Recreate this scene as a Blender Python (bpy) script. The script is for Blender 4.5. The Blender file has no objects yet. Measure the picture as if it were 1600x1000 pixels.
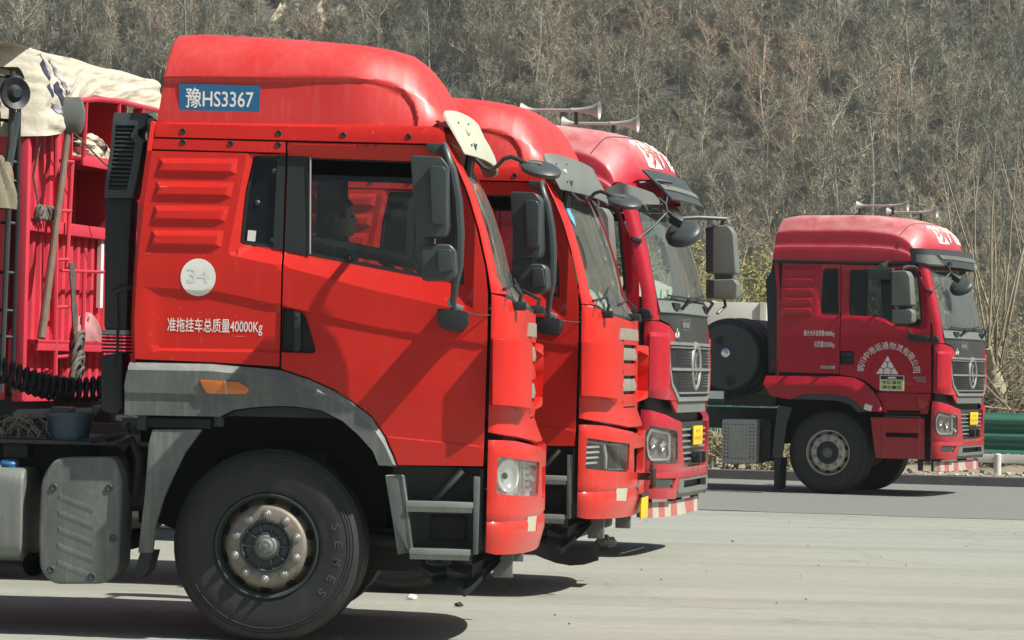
import bpy, bmesh, math, random
from mathutils import Vector, Matrix, Euler
from mathutils.geometry import delaunay_2d_cdt
R = math.radians
scene = bpy.context.scene
col = scene.collection

# ---------------------------------------------------------------- camera
PITCH, ROLL = math.atan(69 / 5333.0), R(1.3)
fwd = Vector((0, math.cos(PITCH), math.sin(PITCH)))
up0 = Vector((0, -math.sin(PITCH), math.cos(PITCH)))
right = Vector((1, 0, 0)) * math.cos(ROLL) + up0 * math.sin(ROLL)
upv = Vector((-1, 0, 0)) * math.sin(ROLL) + up0 * math.cos(ROLL)
cd = bpy.data.cameras.new('camera')
cam = bpy.data.objects.new('camera', cd)
col.objects.link(cam)
mw = Matrix((right, upv, -fwd)).transposed().to_4x4()
mw.translation = Vector((0, 0, 1.574))
cam.matrix_world = mw
cd.sensor_width = 36
cd.lens = 36 * 5333 / 1600
cd.clip_start = 0.5
cd.clip_end = 3000
scene.camera = cam

# ---------------------------------------------------------------- light
SUN = Vector((-.987, .36, -1.2)).normalized()          # the way the light travels
world = bpy.data.worlds.new('World')
scene.world = world
world.use_nodes = True
wn = world.node_tree
wn.nodes.clear()
sky = wn.nodes.new('ShaderNodeTexSky')
sky.sky_type = 'NISHITA'
sky.sun_disc = False
sky.sun_elevation = math.asin(-SUN.z)
sky.sun_rotation = math.atan2(-SUN.x, -SUN.y)
sky.air_density = 1.2
sky.dust_density = 2.0
bg = wn.nodes.new('ShaderNodeBackground')
bg.inputs['Strength'].default_value = 0.050
wo = wn.nodes.new('ShaderNodeOutputWorld')
wn.links.new(sky.outputs[0], bg.inputs[0])
wn.links.new(bg.outputs[0], wo.inputs[0])
sd = bpy.data.lights.new('sun', 'SUN')
sd.energy = 5.0
sd.angle = R(0.6)
sd.color = (1.0, 0.965, 0.895)
sun = bpy.data.objects.new('sun', sd)
sun.rotation_euler = SUN.to_track_quat('-Z', 'Y').to_euler()
sun.location = (20, -10, 40)
col.objects.link(sun)
scene.view_settings.view_transform = 'Standard'
scene.view_settings.look = 'None'
scene.view_settings.exposure = 0.45
scene.view_settings.gamma = 1.0
scene.view_settings.use_curve_mapping = False
scene.render.engine = 'CYCLES'
scene.cycles.max_bounces = 8
scene.cycles.transparent_max_bounces = 16
scene.cycles.use_denoising = True
# ---------------------------------------------------------------- helpers: meshes
class MB:
    """Collects shapes; build() links them as ONE mesh object."""
    def __init__(s):
        s.v, s.f = [], []
    def add(s, verts, faces):
        n = len(s.v)
        s.v += [tuple(p) for p in verts]
        s.f += [tuple(i + n for i in f) for f in faces]
        return s
    def box(s, c, d, rot=None):
        x, y, z = d[0] / 2, d[1] / 2, d[2] / 2
        P = [Vector((i * x, j * y, k * z)) for i in (-1, 1) for j in (-1, 1) for k in (-1, 1)]
        if rot:
            m = Euler(rot).to_matrix()
            P = [m @ p for p in P]
        P = [p + Vector(c) for p in P]
        return s.add(P, [(0, 1, 3, 2), (4, 6, 7, 5), (0, 4, 5, 1), (2, 3, 7, 6), (0, 2, 6, 4), (1, 5, 7, 3)])
    def prism(s, poly, a0, a1, axis='y'):
        """polygon in the other two axes (x,z / y,z / x,y) pushed from a0 to a1 along axis"""
        def P(p, a):
            return {'y': (p[0], a, p[1]), 'x': (a, p[0], p[1]), 'z': (p[0], p[1], a)}[axis]
        n = len(poly)
        area = sum(poly[i][0] * poly[(i + 1) % n][1] - poly[(i + 1) % n][0] * poly[i][1] for i in range(n))
        q = list(poly) if area > 0 else list(poly)[::-1]
        lo, hi = min(a0, a1), max(a0, a1)
        V = [P(p, lo) for p in q] + [P(p, hi) for p in q]
        F = [tuple(range(n)), tuple(range(2 * n - 1, n - 1, -1))]
        F += [(i + n, (i + 1) % n + n, (i + 1) % n, i) for i in range(n)]
        if axis in 'xz':
            F = [f[::-1] for f in F]
        return s.add(V, F)
    def tube(s, pts, r, n=8, cap=True):
        pts = [Vector(p) for p in pts]
        rs = r if isinstance(r, (list, tuple)) else [r] * len(pts)
        V, F = [], []
        prev = None
        for i, p in enumerate(pts):
            t = (pts[min(i + 1, len(pts) - 1)] - pts[max(i - 1, 0)])
            if t.length < 1e-9:
                t = Vector((0, 0, 1))
            t.normalize()
            if prev is None:
                a = Vector((0, 0, 1)) if abs(t.z) < .9 else Vector((1, 0, 0))
                u = t.cross(a).normalized()
            else:
                u = prev - t * prev.dot(t)
                u = u.normalized() if u.length > 1e-6 else t.orthogonal().normalized()
            prev = u
            w = t.cross(u)
            for k in range(n):
                g = 2 * math.pi * k / n
                V.append(p + (u * math.cos(g) + w * math.sin(g)) * rs[i])
        for i in range(len(pts) - 1):
            for k in range(n):
                a, b = i * n + k, i * n + (k + 1) % n
                F.append((a, b, b + n, a + n))
        if cap:
            F.append(tuple(range(n - 1, -1, -1)))
            F.append(tuple(range((len(pts) - 1) * n, len(pts) * n)))
        return s.add(V, F)
    def lathe(s, prof, c, axis, n=24, cap=False):
        """prof: (radius, height along axis) pairs"""
        ax = Vector(axis).normalized()
        u = ax.orthogonal().normalized()
        w = ax.cross(u)
        V, F = [], []
        for r, h in prof:
            for k in range(n):
                g = 2 * math.pi * k / n
                V.append(Vector(c) + ax * h + (u * math.cos(g) + w * math.sin(g)) * r)
        for i in range(len(prof) - 1):
            for k in range(n):
                a, b = i * n + k, i * n + (k + 1) % n
                F.append((a, b, b + n, a + n))
        if cap:
            F.append(tuple(range(n - 1, -1, -1)))
            F.append(tuple(range((len(prof) - 1) * n, len(prof) * n)))
        return s.add(V, F)
    def grid(s, rows, closed=False):
        m = len(rows[0])
        V = [p for r in rows for p in r]
        F = []
        for i in range(len(rows) - 1):
            for k in range(m if closed else m - 1):
                a, b = i * m + k, i * m + (k + 1) % m
                F.append((a, b, b + m, a + m))
        return s.add(V, F)
    def sphere(s, c, r, nu=16, nv=10):
        r = r if isinstance(r, (tuple, list)) else (r, r, r)
        rows = []
        for i in range(nv + 1):
            t = math.pi * i / nv
            rows.append([(c[0] + r[0] * math.sin(t) * math.cos(2 * math.pi * k / nu), c[1] + r[1] * math.sin(t) * math.sin(2 * math.pi * k / nu), c[2] - r[2] * math.cos(t)) for k in range(nu)])
        return s.grid(rows, True)
    def mirror_y(s):
        o = MB()
        o.v = [(x, -y, z) for x, y, z in s.v]
        o.f = [f[::-1] for f in s.f]
        return o
    def mesh(s, name, mat, smooth=35, bev=0, seg=2, merge=True):
        me = bpy.data.meshes.new(name)
        me.from_pydata(s.v, [], s.f)
        if bev or merge:
            bm = bmesh.new()
            bm.from_mesh(me)
            if merge:
                bmesh.ops.remove_doubles(bm, verts=bm.verts, dist=1e-5)
            if bev:
                bmesh.ops.recalc_face_normals(bm, faces=bm.faces)
                ed = [e for e in bm.edges if len(e.link_faces) == 2 and e.calc_face_angle(0) > R(30)]
                bmesh.ops.bevel(bm, geom=ed, offset=bev, segments=seg, profile=.6, affect='EDGES', clamp_overlap=True)
            bm.to_mesh(me)
            bm.free()
        me.update()
        if smooth:
            me.polygons.foreach_set('use_smooth', [True] * len(me.polygons))
            me.set_sharp_from_angle(angle=R(smooth))
        for m in (mat if isinstance(mat, (list, tuple)) else [mat]):
            me.materials.append(m)
        return me
    def build(s, name, mat, parent=None, **k):
        return link(name, s.mesh(name, mat, **k), parent)

def link(name, me, parent=None):
    o = bpy.data.objects.new(name, me)
    col.objects.link(o)
    o.parent = parent
    return o

def thing(name, label, cat, loc=(0, 0, 0), rz=0.0, group=None, rot=None):
    o = bpy.data.objects.new(name, None)
    o.empty_display_size = .2
    col.objects.link(o)
    o.location = loc
    o.rotation_euler = rot if rot else (0, 0, rz)
    return tag(o, label, cat, group)

def tag(o, label, cat, group=None, kind=None):
    if label:
        o['label'] = label
    if cat:
        o['category'] = cat
    if group:
        o['group'] = group
    if kind:
        o['kind'] = kind
    return o

def lerp(x, X, Y):
    if x <= X[0]:
        return Y[0]
    for i in range(len(X) - 1):
        if x <= X[i + 1]:
            return Y[i] + (Y[i + 1] - Y[i]) * (x - X[i]) / (X[i + 1] - X[i] + 1e-12)
    return Y[-1]
def pl(x, pts):
    return lerp(x, [p[0] for p in pts], [p[1] for p in pts])
def clamp(v, a=0.0, b=1.0):
    return max(a, min(b, v))
def pip(p, poly):
    x, y = p
    c = False
    n = len(poly)
    for i in range(n):
        (x1, y1), (x2, y2) = poly[i], poly[i - 1]
        if (y1 > y) != (y2 > y) and x < (x2 - x1) * (y - y1) / (y2 - y1) + x1:
            c = not c
    return c
def dens(poly, h, closed=True):
    out = []
    n = len(poly)
    for i in range(n if closed else n - 1):
        a, b = poly[i], poly[(i + 1) % n]
        k = max(1, int(math.ceil(math.hypot(b[0] - a[0], b[1] - a[1]) / h)))
        out += [(a[0] + (b[0] - a[0]) * j / k, a[1] + (b[1] - a[1]) * j / k) for j in range(k)]
    if not closed:
        out.append(poly[-1])
    return out
def rounded(poly, r, seg=4):
    """round the corners of a polygon"""
    out = []
    n = len(poly)
    for i in range(n):
        p, a, b = Vector(poly[i]), Vector(poly[i - 1]), Vector(poly[(i + 1) % n])
        da, db = (a - p), (b - p)
        q = min(r, da.length * .45, db.length * .45)
        A, B = p + da.normalized() * q, p + db.normalized() * q
        for k in range(seg + 1):
            t = k / seg
            out.append(tuple(A * (1 - t) ** 2 + p * 2 * t * (1 - t) + B * t * t))
    return out

def panel(poly, surf, holes=(), lines=(), h=.05, depth=.02, off=0.0, back=False):
    """sheet cut to poly (with holes) on surf(a,b)->Vector, edges turned in by depth. Returns an MB."""
    loops = [dens(poly, h)] + [dens(q, h) for q in holes]
    V, E = [], []
    for lp in loops:
        n = len(V)
        V += lp
        E += [(n + i, n + (i + 1) % len(lp)) for i in range(len(lp))]
    nb = len(V)
    for ln in lines:
        q = [p for p in dens(ln, h, False) if pip(p, poly) and not any(pip(p, hh) for hh in holes)]
        n = len(V)
        V += q
        E += [(n + i, n + i + 1) for i in range(len(q) - 1) if math.hypot(q[i][0] - q[i + 1][0], q[i][1] - q[i + 1][1]) < 1.5 * h]
    xs, ys = [p[0] for p in poly], [p[1] for p in poly]
    cell = {}
    for p in V:
        cell.setdefault((int(p[0] // h), int(p[1] // h)), []).append(p)
    y = min(ys) + h * .5
    r = 0
    while y < max(ys):
        x = min(xs) + h * (.5 if r % 2 else 1.0)
        while x < max(xs):
            i, j = int(x // h), int(y // h)
            ok = all((p[0] - x) ** 2 + (p[1] - y) ** 2 > (h * .4) ** 2 for a in (-1, 0, 1) for b in (-1, 0, 1) for p in cell.get((i + a, j + b), ()))
            if ok and pip((x, y), poly) and not any(pip((x, y), hh) for hh in holes):
                V.append((x, y))
            x += h
        y += h * .9
        r += 1
    ov, oe, of, vi, ei, fi = delaunay_2d_cdt([Vector(p) for p in V], E, [], 0, 1e-6)
    S, N = [], []
    e = 1e-3
    for p in ov:
        a, b = p
        P0 = surf(a, b)
        n = (surf(a + e, b) - surf(a - e, b)).cross(surf(a, b + e) - surf(a, b - e))
        n = n.normalized() if n.length > 1e-12 else Vector((0, -1, 0))
        N.append(n)
        S.append(P0 + n * off)
    F = []
    for t in of:
        c = ((ov[t[0]][0] + ov[t[1]][0] + ov[t[2]][0]) / 3, (ov[t[0]][1] + ov[t[1]][1] + ov[t[2]][1]) / 3)
        if pip(c, poly) and not any(pip(c, hh) for hh in holes):
            ar = (ov[t[1]] - ov[t[0]]).cross(ov[t[2]] - ov[t[0]])
            F.append(tuple(t) if ar > 0 else tuple(t)[::-1])
    m = MB()
    m.add(S, F)
    cnt = {}
    for f in F:
        for i in range(3):
            a, b = f[i], f[(i + 1) % 3]
            cnt[(a, b)] = cnt.get((a, b), 0) + 1
    bd = [(a, b) for (a, b) in cnt if (b, a) not in cnt]
    if depth:
        ids = {}
        for a, b in bd:
            for q in (a, b):
                if q not in ids:
                    ids[q] = len(m.v)
                    m.v.append(tuple(S[q] - N[q] * depth))
        m.f += [(b, a, ids[a], ids[b]) for a, b in bd]
        if back:
            base = {q: i for q, i in ids.items()}
            n0 = len(m.v)
            remap = {}
            for f in F:
                for q in f:
                    if q not in base and q not in remap:
                        remap[q] = len(m.v)
                        m.v.append(tuple(S[q] - N[q] * depth))
            g = lambda q: base.get(q, remap.get(q))
            m.f += [tuple(g(q) for q in f)[::-1] for f in F]
    return m

def text_mb(s, size, bold=0.0, sx=1.0, align='LEFT', res=3):
    """flat letters in x,z (y=0), base line at z=0"""
    cu = bpy.data.curves.new('t', 'FONT')
    cu.body = s
    cu.size = size
    cu.offset = bold
    cu.resolution_u = res
    cu.align_x = align
    o = bpy.data.objects.new('t', cu)
    col.objects.link(o)
    bpy.context.view_layer.update()
    me = bpy.data.meshes.new_from_object(o.evaluated_get(bpy.context.evaluated_depsgraph_get()))
    m = MB()
    m.add([(v.co.x * sx, 0, v.co.y) for v in me.vertices], [tuple(p.vertices) for p in me.polygons])
    bpy.data.objects.remove(o)
    bpy.data.meshes.remove(me)
    bpy.data.curves.remove(cu)
    return m
def fit_text(s, x0, x1, z0, z1, bold=0.0):
    """letters stretched to fill a rectangle"""
    m = text_mb(s, 1.0, bold)
    xs, zs = [p[0] for p in m.v], [p[2] for p in m.v]
    a, b, c, d = min(xs), max(xs), min(zs), max(zs)
    m.v = [(x0 + (p[0] - a) / (b - a) * (x1 - x0), 0, z0 + (p[2] - c) / (d - c) * (z1 - z0)) for p in m.v]
    return m
def on_side(m, wfun, lift=.003):
    m.v = [(x, -wfun(x, z) - lift, z) for x, y, z in m.v]
    return m

# ---------------------------------------------------------------- helpers: materials
def NT(name):
    m = bpy.data.materials.new(name)
    m.use_nodes = True
    nt = m.node_tree
    b = nt.nodes['Principled BSDF']
    return m, nt, b
def nd(nt, t, **k):
    n = nt.nodes.new(t)
    for a, v in k.items():
        if a in n.inputs:
            n.inputs[a].default_value = v
        else:
            setattr(n, a, v)
    return n
def coords(nt, scale=(1, 1, 1), what='Object'):
    tc = nd(nt, 'ShaderNodeTexCoord')
    mp = nd(nt, 'ShaderNodeMapping')
    mp.inputs['Scale'].default_value = scale
    nt.links.new(tc.outputs[what], mp.inputs[0])
    return mp.outputs[0]
def noise(nt, vec, scale, detail=4, rough=.6):
    n = nd(nt, 'ShaderNodeTexNoise', Scale=scale, Detail=detail, Roughness=rough)
    nt.links.new(vec, n.inputs['Vector'])
    return n.outputs['Fac']
def ramp(nt, fac, stops):
    r = nd(nt, 'ShaderNodeValToRGB')
    e = r.color_ramp.elements
    while len(e) < len(stops):
        e.new(.5)
    for i, (p, c) in enumerate(stops):
        e[i].position = p
        e[i].color = (*c, 1) if len(c) == 3 else c
    nt.links.new(fac, r.inputs[0])
    return r.outputs[0]
def mix(nt, fac, a, b, mode='MIX'):
    m = nd(nt, 'ShaderNodeMix', data_type='RGBA', blend_type=mode)
    for s, v in ((m.inputs[0], fac), (m.inputs[6], a), (m.inputs[7], b)):
        if isinstance(v, (int, float)):
            s.default_value = v
        elif isinstance(v, (tuple, list)):
            s.default_value = (*v, 1) if len(v) == 3 else v
        else:
            nt.links.new(v, s)
    return m.outputs[2]
def math_(nt, op, a, b=0.0, cl=False):
    m = nd(nt, 'ShaderNodeMath', operation=op, use_clamp=cl)
    for s, v in ((m.inputs[0], a), (m.inputs[1], b)):
        if isinstance(v, (int, float)):
            s.default_value = v
        else:
            nt.links.new(v, s)
    return m.outputs[0]
def mat(name, base, rough=.5, metal=0.0, var=.2, scale=5.0, dust=0.0, dustc=(.42, .38, .31), streak=0.0, bump=0.0, bscale=40.0, coat=0.0, spec=.5, speck=0.0, bevel=0.0, dlo=-.1, grime=0.0, scratch=0.0):
    m, nt, b = NT(name)
    v = coords(nt)
    c = mix(nt, math_(nt, 'MULTIPLY', noise(nt, v, scale), 1.0), [x * (1 - var) for x in base], [min(1, x * (1 + var)) for x in base])
    rr = rough
    if streak:
        vs = coords(nt, (9, 9, .7))
        sfac = math_(nt, 'MULTIPLY', ramp(nt, noise(nt, vs, 3.0, 5, .7), [(.5, (0, 0, 0)), (.75, (1, 1, 1))]), streak)
        c = mix(nt, sfac, c, dustc)
    if dust:
        ge = nd(nt, 'ShaderNodeNewGeometry')
        sp = nd(nt, 'ShaderNodeSeparateXYZ')
        nt.links.new(ge.outputs['Normal'], sp.inputs[0])
        upf = nd(nt, 'ShaderNodeMapRange')
        upf.inputs[1].default_value = dlo
        upf.inputs[2].default_value = 1.0
        upf.inputs[3].default_value = .25 if dlo < 0 else .05
        nt.links.new(sp.outputs[2], upf.inputs[0])
        n2 = ramp(nt, noise(nt, v, 3.0, 8, .7), [(.3, (.25, .25, .25)), (.7, (1, 1, 1))])
        fac = math_(nt, 'MULTIPLY', math_(nt, 'MULTIPLY', upf.outputs[0], n2), dust, True)
        c = mix(nt, fac, c, dustc)
        rr = math_(nt, 'ADD', math_(nt, 'MULTIPLY', fac, .6), rough, True)
    if grime:
        tc = nd(nt, 'ShaderNodeTexCoord')
        sx = nd(nt, 'ShaderNodeSeparateXYZ')
        nt.links.new(tc.outputs['Object'], sx.inputs[0])
        low = nd(nt, 'ShaderNodeMapRange')
        low.inputs[1].default_value = 1.45
        low.inputs[2].default_value = .45
        nt.links.new(sx.outputs[2], low.inputs[0])
        gn = ramp(nt, noise(nt, coords(nt, (2, 2, 1)), 4.0, 8, .72), [(.35, (.15, .15, .15)), (.7, (1, 1, 1))])
        c = mix(nt, math_(nt, 'MULTIPLY', math_(nt, 'MULTIPLY', low.outputs[0], gn), grime), c, (.16, .13, .10))
    if scratch:
        sc = ramp(nt, noise(nt, coords(nt, (1.2, 1.2, 55)), 2.2, 3, .5), [(.735, (0, 0, 0)), (.745, (1, 1, 1))])
        pt_ = ramp(nt, noise(nt, v, 2.0, 2, .5), [(.52, (0, 0, 0)), (.6, (1, 1, 1))])
        c = mix(nt, math_(nt, 'MULTIPLY', math_(nt, 'MULTIPLY', sc, pt_), scratch), c, (.62, .5, .46))
    if speck:
        n3 = ramp(nt, noise(nt, v, 38.0, 2, .5), [(.70, (0, 0, 0)), (.74, (1, 1, 1))])
        c = mix(nt, math_(nt, 'MULTIPLY', n3, speck), c, dustc)
    nt.links.new(c, b.inputs['Base Color'])
    if isinstance(rr, float):
        b.inputs['Roughness'].default_value = rr
    else:
        nt.links.new(rr, b.inputs['Roughness'])
    b.inputs['Metallic'].default_value = metal
    b.inputs['Specular IOR Level'].default_value = spec
    b.inputs['Coat Weight'].default_value = coat
    b.inputs['Coat Roughness'].default_value = .12
    nrm = None
    if bevel:
        bv = nd(nt, 'ShaderNodeBevel', samples=3)
        bv.inputs['Radius'].default_value = bevel
        nrm = bv.outputs[0]
    if bump:
        bp = nd(nt, 'ShaderNodeBump', Strength=bump, Distance=.01)
        nt.links.new(noise(nt, v, bscale, 5, .65), bp.inputs['Height'])
        if nrm:
            nt.links.new(nrm, bp.inputs['Normal'])
        nrm = bp.outputs[0]
    if nrm:
        nt.links.new(nrm, b.inputs['Normal'])
    return m
def glass(name, tint, dirt=.06, dirtc=(.4, .42, .38), rough=.02, refl=1.0):
    m, nt, b = NT(name)
    nt.nodes.remove(b)
    out = nt.nodes['Material Output']
    tr = nd(nt, 'ShaderNodeBsdfTransparent')
    tr.inputs[0].default_value = (*tint, 1)
    gl = nd(nt, 'ShaderNodeBsdfGlossy', Roughness=rough)
    gl.inputs[0].default_value = (.9, .95, .95, 1)
    fr = nd(nt, 'ShaderNodeFresnel', IOR=1.45)
    m1 = nd(nt, 'ShaderNodeMixShader')
    nt.links.new(math_(nt, 'MULTIPLY', fr.outputs[0], refl, True), m1.inputs[0])
    nt.links.new(tr.outputs[0], m1.inputs[1])
    nt.links.new(gl.outputs[0], m1.inputs[2])
    df = nd(nt, 'ShaderNodeBsdfDiffuse')
    df.inputs[0].default_value = (*dirtc, 1)
    m2 = nd(nt, 'ShaderNodeMixShader')
    nt.links.new(math_(nt, 'MULTIPLY', ramp(nt, noise(nt, coords(nt, (2, 2, 1)), 2.5, 6, .65), [(.25, (.4, .4, .4)), (.75, (1, 1, 1))]), dirt), m2.inputs[0])
    nt.links.new(m1.outputs[0], m2.inputs[1])
    nt.links.new(df.outputs[0], m2.inputs[2])
    nt.links.new(m2.outputs[0], out.inputs[0])
    return m

MT = {}
MT['redA'] = mat('red_paint', (.58, .017, .011), .30, var=.14, scale=1.5, dust=.03, dustc=(.55, .36, .30), streak=.03, coat=.14, spec=.3, speck=.2, bevel=.005, grime=.30, scratch=.7)
MT['redAroof'] = mat('pale_tinted_red_paint', (.60, .016, .014), .40, var=.14, scale=1.5, dust=.16, dustc=(.66, .42, .38), streak=.10, coat=.15)  # red with a pinkish tint, stronger on upward faces
MT['redB'] = mat('crimson_paint', (.43, .002, .018), .27, var=.12, scale=1.2, dust=.03, dustc=(.55, .40, .36), streak=.03, coat=.3, bevel=.004, grime=.28, scratch=.4)
MT['redBroof'] = mat('dusty_crimson_paint', (.45, .005, .026), .38, var=.12, scale=1.5, dust=.85, dlo=.25, dustc=(.66, .48, .44), streak=.05, coat=.2)
MT['black'] = mat('black_plastic', (.010, .015, .017), .5, var=.3, dust=.10, dustc=(.20, .22, .21))
MT['greyp'] = mat('dark_grey_plastic', (.030, .042, .043), .36, var=.3, dust=.20, dustc=(.28, .31, .29), bevel=.004)
MT['greyf'] = mat('weathered_grey_plastic', (.055, .070, .070), .5, var=.35, scale=5, dust=.62, dustc=(.56, .56, .51), streak=.16, bump=.15)  # upward faces paled: dust, plus the arch edge's sunlight painted in
MT['greyB'] = mat('pale_grey_plastic', (.12, .135, .122), .5, var=.2, dust=.28, dustc=(.40, .41, .36), bevel=.004)
MT['rubber'] = mat('tyre_rubber', (.015, .018, .019), .66, var=.5, scale=7, dust=.15, dustc=(.19, .19, .16), streak=.08, bump=.15)
MT['steel'] = mat('dusty_wheel_steel', (.215, .190, .155), .55, .35, var=.6, scale=16, dust=.35, dustc=(.40, .33, .24), streak=.25, bump=.2, bscale=60)
MT['steelB'] = mat('grey_wheel_steel', (.50, .47, .41), .5, .35, var=.35, scale=14, dust=.2)
MT['metal'] = mat('bright_metal', (.62, .62, .58), .32, .9, var=.2, scale=20)
MT['alum'] = mat('dirty_aluminium', (.30, .32, .305), .45, .55, var=.3, scale=6, dust=.3, streak=.25)
MT['dark'] = mat('greasy_black_steel', (.012, .014, .015), .6, var=.5, scale=9, dust=.12, dustc=(.12, .12, .10))
MT['frame'] = mat('chassis_paint', (.028, .042, .043), .6, var=.4, scale=8, dust=.22, dustc=(.22, .22, .19))
MT['inside'] = mat('cab_lining', (.035, .04, .04), .8, var=.2)
MT['insideL'] = mat('grey_cab_lining', (.12, .13, .13), .8, var=.2)
MT['white'] = mat('white_print', (.78, .78, .74), .5, var=.12, scale=9)
MT['blue'] = mat('blue_sticker', (.02, .13, .27), .4, var=.1)
MT['amber'] = mat('amber_lens', (.62, .16, .03), .2, var=.15, coat=.6)
MT['cream'] = mat('primed_plastic', (.46, .47, .37), .55, var=.1, scale=5, dust=.1, speck=.1)
MT['lens'] = mat('fog_lens', (.52, .50, .36), .25, var=.2, scale=20, coat=.5)
MT['chrome'] = mat('chrome', (.75, .76, .74), .18, 1.0, var=.15, scale=25)
MT['yellow'] = mat('yellow_plate', (.78, .50, .01), .45, var=.08)
MT['greenY'] = mat('pale_yellow_sticker', (.66, .70, .30), .5, var=.05)
MT['glassA'] = glass('cab_glass', (.74, .82, .80), .05)
MT['glassD'] = glass('dark_cab_glass', (.16, .20, .20), .05, (.2, .24, .24))
MT['glassW'] = glass('windscreen_glass', (.66, .74, .70), .17, (.52, .55, .48))
MT['lampg'] = glass('lamp_cover', (.96, .97, .96), .04, (.8, .8, .75), refl=.8)
MT['rope'] = mat('old_rope', (.14, .13, .11), .9, var=.5, scale=30)
MT['wood'] = mat('worn_handle', (.16, .11, .075), .7, var=.4, scale=12, streak=.2)
MT['reflect'] = mat('lamp_silver', (.92, .93, .90), .22, .15, var=.06, scale=30, coat=.5)
MT['liner'] = mat('unlit_rubber_liner', (.006, .008, .009), .9, var=.3)  # near-black colour carries the deep shade inside the wheel arch
MT['boxm'] = mat('weathered_sheet_metal', (.38, .38, .335), .55, .1, var=.25, scale=5, dust=.3, streak=.25, dustc=(.42, .40, .34))
MT['gblack'] = mat('grille_black', (.008, .009, .010), .6, var=.3)
MT['tankm'] = mat('dull_tank_metal', (.15, .165, .155), .45, .3, var=.3, scale=5, dust=.45, dustc=(.44, .44, .38), streak=.25)
MT['slatm'] = mat('grimy_silver_trim', (.26, .23, .18), .6, .2, var=.6, scale=22, dust=.3, streak=.3)
# ---------------------------------------------------------------- setting: ground, road, kerb
RY = R(10)                                             # the lot, the road and its rail run 10 degrees off the picture plane
RE, RN = Vector((math.cos(RY), -math.sin(RY), 0)), Vector((math.sin(RY), math.cos(RY), 0))
def road(e, n, z=0.0):
    return RE * e + RN * n + Vector((0, 0, z))

def ground_mat():
    m, nt, b = NT('lot_concrete')
    v = coords(nt, (1, 1, 1))
    base = mix(nt, noise(nt, v, .35, 6, .6), (.285, .298, .250), (.372, .385, .325))
    fine = mix(nt, .35, base, ramp(nt, noise(nt, v, 9, 6, .7), [(.3, (.195, .205, .172)), (.7, (.40, .41, .35))]))
    rot = nd(nt, 'ShaderNodeTexCoord')
    mp = nd(nt, 'ShaderNodeMapping')
    mp.inputs['Rotation'].default_value = (0, 0, R(12))
    mp.inputs['Scale'].default_value = (.07, .62, 1)
    nt.links.new(rot.outputs['Object'], mp.inputs[0])
    st = ramp(nt, noise(nt, mp.outputs[0], 1.6, 5, .62), [(.46, (0, 0, 0)), (.74, (1, 1, 1))])
    mp2 = nd(nt, 'ShaderNodeMapping')
    mp2.inputs['Rotation'].default_value = (0, 0, R(-24))
    mp2.inputs['Scale'].default_value = (.10, .9, 1)
    nt.links.new(rot.outputs['Object'], mp2.inputs[0])
    st2 = ramp(nt, noise(nt, mp2.outputs[0], 1.3, 5, .6), [(.55, (0, 0, 0)), (.75, (1, 1, 1))])
    c = mix(nt, math_(nt, 'MULTIPLY', st, .50), fine, (.185, .172, .128))
    c = mix(nt, math_(nt, 'MULTIPLY', st2, .35), c, (.17, .168, .14))
    sp = ramp(nt, noise(nt, v, 2.3, 3, .5), [(.68, (0, 0, 0)), (.76, (1, 1, 1))])
    c = mix(nt, math_(nt, 'MULTIPLY', sp, .4), c, (.12, .125, .105))
    # fine cracks and oil drips
    vo = nd(nt, 'ShaderNodeTexVoronoi', feature='DISTANCE_TO_EDGE', Scale=.22)
    wv = nd(nt, 'ShaderNodeVectorMath', operation='ADD')
    nz = nd(nt, 'ShaderNodeTexNoise', Scale=1.2, Detail=5.0)
    nt.links.new(v, nz.inputs['Vector'])
    nt.links.new(v, wv.inputs[0])
    nt.links.new(nz.outputs['Color'], wv.inputs[1])
    nt.links.new(wv.outputs[0], vo.inputs['Vector'])
    ck = ramp(nt, vo.outputs['Distance'], [(.0, (1, 1, 1)), (.006, (0, 0, 0))])
    c = mix(nt, math_(nt, 'MULTIPLY', ck, .22), c, (.07, .07, .06))
    oil = ramp(nt, noise(nt, v, 1.1, 2, .4), [(.72, (0, 0, 0)), (.80, (1, 1, 1))])
    c = mix(nt, math_(nt, 'MULTIPLY', oil, .4), c, (.08, .08, .07))
    nt.links.new(c, b.inputs['Base Color'])
    b.inputs['Roughness'].default_value = .8
    bp = nd(nt, 'ShaderNodeBump', Strength=.25, Distance=.01)
    nt.links.new(noise(nt, v, 25, 6, .7), bp.inputs['Height'])
    nt.links.new(bp.outputs[0], b.inputs['Normal'])
    return m
def sheet(name, e0, e1, n0, n1, z, m):
    o = MB().add([road(e0, n0, z), road(e1, n0, z), road(e1, n1, z), road(e0, n1, z)], [(0, 1, 2, 3)]).build(name, m, smooth=0)
    o['kind'] = 'structure'
    return o
MT['soil'] = mat('dry_soil', (.20, .165, .115), .9, var=.5, scale=2.0, bump=.6, bscale=12)
MT['asphalt'] = mat('worn_asphalt', (.185, .192, .174), .85, var=.55, scale=22, bump=.9, bscale=45, dust=.25, dustc=(.25, .25, .22), speck=.25)
MT['kerb'] = mat('kerb_concrete', (.10, .105, .10), .85, var=.35, scale=6, bump=.3)
g = MB().add([(-1500, -60, -.01), (1500, -60, -.01), (1500, 2500, -.01), (-1500, 2500, -.01)], [(0, 1, 2, 3)]).build('ground', MT['soil'], smooth=0)
g['kind'] = 'structure'
sheet('parking_lot', -90, 90, -40, 37.74, .0, ground_mat())
er = random.Random(14)
edge = [(-140, 37.74)] + [(-30 + i * .35, 37.74 + er.uniform(-.10, .10) + .12 * math.sin(i * .21)) for i in range(170)] + [(140, 37.74)]
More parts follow.
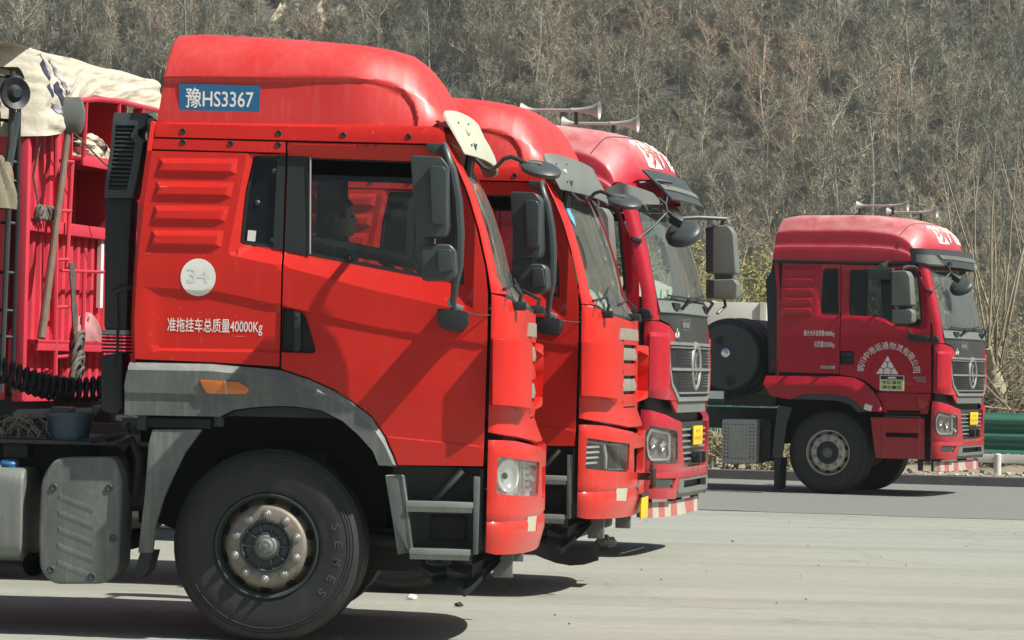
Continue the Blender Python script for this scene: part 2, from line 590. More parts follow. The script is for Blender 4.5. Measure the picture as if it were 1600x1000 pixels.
rd = MB().add([road(e_, n_, .004) for e_, n_ in edge] + [road(140, 48.62, .004), road(-140, 48.62, .004)], [tuple(range(len(edge) + 2))]).build('road', MT['asphalt'], smooth=0)
rd['kind'] = 'structure'
kerb = MB()
kerb.add([road(-140, 48.62, -.01), road(-140, 48.62, .13), road(-140, 48.8, .14), road(-140, 48.8, -.01), road(140, 48.62, -.01), road(140, 48.62, .13), road(140, 48.8, .14), road(140, 48.8, -.01)],
         [(0, 4, 5, 1), (1, 5, 6, 2), (2, 6, 7, 3), (0, 1, 2, 3), (4, 7, 6, 5)])
kerb.build('kerb', MT['kerb'])['kind'] = 'structure'
rng = random.Random(5)
MT['gravel'] = mat('gravel_soil', (.30, .26, .19), .9, var=.5, scale=18, bump=1.0, bscale=40)
rows = []
for j in range(7):
    n = 48.8 + j * .9
    rows.append([road(-12 + i * .25, n, .10 + rng.uniform(-.03, .05) + (.05 if j > 4 else 0)) for i in range(120)])
vg = MB().grid(rows).build('verge', MT['gravel'])
vg['kind'] = 'structure'
# loose stones on the verge: nobody could count them
st = MB()
for i in range(900):
    p = road(rng.uniform(-8, 14), rng.uniform(48.85, 51.6), .12)
    r = rng.uniform(.015, .06)
    st.box(p, (r, r * rng.uniform(.7, 1.4), r * .7), (rng.random(), rng.random(), rng.random() * 3))
tag(st.build('gravel_stones', mat('pale_stone', (.42, .39, .32), .8, var=.5, scale=30), smooth=0), 'pale loose stones strewn along the verge behind the kerb', 'gravel', kind='stuff')

# ---------------------------------------------------------------- guard rail
MT['railgreen'] = mat('green_rail_paint', (.010, .125, .085), .35, var=.15, scale=2, dust=.12, streak=.1, coat=.2)
MT['railwhite'] = mat('white_rail_paint', (.62, .62, .58), .5, var=.12, scale=6, dust=.2)
gr = thing('guard_rail', 'green corrugated steel guard rail with white posts behind the kerb', 'guard rail', road(0, 51.2, .08), -RY)
def wave(u):
    return .045 * math.cos(u * 2 * math.pi)
for k in range(9):                                     # beams overlap end to end
    x0 = -16.2 + k * 4.0
    prof = [(-.09 - wave(t / 24 * 2.5) + (.003 if k % 2 else 0), .34 + .60 * t / 24) for t in range(25)]
    b = MB().grid([[(x, y, z) for (y, z) in prof] for x in (x0, x0 + 4.06)])
    b.add([(x, y + .006, z) for x in (x0, x0 + 4.06) for (y, z) in prof], [(i, i + 1, i + 26, i + 25) for i in range(24)])
    b.build('beam', MT['railgreen'], gr, smooth=60)
for k in range(18):
    x0 = -16.0 + k * 2.0
    MB().lathe([(.055, -.2), (.055, .32), (.04, .335), (0, .34)], (x0 + .35, -.28, 0), (0, 0, 1), 12).build('post', MT['railwhite'], gr)
MB().box((0, -.2, .26), (36, .05, .13)).build('lower_rail', MT['railwhite'], gr, bev=.008)

# ---------------------------------------------------------------- hillside
def hz(x, y):
    t = max(0, y - 268)
    z = .70 * t * (1 - math.exp(-t / 10)) if t else 0
    z += (math.sin(x * .055 + 1) * 2.2 + math.sin(x * .13 + y * .1) * .9 + math.sin(y * .21 + x * .03) * .8) * min(1, t / 12)
    return z
rows = []
for j in range(70):
    y = 262 + j * 2.2
    rows.append([(-130 + i * 3.0, y, hz(-130 + i * 3.0, y) + .0) for i in range(88)])
hm, nt, b = NT('leaf_litter')
v = coords(nt, what='Object')
c = ramp(nt, noise(nt, v, .09, 6, .7), [(.3, (.045, .048, .038)), (.5, (.10, .088, .066)), (.7, (.15, .125, .09))])
c = mix(nt, .5, c, ramp(nt, noise(nt, v, 1.4, 6, .75), [(.3, (.03, .032, .026)), (.7, (.17, .145, .11))]))
nt.links.new(c, b.inputs['Base Color'])
b.inputs['Roughness'].default_value = .95
hb = MB().grid(rows).build('hill', hm)
hb['kind'] = 'structure'

def bark(name, stops, wscale, rnd=.35):
    m, nt, b = NT(name)
    ge = nd(nt, 'ShaderNodeNewGeometry')
    n = noise(nt, ge.outputs['Position'], wscale, 4, .65)
    oi = nd(nt, 'ShaderNodeObjectInfo')
    f = math_(nt, 'ADD', math_(nt, 'MULTIPLY', math_(nt, 'SUBTRACT', oi.outputs['Random'], .5), rnd), n)
    c = ramp(nt, f, stops)
    c = mix(nt, .20, c, ramp(nt, noise(nt, ge.outputs['Position'], 1.1, 3, .6), [(.3, (.08, .08, .07)), (.7, (.34, .31, .25))]))
    nt.links.new(c, b.inputs['Base Color'])
    b.inputs['Roughness'].default_value = .9
    b.inputs['Specular IOR Level'].default_value = .1
    return m
MT['bark'] = bark('grey_bark', [(.3, (.16, .155, .13)), (.55, (.34, .32, .265)), (.75, (.50, .46, .38))], .05)
MT['twig'] = bark('bare_twigs', [(.28, (.130, .150, .112)), (.42, (.28, .28, .205)), (.56, (.44, .415, .305)), (.68, (.47, .375, .26)), (.84, (.45, .27, .18))], .045)

def wood(seed, h, lean=.12, nl1=11, nl2=5, ntw=9, r0=.11, tw=.028, spread=.55, stems=1, twl=(.35, .8)):
    """bare tree: (trunk MB, crown MB); twigs are single thin blades"""
    q = random.Random(seed)
    T, C = MB(), MB()
    def rv(s=1.0):
        return Vector((q.uniform(-s, s), q.uniform(-s, s), q.uniform(-s, s)))
    def path(p, d, L, n, wob, upw):
        P = [p]
        for i in range(n):
            d = (d + rv(wob) + Vector((0, 0, upw))).normalized()
            p = p + d * (L / n)
            P.append(p)
        return P
    def twigs(P, n, L):
        for i in range(n):
            k = q.uniform(.25, 1.0) * (len(P) - 1)
            a = int(min(k, len(P) - 2))
            p = P[a].lerp(P[a + 1], k - a)
            d = ((P[a + 1] - P[a]).normalized() * .6 + rv(.9) + Vector((0, 0, .35))).normalized()
            l = q.uniform(*twl) * L
            s = d.orthogonal().normalized() * tw * .5
            s.rotate(Matrix.Rotation(q.uniform(0, 6.28), 3, d))
            mid = p + d * l * .5 + rv(.05)
            C.add([p - s, p + s, mid + s * .8, p + d * l + rv(.09), mid - s * .8], [(0, 1, 2, 4), (4, 2, 3)])
    for sidx in range(stems):
        base = Vector((0, 0, -.3)) if stems == 1 else Vector((q.uniform(-.35, .35), q.uniform(-.35, .35), -.2))
        d0 = (Vector((0, 0, 1)) + rv(lean if stems == 1 else .5)).normalized()
        if d0.z < .3:
            d0.z = .5
        hh = h * q.uniform(.85, 1.0)
        P = path(base, d0, hh, 8, .08, .06)
        rr = [r0 * (1 - i / 9.0) ** .9 + .012 for i in range(9)]
        T.tube(P, rr, 5 if stems == 1 else 4, cap=False)
        for j in range(nl1):
            k = 2 + (j + q.random()) / nl1 * 5.9
            a = int(min(k, 7))
            p = P[a].lerp(P[a + 1], k - a)
            g = q.uniform(0, 6.28)
            d = Vector((math.cos(g), math.sin(g), q.uniform(.5, 1.3))).normalized()
            L = hh * spread * q.uniform(.45, .85) * (1.1 - .06 * k)
            B = path(p, d, L, 4, .22, .10)
            C.tube(B, [r0 * .42, r0 * .33, r0 * .24, r0 * .16, r0 * .07], 3, cap=False)
            twigs(B, ntw, 1.0)
            for m_ in range(nl2):
                k2 = q.uniform(.8, 3.8)
                a2 = int(min(k2, 3))
                p2 = B[a2].lerp(B[a2 + 1], k2 - a2)
                d2 = ((B[a2 + 1] - B[a2]).normalized() + rv(.9) + Vector((0, 0, .3))).normalized()
                B2 = path(p2, d2, L * q.uniform(.3, .6), 3, .25, .1)
                C.tube(B2, [r0 * .2, r0 * .15, r0 * .1, r0 * .05], 3, cap=False)
                twigs(B2, ntw, 1.0)
    return T, C
VAR = []
specs = [(1, 8.2, .10, .5), (2, 7.0, .14, .62), (3, 9.2, .08, .42), (4, 6.2, .18, .7), (5, 8.6, .1, .5), (6, 7.6, .12, .58)]
for sd_, h_, ln_, sp_ in specs:
    T, C = wood(sd_, h_, ln_, spread=sp_, r0=.085 + .01 * (sd_ % 3))
    VAR.append((T.mesh('trunk', MT['bark'], merge=False), C.mesh('crown', MT['twig'], smooth=0, merge=False)))
BUSH = []
for sd_ in (11, 12, 13):
    T, C = wood(sd_, 2.3, .4, nl1=5, nl2=3, ntw=8, r0=.035, tw=.026, spread=.6, stems=5, twl=(.25, .6))
    BUSH.append((T.mesh('stems', MT['bark'], merge=False), C.mesh('crown', MT['twig'], smooth=0, merge=False)))
rng = random.Random(21)
first = []
def plant(pair, loc, s, rz, name, label, cat, group, parts=('trunk', 'crown')):
    t = thing(name, label, cat, loc, rz, group)
    t.scale = (s * rng.uniform(.9, 1.15), s * rng.uniform(.9, 1.15), s)
    a = link(parts[0], pair[0], t)
    c_ = link(parts[1], pair[1], t)
    return a, c_
for i in range(150):                                   # the trees that can be told apart on the slope
    y = 271 + 66 * (i + rng.random()) / 150
    x = rng.uniform(-.165, .165) * y
    if -27 < x < -15 and 296 < y < 319:
        x += 16
    first.append(plant(VAR[i % 6], (x, y, hz(x, y)), rng.uniform(.95, 1.35) * (1.4 if i % 4 == 0 else 1), rng.uniform(0, 6.28), 'bare_tree', 'leafless grey-brown tree among many alike on the wooded hillside', 'tree', 'leafless trees on the hillside'))
bfirst = []
for i in range(3):
    x, y = (-20, 5, 24)[i], 270
    bfirst.append(plant(BUSH[i], (x, y, hz(x, y)), 1.2, i, 'bare_shrub', 'leafless shrub at the foot of the wooded hillside', 'shrub', 'leafless shrubs at the foot of the hill', ('stems', 'crown')))
def scatter(name, label, pts, srcs, cat):
    me = bpy.data.meshes.new(name)
    me.from_pydata([p[0] for p in pts], [], [])
    for nm, ty, vals in (('sc', 'FLOAT', [p[1] for p in pts]), ('rz', 'FLOAT', [p[2] for p in pts]), ('ix', 'INT', [p[3] for p in pts])):
        a = me.attributes.new(nm, ty, 'POINT')
        a.data.foreach_set('value', vals)
    o = link(name, me)
    tag(o, label, cat, kind='stuff')
    ng = bpy.data.node_groups.new(name, 'GeometryNodeTree')
    ng.interface.new_socket('Geometry', in_out='INPUT', socket_type='NodeSocketGeometry')
    ng.interface.new_socket('Geometry', in_out='OUTPUT', socket_type='NodeSocketGeometry')
    gi, go = ng.nodes.new('NodeGroupInput'), ng.nodes.new('NodeGroupOutput')
    jv = ng.nodes.new('GeometryNodeJoinGeometry')
    for a, c_ in reversed(srcs):
        j = ng.nodes.new('GeometryNodeJoinGeometry')
        for ob in (a, c_):
            n = ng.nodes.new('GeometryNodeObjectInfo')
            n.transform_space = 'ORIGINAL'
            n.inputs['Object'].default_value = ob
            ng.links.new(n.outputs['Geometry'], j.inputs[0])
        gt = ng.nodes.new('GeometryNodeGeometryToInstance')
        ng.links.new(j.outputs[0], gt.inputs[0])
        ng.links.new(gt.outputs[0], jv.inputs[0])
    ip = ng.nodes.new('GeometryNodeInstanceOnPoints')
    ip.inputs['Pick Instance'].default_value = True
    at = {}
    for nm, ty in (('sc', 'FLOAT'), ('rz', 'FLOAT'), ('ix', 'INT')):
        n = ng.nodes.new('GeometryNodeInputNamedAttribute')
        n.data_type = ty
        n.inputs['Name'].default_value = nm
        at[nm] = n.outputs['Attribute']
    cx = ng.nodes.new('ShaderNodeCombineXYZ')
    ng.links.new(at['rz'], cx.inputs[2])
    ng.links.new(gi.outputs[0], ip.inputs['Points'])
    ng.links.new(jv.outputs[0], ip.inputs['Instance'])
    ng.links.new(at['ix'], ip.inputs['Instance Index'])
    ng.links.new(cx.outputs[0], ip.inputs['Rotation'])
    ng.links.new(at['sc'], ip.inputs['Scale'])
    ng.links.new(ip.outputs[0], go.inputs[0])
    md = o.modifiers.new('scatter', 'NODES')
    md.node_group = ng
    return o
pts = []
for i in range(3600):
    y = 269 + 95 * rng.random() ** 1.15
    x = rng.uniform(-.33, .33) * y
    if -27 < x < -15 and 294 < y < 319:
        continue
    pts.append(((x, y, hz(x, y)), rng.uniform(.6, 1.15), rng.uniform(0, 6.28), rng.randrange(6)))
scatter('hillside_wood', 'far leafless wood covering the hillside as one brown-grey mass', pts, first[:6], 'wood')
pts = []
for i in range(10000):
    y = 266 + 95 * rng.random()
    x = rng.uniform(-.33, .33) * y
    pts.append(((x, y, hz(x, y)), rng.uniform(.5, 1.3), rng.uniform(0, 6.28), rng.randrange(3)))
scatter('hillside_brush', 'low bare brush growing under the trees of the hillside', pts, bfirst, 'brush')

# ---------------------------------------------------------------- cliff on the slope
rk = MB()
q_ = random.Random(4)
rows = []
for j in range(16):
    row = []
    for i in range(26):
        x = -25.6 + i * .36 + q_.uniform(-.1, .1)
        z = 26.5 + j * .66
        edge = math.sin(math.pi * i / 25) ** .45 * min(1, (16 - j) / 3, (j + 1) / 2)
        y = 268 + (z + 2.5) / .70 - 3.6 * edge + .7 * math.sin(i * 1.1 + j * .35) + q_.uniform(-.4, .4)
        row.append((x + .22 * j, y, z))
    rows.append(row)
rk.grid(rows)
MT['rock'] = mat('pale_rock', (.42, .36, .26), .9, var=.35, scale=.5, bump=.8, bscale=2.0, streak=.25, dustc=(.12, .12, .09))
tag(rk.build('rock_face', MT['rock'], smooth=20), 'pale tan rock face showing between the bare trees near the top of the slope', 'rock')

# ---------------------------------------------------------------- growth behind the rail
MT['leafy'] = bark('yellowing_leaves', [(.25, (.12, .14, .04)), (.5, (.27, .27, .085)), (.75, (.42, .38, .15))], 1.3, .2)
MT['dead'] = bark('dry_canes', [(.25, (.22, .19, .13)), (.5, (.42, .37, .265)), (.75, (.58, .52, .39))], .8, .2)
def leafy(seed, h, r, n, stems=9, leaf=.07):
    q = random.Random(seed)
    S, L = MB(), MB()
    for s_ in range(stems):
        g = q.uniform(0, 6.28)
        p = Vector((q.uniform(-.3, .3) * r, q.uniform(-.3, .3) * r, 0))
        d = Vector((math.cos(g) * .45, math.sin(g) * .45, 1)).normalized()
        P = [p]
        for i in range(7):
            d = (d + Vector((q.uniform(-.2, .2), q.uniform(-.2, .2), q.uniform(-.05, .08)))).normalized()
            p = p + d * h * q.uniform(.11, .16)
            P.append(p)
        S.tube(P, [.022 - .0025 * i for i in range(8)], 4, cap=False)
        for k in range(n):
            t_ = q.uniform(1.2, 7)
            a = min(int(t_), 6)
            c = P[a].lerp(P[a + 1], t_ - a) + Vector((q.gauss(0, .16), q.gauss(0, .16), q.gauss(0, .12))) * r
            u = Vector((q.gauss(0, 1), q.gauss(0, 1), q.gauss(0, 1))).normalized()
            w = u.orthogonal().normalized()
            l = leaf * q.uniform(.5, 1.2)
            L.add([c - u * l, c + w * l * .35, c + u * l, c - w * l * .35], [(0, 1, 2, 3)])
        for k in range(14):
            t_ = q.uniform(1, 7)
            a = min(int(t_), 6)
            c = P[a].lerp(P[a + 1], t_ - a)
            e = c + Vector((q.gauss(0, .3), q.gauss(0, .3), q.uniform(0, .5))) * r
            S.tube([c, (c + e) / 2 + Vector((0, 0, .05)), e], [.008, .006, .003], 3, cap=False)
    return S, L
def at(px, d, py=None):
    """ground point at picture column px and distance d"""
    return Vector(((px - 800) / 5333 * d, d, 0))
bushes = ((1128, 66, 4.0, 'yellow-green leafy bush nearest the far mirror of the third truck'), (1165, 69, 4.9, 'tall yellow-green bush rising in the middle between third and fourth trucks'), (1205, 64, 4.3, 'yellow-green bush standing close behind the fourth truck cab'), (1062, 72, 4.2, 'leafy bush mostly hidden behind the third truck windscreen'))
for i, (px, d, h, lab) in enumerate(bushes):
    S, L = leafy(40 + i, h, 1.7, 620, 14, .052)
    t_ = thing('leafy_bush', lab, 'bush', at(px, d), i * 1.3, 'yellow-green bushes beyond the rail')
    S.build('stems', MT['dead'], t_, smooth=0, merge=False)
    L.build('foliage', MT['leafy'], t_, smooth=0, merge=False)
for i, (px, d, lab) in enumerate(((1118, 49.6, 'low weedy plant by the kerb next to the third truck grille'), (1150, 49.8, 'low weedy plant by the kerb under the perforated box'), (1192, 49.5, 'low weedy plant by the kerb left of the mud flap'), (1228, 49.7, 'low weedy plant by the kerb behind the fourth truck wheel'))):
    S, L = leafy(60 + i, .55, .7, 60, 7, .035)
    t_ = thing('verge_weed', lab, 'plant', at(px, d) + Vector((0, 0, .1)), i, 'weeds along the kerb')
    S.build('stems', MT['dead'], t_, smooth=0, merge=False)
    L.build('foliage', MT['leafy'], t_, smooth=0, merge=False)
# pollarded tree with tall straight shoots
q_ = random.Random(9)
def pollard(px, d, lab, th, shoots, hh, lean):
    t_ = thing('pollard_tree', lab, 'tree', at(px, d), 0, 'pollarded trees by the rail')
    T, C = MB(), MB()
    P = [Vector((0, 0, -.1))]
    for i in range(6):
        P.append(P[-1] + Vector((lean + q_.uniform(-.05, .05), q_.uniform(-.04, .04), th / 6)))
    T.tube(P, [.19, .17, .155, .15, .15, .16, .12], 12)
    heads = [P[-1], P[-2], P[4]]
    for k in range(5):
        g = q_.uniform(0, 6.28)
        a = heads[k % 3]
        e = a + Vector((math.cos(g) * .35, math.sin(g) * .3, .35))
        T.tube([a, (a + e) / 2 + Vector((0, 0, -.02)), e], [.09, .075, .06], 8)
        heads.append(e)
    for k in range(shoots):
        a = q_.choice(heads)
        g = q_.uniform(0, 6.28)
        sp = q_.uniform(.02, .40)
        L = hh * (q_.uniform(.75, 1.0) if k % 3 == 0 else q_.uniform(.25, .6))
        Q = [a]
        dd = Vector((math.cos(g) * sp, math.sin(g) * sp, 1)).normalized()
        for i in range(7):
            dd = (dd + Vector((q_.uniform(-.05, .05), q_.uniform(-.05, .05), .02))).normalized()
            Q.append(Q[-1] + dd * L / 7)
        C.tube(Q, [.022, .020, .018, .016, .013, .010, .008, .004], 4, cap=False)
        for m_ in range(6):
            b = Q[q_.randrange(1, 7)]
            C.tube([b, b + Vector((q_.uniform(-.25, .25), q_.uniform(-.25, .25), q_.uniform(.2, .6)))], [.006, .002], 3, cap=False)
    T.build('trunk', MT['dead'], t_)
    C.build('shoots', MT['dead'], t_, smooth=0)
pollard(1578, 53.2, 'pollarded tree with tall straight pale shoots behind the green rail', 1.75, 26, 3.9, -.03)
pollard(1640, 54.5, 'second pollarded tree at the right edge of the picture', 1.9, 22, 3.8, .02)
pollard(1480, 58, 'pollarded tree mostly hidden behind the fourth truck', 1.6, 12, 2.6, .02)
def bramble(px, d, h, seed, lab):
    q = random.Random(seed)
    t_ = thing('bramble', lab, 'shrub', at(px, d), 0, 'bare brambles behind the rail')
    S = MB()
    for k in range(230):
        p = Vector((q.gauss(0, .7), q.gauss(0, .5), q.uniform(-.1, h * .55)))
        dd = Vector((q.gauss(0, .8), q.gauss(0, .6), q.uniform(-.1, 1))).normalized()
        Q = [p]
        L = q.uniform(.6, 1.7)
        for i in range(5):
            dd = (dd + Vector((q.uniform(-.25, .25), q.uniform(-.25, .25), q.uniform(-.28, .12)))).normalized()
            Q.append(Q[-1] + dd * L / 5)
        r = q.uniform(.008, .021)
        S.tube(Q, [r, r * .9, r * .8, r * .65, r * .5, r * .25], 4, cap=False)
        for m_ in range(4):
            b = Q[q.randrange(1, 6)]
            S.tube([b, b + Vector((q.gauss(0, .2), q.gauss(0, .2), q.gauss(.05, .2)))], [.005, .002], 3, cap=False)
    S.build('canes', MT['dead'], t_, smooth=0)
    F = MB()
    for k in range(500):
        c = Vector((q.gauss(0, .8), q.gauss(0, .6), q.uniform(0, h)))
        u = Vector((q.gauss(0, 1), q.gauss(0, 1), q.gauss(0, 1))).normalized()
        w = u.orthogonal().normalized()
        l = q.uniform(.015, .05)
        F.add([c - u * l, c + w * l * .4, c + u * l, c - w * l * .4], [(0, 1, 2, 3)])
    F.build('dry_leaves', MT['leafy'], t_, smooth=0)
for i, (px, d, h, lab) in enumerate(((1545, 53.5, 2.6, 'tangled bare bramble right beside the nose of the fourth truck'), (1600, 54.2, 2.4, 'tangled bare bramble under the pollarded tree'), (1655, 53.6, 2.4, 'tangled bare bramble at the right edge of the picture'), (1500, 55.5, 2.8, 'tangled bare bramble behind the cab of the fourth truck'), (1570, 56.5, 3.4, 'taller bramble standing behind the pollarded tree'))):
    bramble(px, d, h, 80 + i, lab)

# ---------------------------------------------------------------- air over the valley
hv = bpy.data.materials.new('valley_haze')
hv.use_nodes = True
hn = hv.node_tree
hn.nodes.remove(hn.nodes['Principled BSDF'])
pv = hn.nodes.new('ShaderNodeVolumePrincipled')
pv.inputs['Color'].default_value = (.86, .90, .88, 1)
pv.inputs['Density'].default_value = .00034
pv.inputs['Anisotropy'].default_value = .2
hn.links.new(pv.outputs[0], hn.nodes['Material Output'].inputs['Volume'])
hz_ = MB().box((0, 180, 59), (420, 480, 122)).build('haze', hv, smooth=0)
tag(hz_, 'thin pale haze hanging over the valley before the hillside', 'haze', kind='stuff')
# ---------------------------------------------------------------- truck kits
class Kit:
    """the parts of one kind of truck, made once and placed for each truck that has them"""
    def __init__(s):
        s.p = []
    def add(s, name, mb, m=None, parent=None, tag_=None, loc=None, rot=None, label=None, **k):
        me = None
        if isinstance(mb, MB):
            me = mb.mesh(name, m, **k)
        elif mb is not None:
            me = mb
        s.p.append(dict(name=name, me=me, parent=parent, tag=tag_, loc=loc, rot=rot, label=label))
        return len(s.p) - 1
    def both(s, name, mb, m, parent=None, **k):
        pa, pb = parent if isinstance(parent, tuple) else (parent, parent)
        a = s.add(name, mb, m, pa, **k)
        b = s.add(name, mb.mirror_y(), m, pb, **k)
        return a, b
    def place(s, root, skip=()):
        made = []
        for d in s.p:
            if d['tag'] in skip or (d['parent'] is not None and made[d['parent']] is None):
                made.append(None)
                continue
            o = link(d['name'], d['me'], root if d['parent'] is None else made[d['parent']])
            if d['loc']:
                o.location = d['loc']
            if d['rot']:
                o.rotation_euler = d['rot']
            if d['label']:
                o['label'] = d['label']
            made.append(o)

# ---- wheels, shared by both kinds: axle along y, outer side towards -y
RT = .537
def make_tyre():
    m = MB()
    pr = [(.288, -.03), (.292, -.004), (.300, .004), (.318, .009), (.335, .008), (.36, .012), (.40, .013), (.432, .012), (.452, .007), (.455, .010), (.462, .009), (.465, .004), (.470, .007), (.478, .005), (.481, -.001), (.487, .002), (.496, -.002), (.499, -.009), (.508, -.012), (.520, -.026), (.526, -.032), (.524, -.036), (.531, -.046)]
    tr = []
    for a, b in ((.050, .088), (.098, .138), (.148, .178), (.188, .228), (.238, .272)):
        tr += [(RT - .016, -a + .002), (RT, -a), (RT, -b), (RT - .016, -b - .002)]
    pr += tr + [(.531, -.276), (.50, -.31), (.45, -.325), (.36, -.325), (.30, -.312), (.288, -.29)]
    m.lathe(pr, (0, 0, 0), (0, -1, 0), 80)
    return m
def make_rim():
    m = MB()
    m.lathe([(.288, -.02), (.292, .004), (.291, .012), (.283, .012), (.278, .002), (.270, -.012), (.266, -.045), (.264, -.07), (.262, -.30)], (0, 0, 0), (0, -1, 0), 60)
    return m
def make_disc():
    return MB().lathe([(.263, -.072), (.256, -.066), (.250, -.052), (.238, -.024), (.230, -.006), (.222, .006), (.214, .016), (.206, .020), (.152, .022), (.141, .022)], (0, 0, 0), (0, -1, 0), 60)
def make_holes():
    m = MB()
    for g in (0.0,):
        d = Vector((math.cos(g), 0, math.sin(g)))
        nrm = (Vector((0, -1, 0)) * .55 + d * .83).normalized()
        m.lathe([(.031, -.006), (.031, .006), (.028, .004), (0, .003)], d * .2405 + Vector((0, .030, 0)), nrm, 18)
    return m
def make_nuts():
    m = MB()
    for k in range(1):
        m.lathe([(.026, 0), (.025, .004), (.020, .005), (.020, .020), (.0165, .024), (.0105, .024), (.0105, .040), (.008, .043), (0, .043)], (0, 0, 0), (0, -1, 0), 12)
    return m
def make_hub():
    m = MB()
    m.lathe([(.150, .020), (.148, .030), (.136, .032), (.132, .020), (.118, .008), (.085, .006), (.078, .022), (.062, .028)], (0, 0, 0), (0, -1, 0), 40)
    for k in range(10):
        g = 2 * math.pi * k / 10
        m.box((.106 * math.cos(g), -.019, .106 * math.sin(g)), (.056, .014, .008), (0, -g, 0))
    return m
def make_cap():
    return MB().lathe([(.064, .018), (.062, .040), (.055, .048), (.044, .050), (.041, .064), (.034, .070), (.014, .071), (.012, .074), (0, .074)], (0, 0, 0), (0, -1, 0), 32)
def letters_on_tyre(s, angs, r, hgt, wid):
    out = MB()
    for ch, a in zip(s, angs):
        t = fit_text(ch, -wid / 2, wid / 2, 0, hgt, .012)
        a = R(a)
        u, w = Vector((math.cos(a), 0, math.sin(a))), Vector((math.sin(a), 0, -math.cos(a)))
        t.v = [tuple(u * (r + z) + w * x + Vector((0, -.0155, 0))) for x, y, z in t.v]
        out.add(t.v, t.f)
    return out
TY, RI, HO, NU, HU, CA, DI = make_tyre(), make_rim(), make_holes(), make_nuts(), make_hub(), make_cap(), make_disc()
W_ME = {k: mb.mesh(n, MT[m_]) for k, (n, mb, m_) in dict(tyre=('tyre', TY, 'rubber'), rim=('rim', RI, 'frame'), rimB=('rim', RI, 'steelB'), disc=('wheel_disc', DI, 'steel'), discB=('wheel_disc', DI, 'steelB'), hole=('hand_hole', HO, 'dark'), nut=('wheel_nut', NU, 'alum'), hub=('hub', HU, 'greyp'), hubB=('hub', HU, 'frame'), cap=('hub_cap', CA, 'greyB')).items()}
MT['rublet'] = mat('raised_rubber', (.075, .078, .074), .6, var=.2)
W_ME['let'] = [letters_on_tyre(ch, (an,), .383, .046, .037).mesh('tyre_letter', MT['rublet'], smooth=0) for ch, an in zip('SEMES', (17, 3, -11, -25, -38))]
def add_wheel(K, x, y, steer, kind='', inner=False, letters=False):
    """y<0: near side"""
    w = K.add('wheel', None, loc=(x, y, RT - .004), rot=(0, random.Random(int(x * 100 + y * 7)).uniform(0, 6.2) * 0, (0 if y < 0 else math.pi) + steer))
    K.add('tyre', W_ME['tyre'], parent=w)
    K.add('rim', W_ME['rim' + kind], parent=w)
    K.add('wheel_disc', W_ME['disc' + kind], parent=w)
    for k in range(10):
        g = 2 * math.pi * k / 10 + .3
        K.add('wheel_nut', W_ME['nut'], parent=w, loc=(.181 * math.cos(g), -.022, .181 * math.sin(g)))
        K.add('hand_hole', W_ME['hole'], parent=w, rot=(0, -2 * math.pi * (k + .45) / 10, 0))
    K.add('hub', W_ME['hub' + kind], parent=w)
    K.add('hub_cap', W_ME['cap'], parent=w)
    if letters:
        for me_ in W_ME['let']:
            K.add('tyre_letter', me_, parent=w)
    return w

# ================================================================ kind A: high-roof tractor with flat sides
def WA(z):
    return lerp(z, [0.4, 1.0, 1.5, 2.05, 2.25, 2.9, 3.5], [1.225, 1.235, 1.24, 1.238, 1.225, 1.165, 1.12])
BELT = [(-.232, 2.142), (.06, 2.087), (.559, 1.967), (.913, 1.896), (1.073, 1.857), (1.2, 1.83)]
WINB = [(-.232, 2.212), (.05, 2.172), (.197, 2.147), (.628, 2.074), (1.07, 2.0), (1.2, 1.98)]
CR2 = [(-.657, 1.955), (-.301, 1.941), (.055, 1.871), (.585, 1.762), (1.209, 1.68)]
CR3 = [(-.612, 1.604), (.051, 1.608), (.322, 1.593), (.7, 1.42), (1.2, 1.30)]
CR4 = [(.55, 1.172), (.681, 1.16), (1.203, 1.119)]
RIBS = [((-.648, 2.677), (-.209, 2.683), (-.217, 2.596), (-.668, 2.595)), ((-.660, 2.545), (-.226, 2.550), (-.240, 2.464), (-.675, 2.462)),
        ((-.668, 2.411), (-.246, 2.417), (-.267, 2.327), (-.684, 2.326)), ((-.676, 2.274), (-.273, 2.278), (-.287, 2.187), (-.690, 2.186))]
def wA(x, z):
    w = WA(z)
    zb, zt = pl(x, BELT), pl(x, WINB)
    xr = lerp(z, [2.14, 2.74], [-.25, -.155])
    if z > zb:
        f = clamp(min((z - zb) / (zt - zb), (x - xr) / .13, (1.12 - x) / .045, (2.745 - z) / .035))
        w -= .050 * f
    if z < pl(x, CR2) and x > -.70:
        g = clamp((pl(x, CR2) - z) / .011) * clamp((x + .69) / .06)
        dd = lerp(x, [.05, .6], [.016, .35])
        g *= clamp((z - pl(x, CR3) + .0) / dd)
        w -= .013 * g
    if x > .45 and z < pl(x, CR4):
        w += .006 * clamp((pl(x, CR4) - z) / .008)
    for tl, tr_, br, bl in RIBS:
        if bl[1] - .001 < z < tl[1] + .012 and x < -.15:
            xl, xrr = lerp(z, [bl[1], tl[1]], [bl[0], tl[0]]), lerp(z, [br[1], tr_[1]], [br[0], tr_[0]])
            f = clamp(min((tl[1] - z) / .030, (z - bl[1]) / .014, (x - xl) / .022, (xrr - x) / .03))
            w += .018 * f
    return w
def sA(x, z):
    return Vector((x, -wA(x, z), z))
GZ = [.4, 1.007, 1.462, 1.705, 1.962, 2.096, 2.308, 2.523, 2.668, 2.777, 2.95]
GX = [1.20, 1.202, 1.206, 1.208, 1.206, 1.184, 1.132, 1.062, .996, .94, .86]
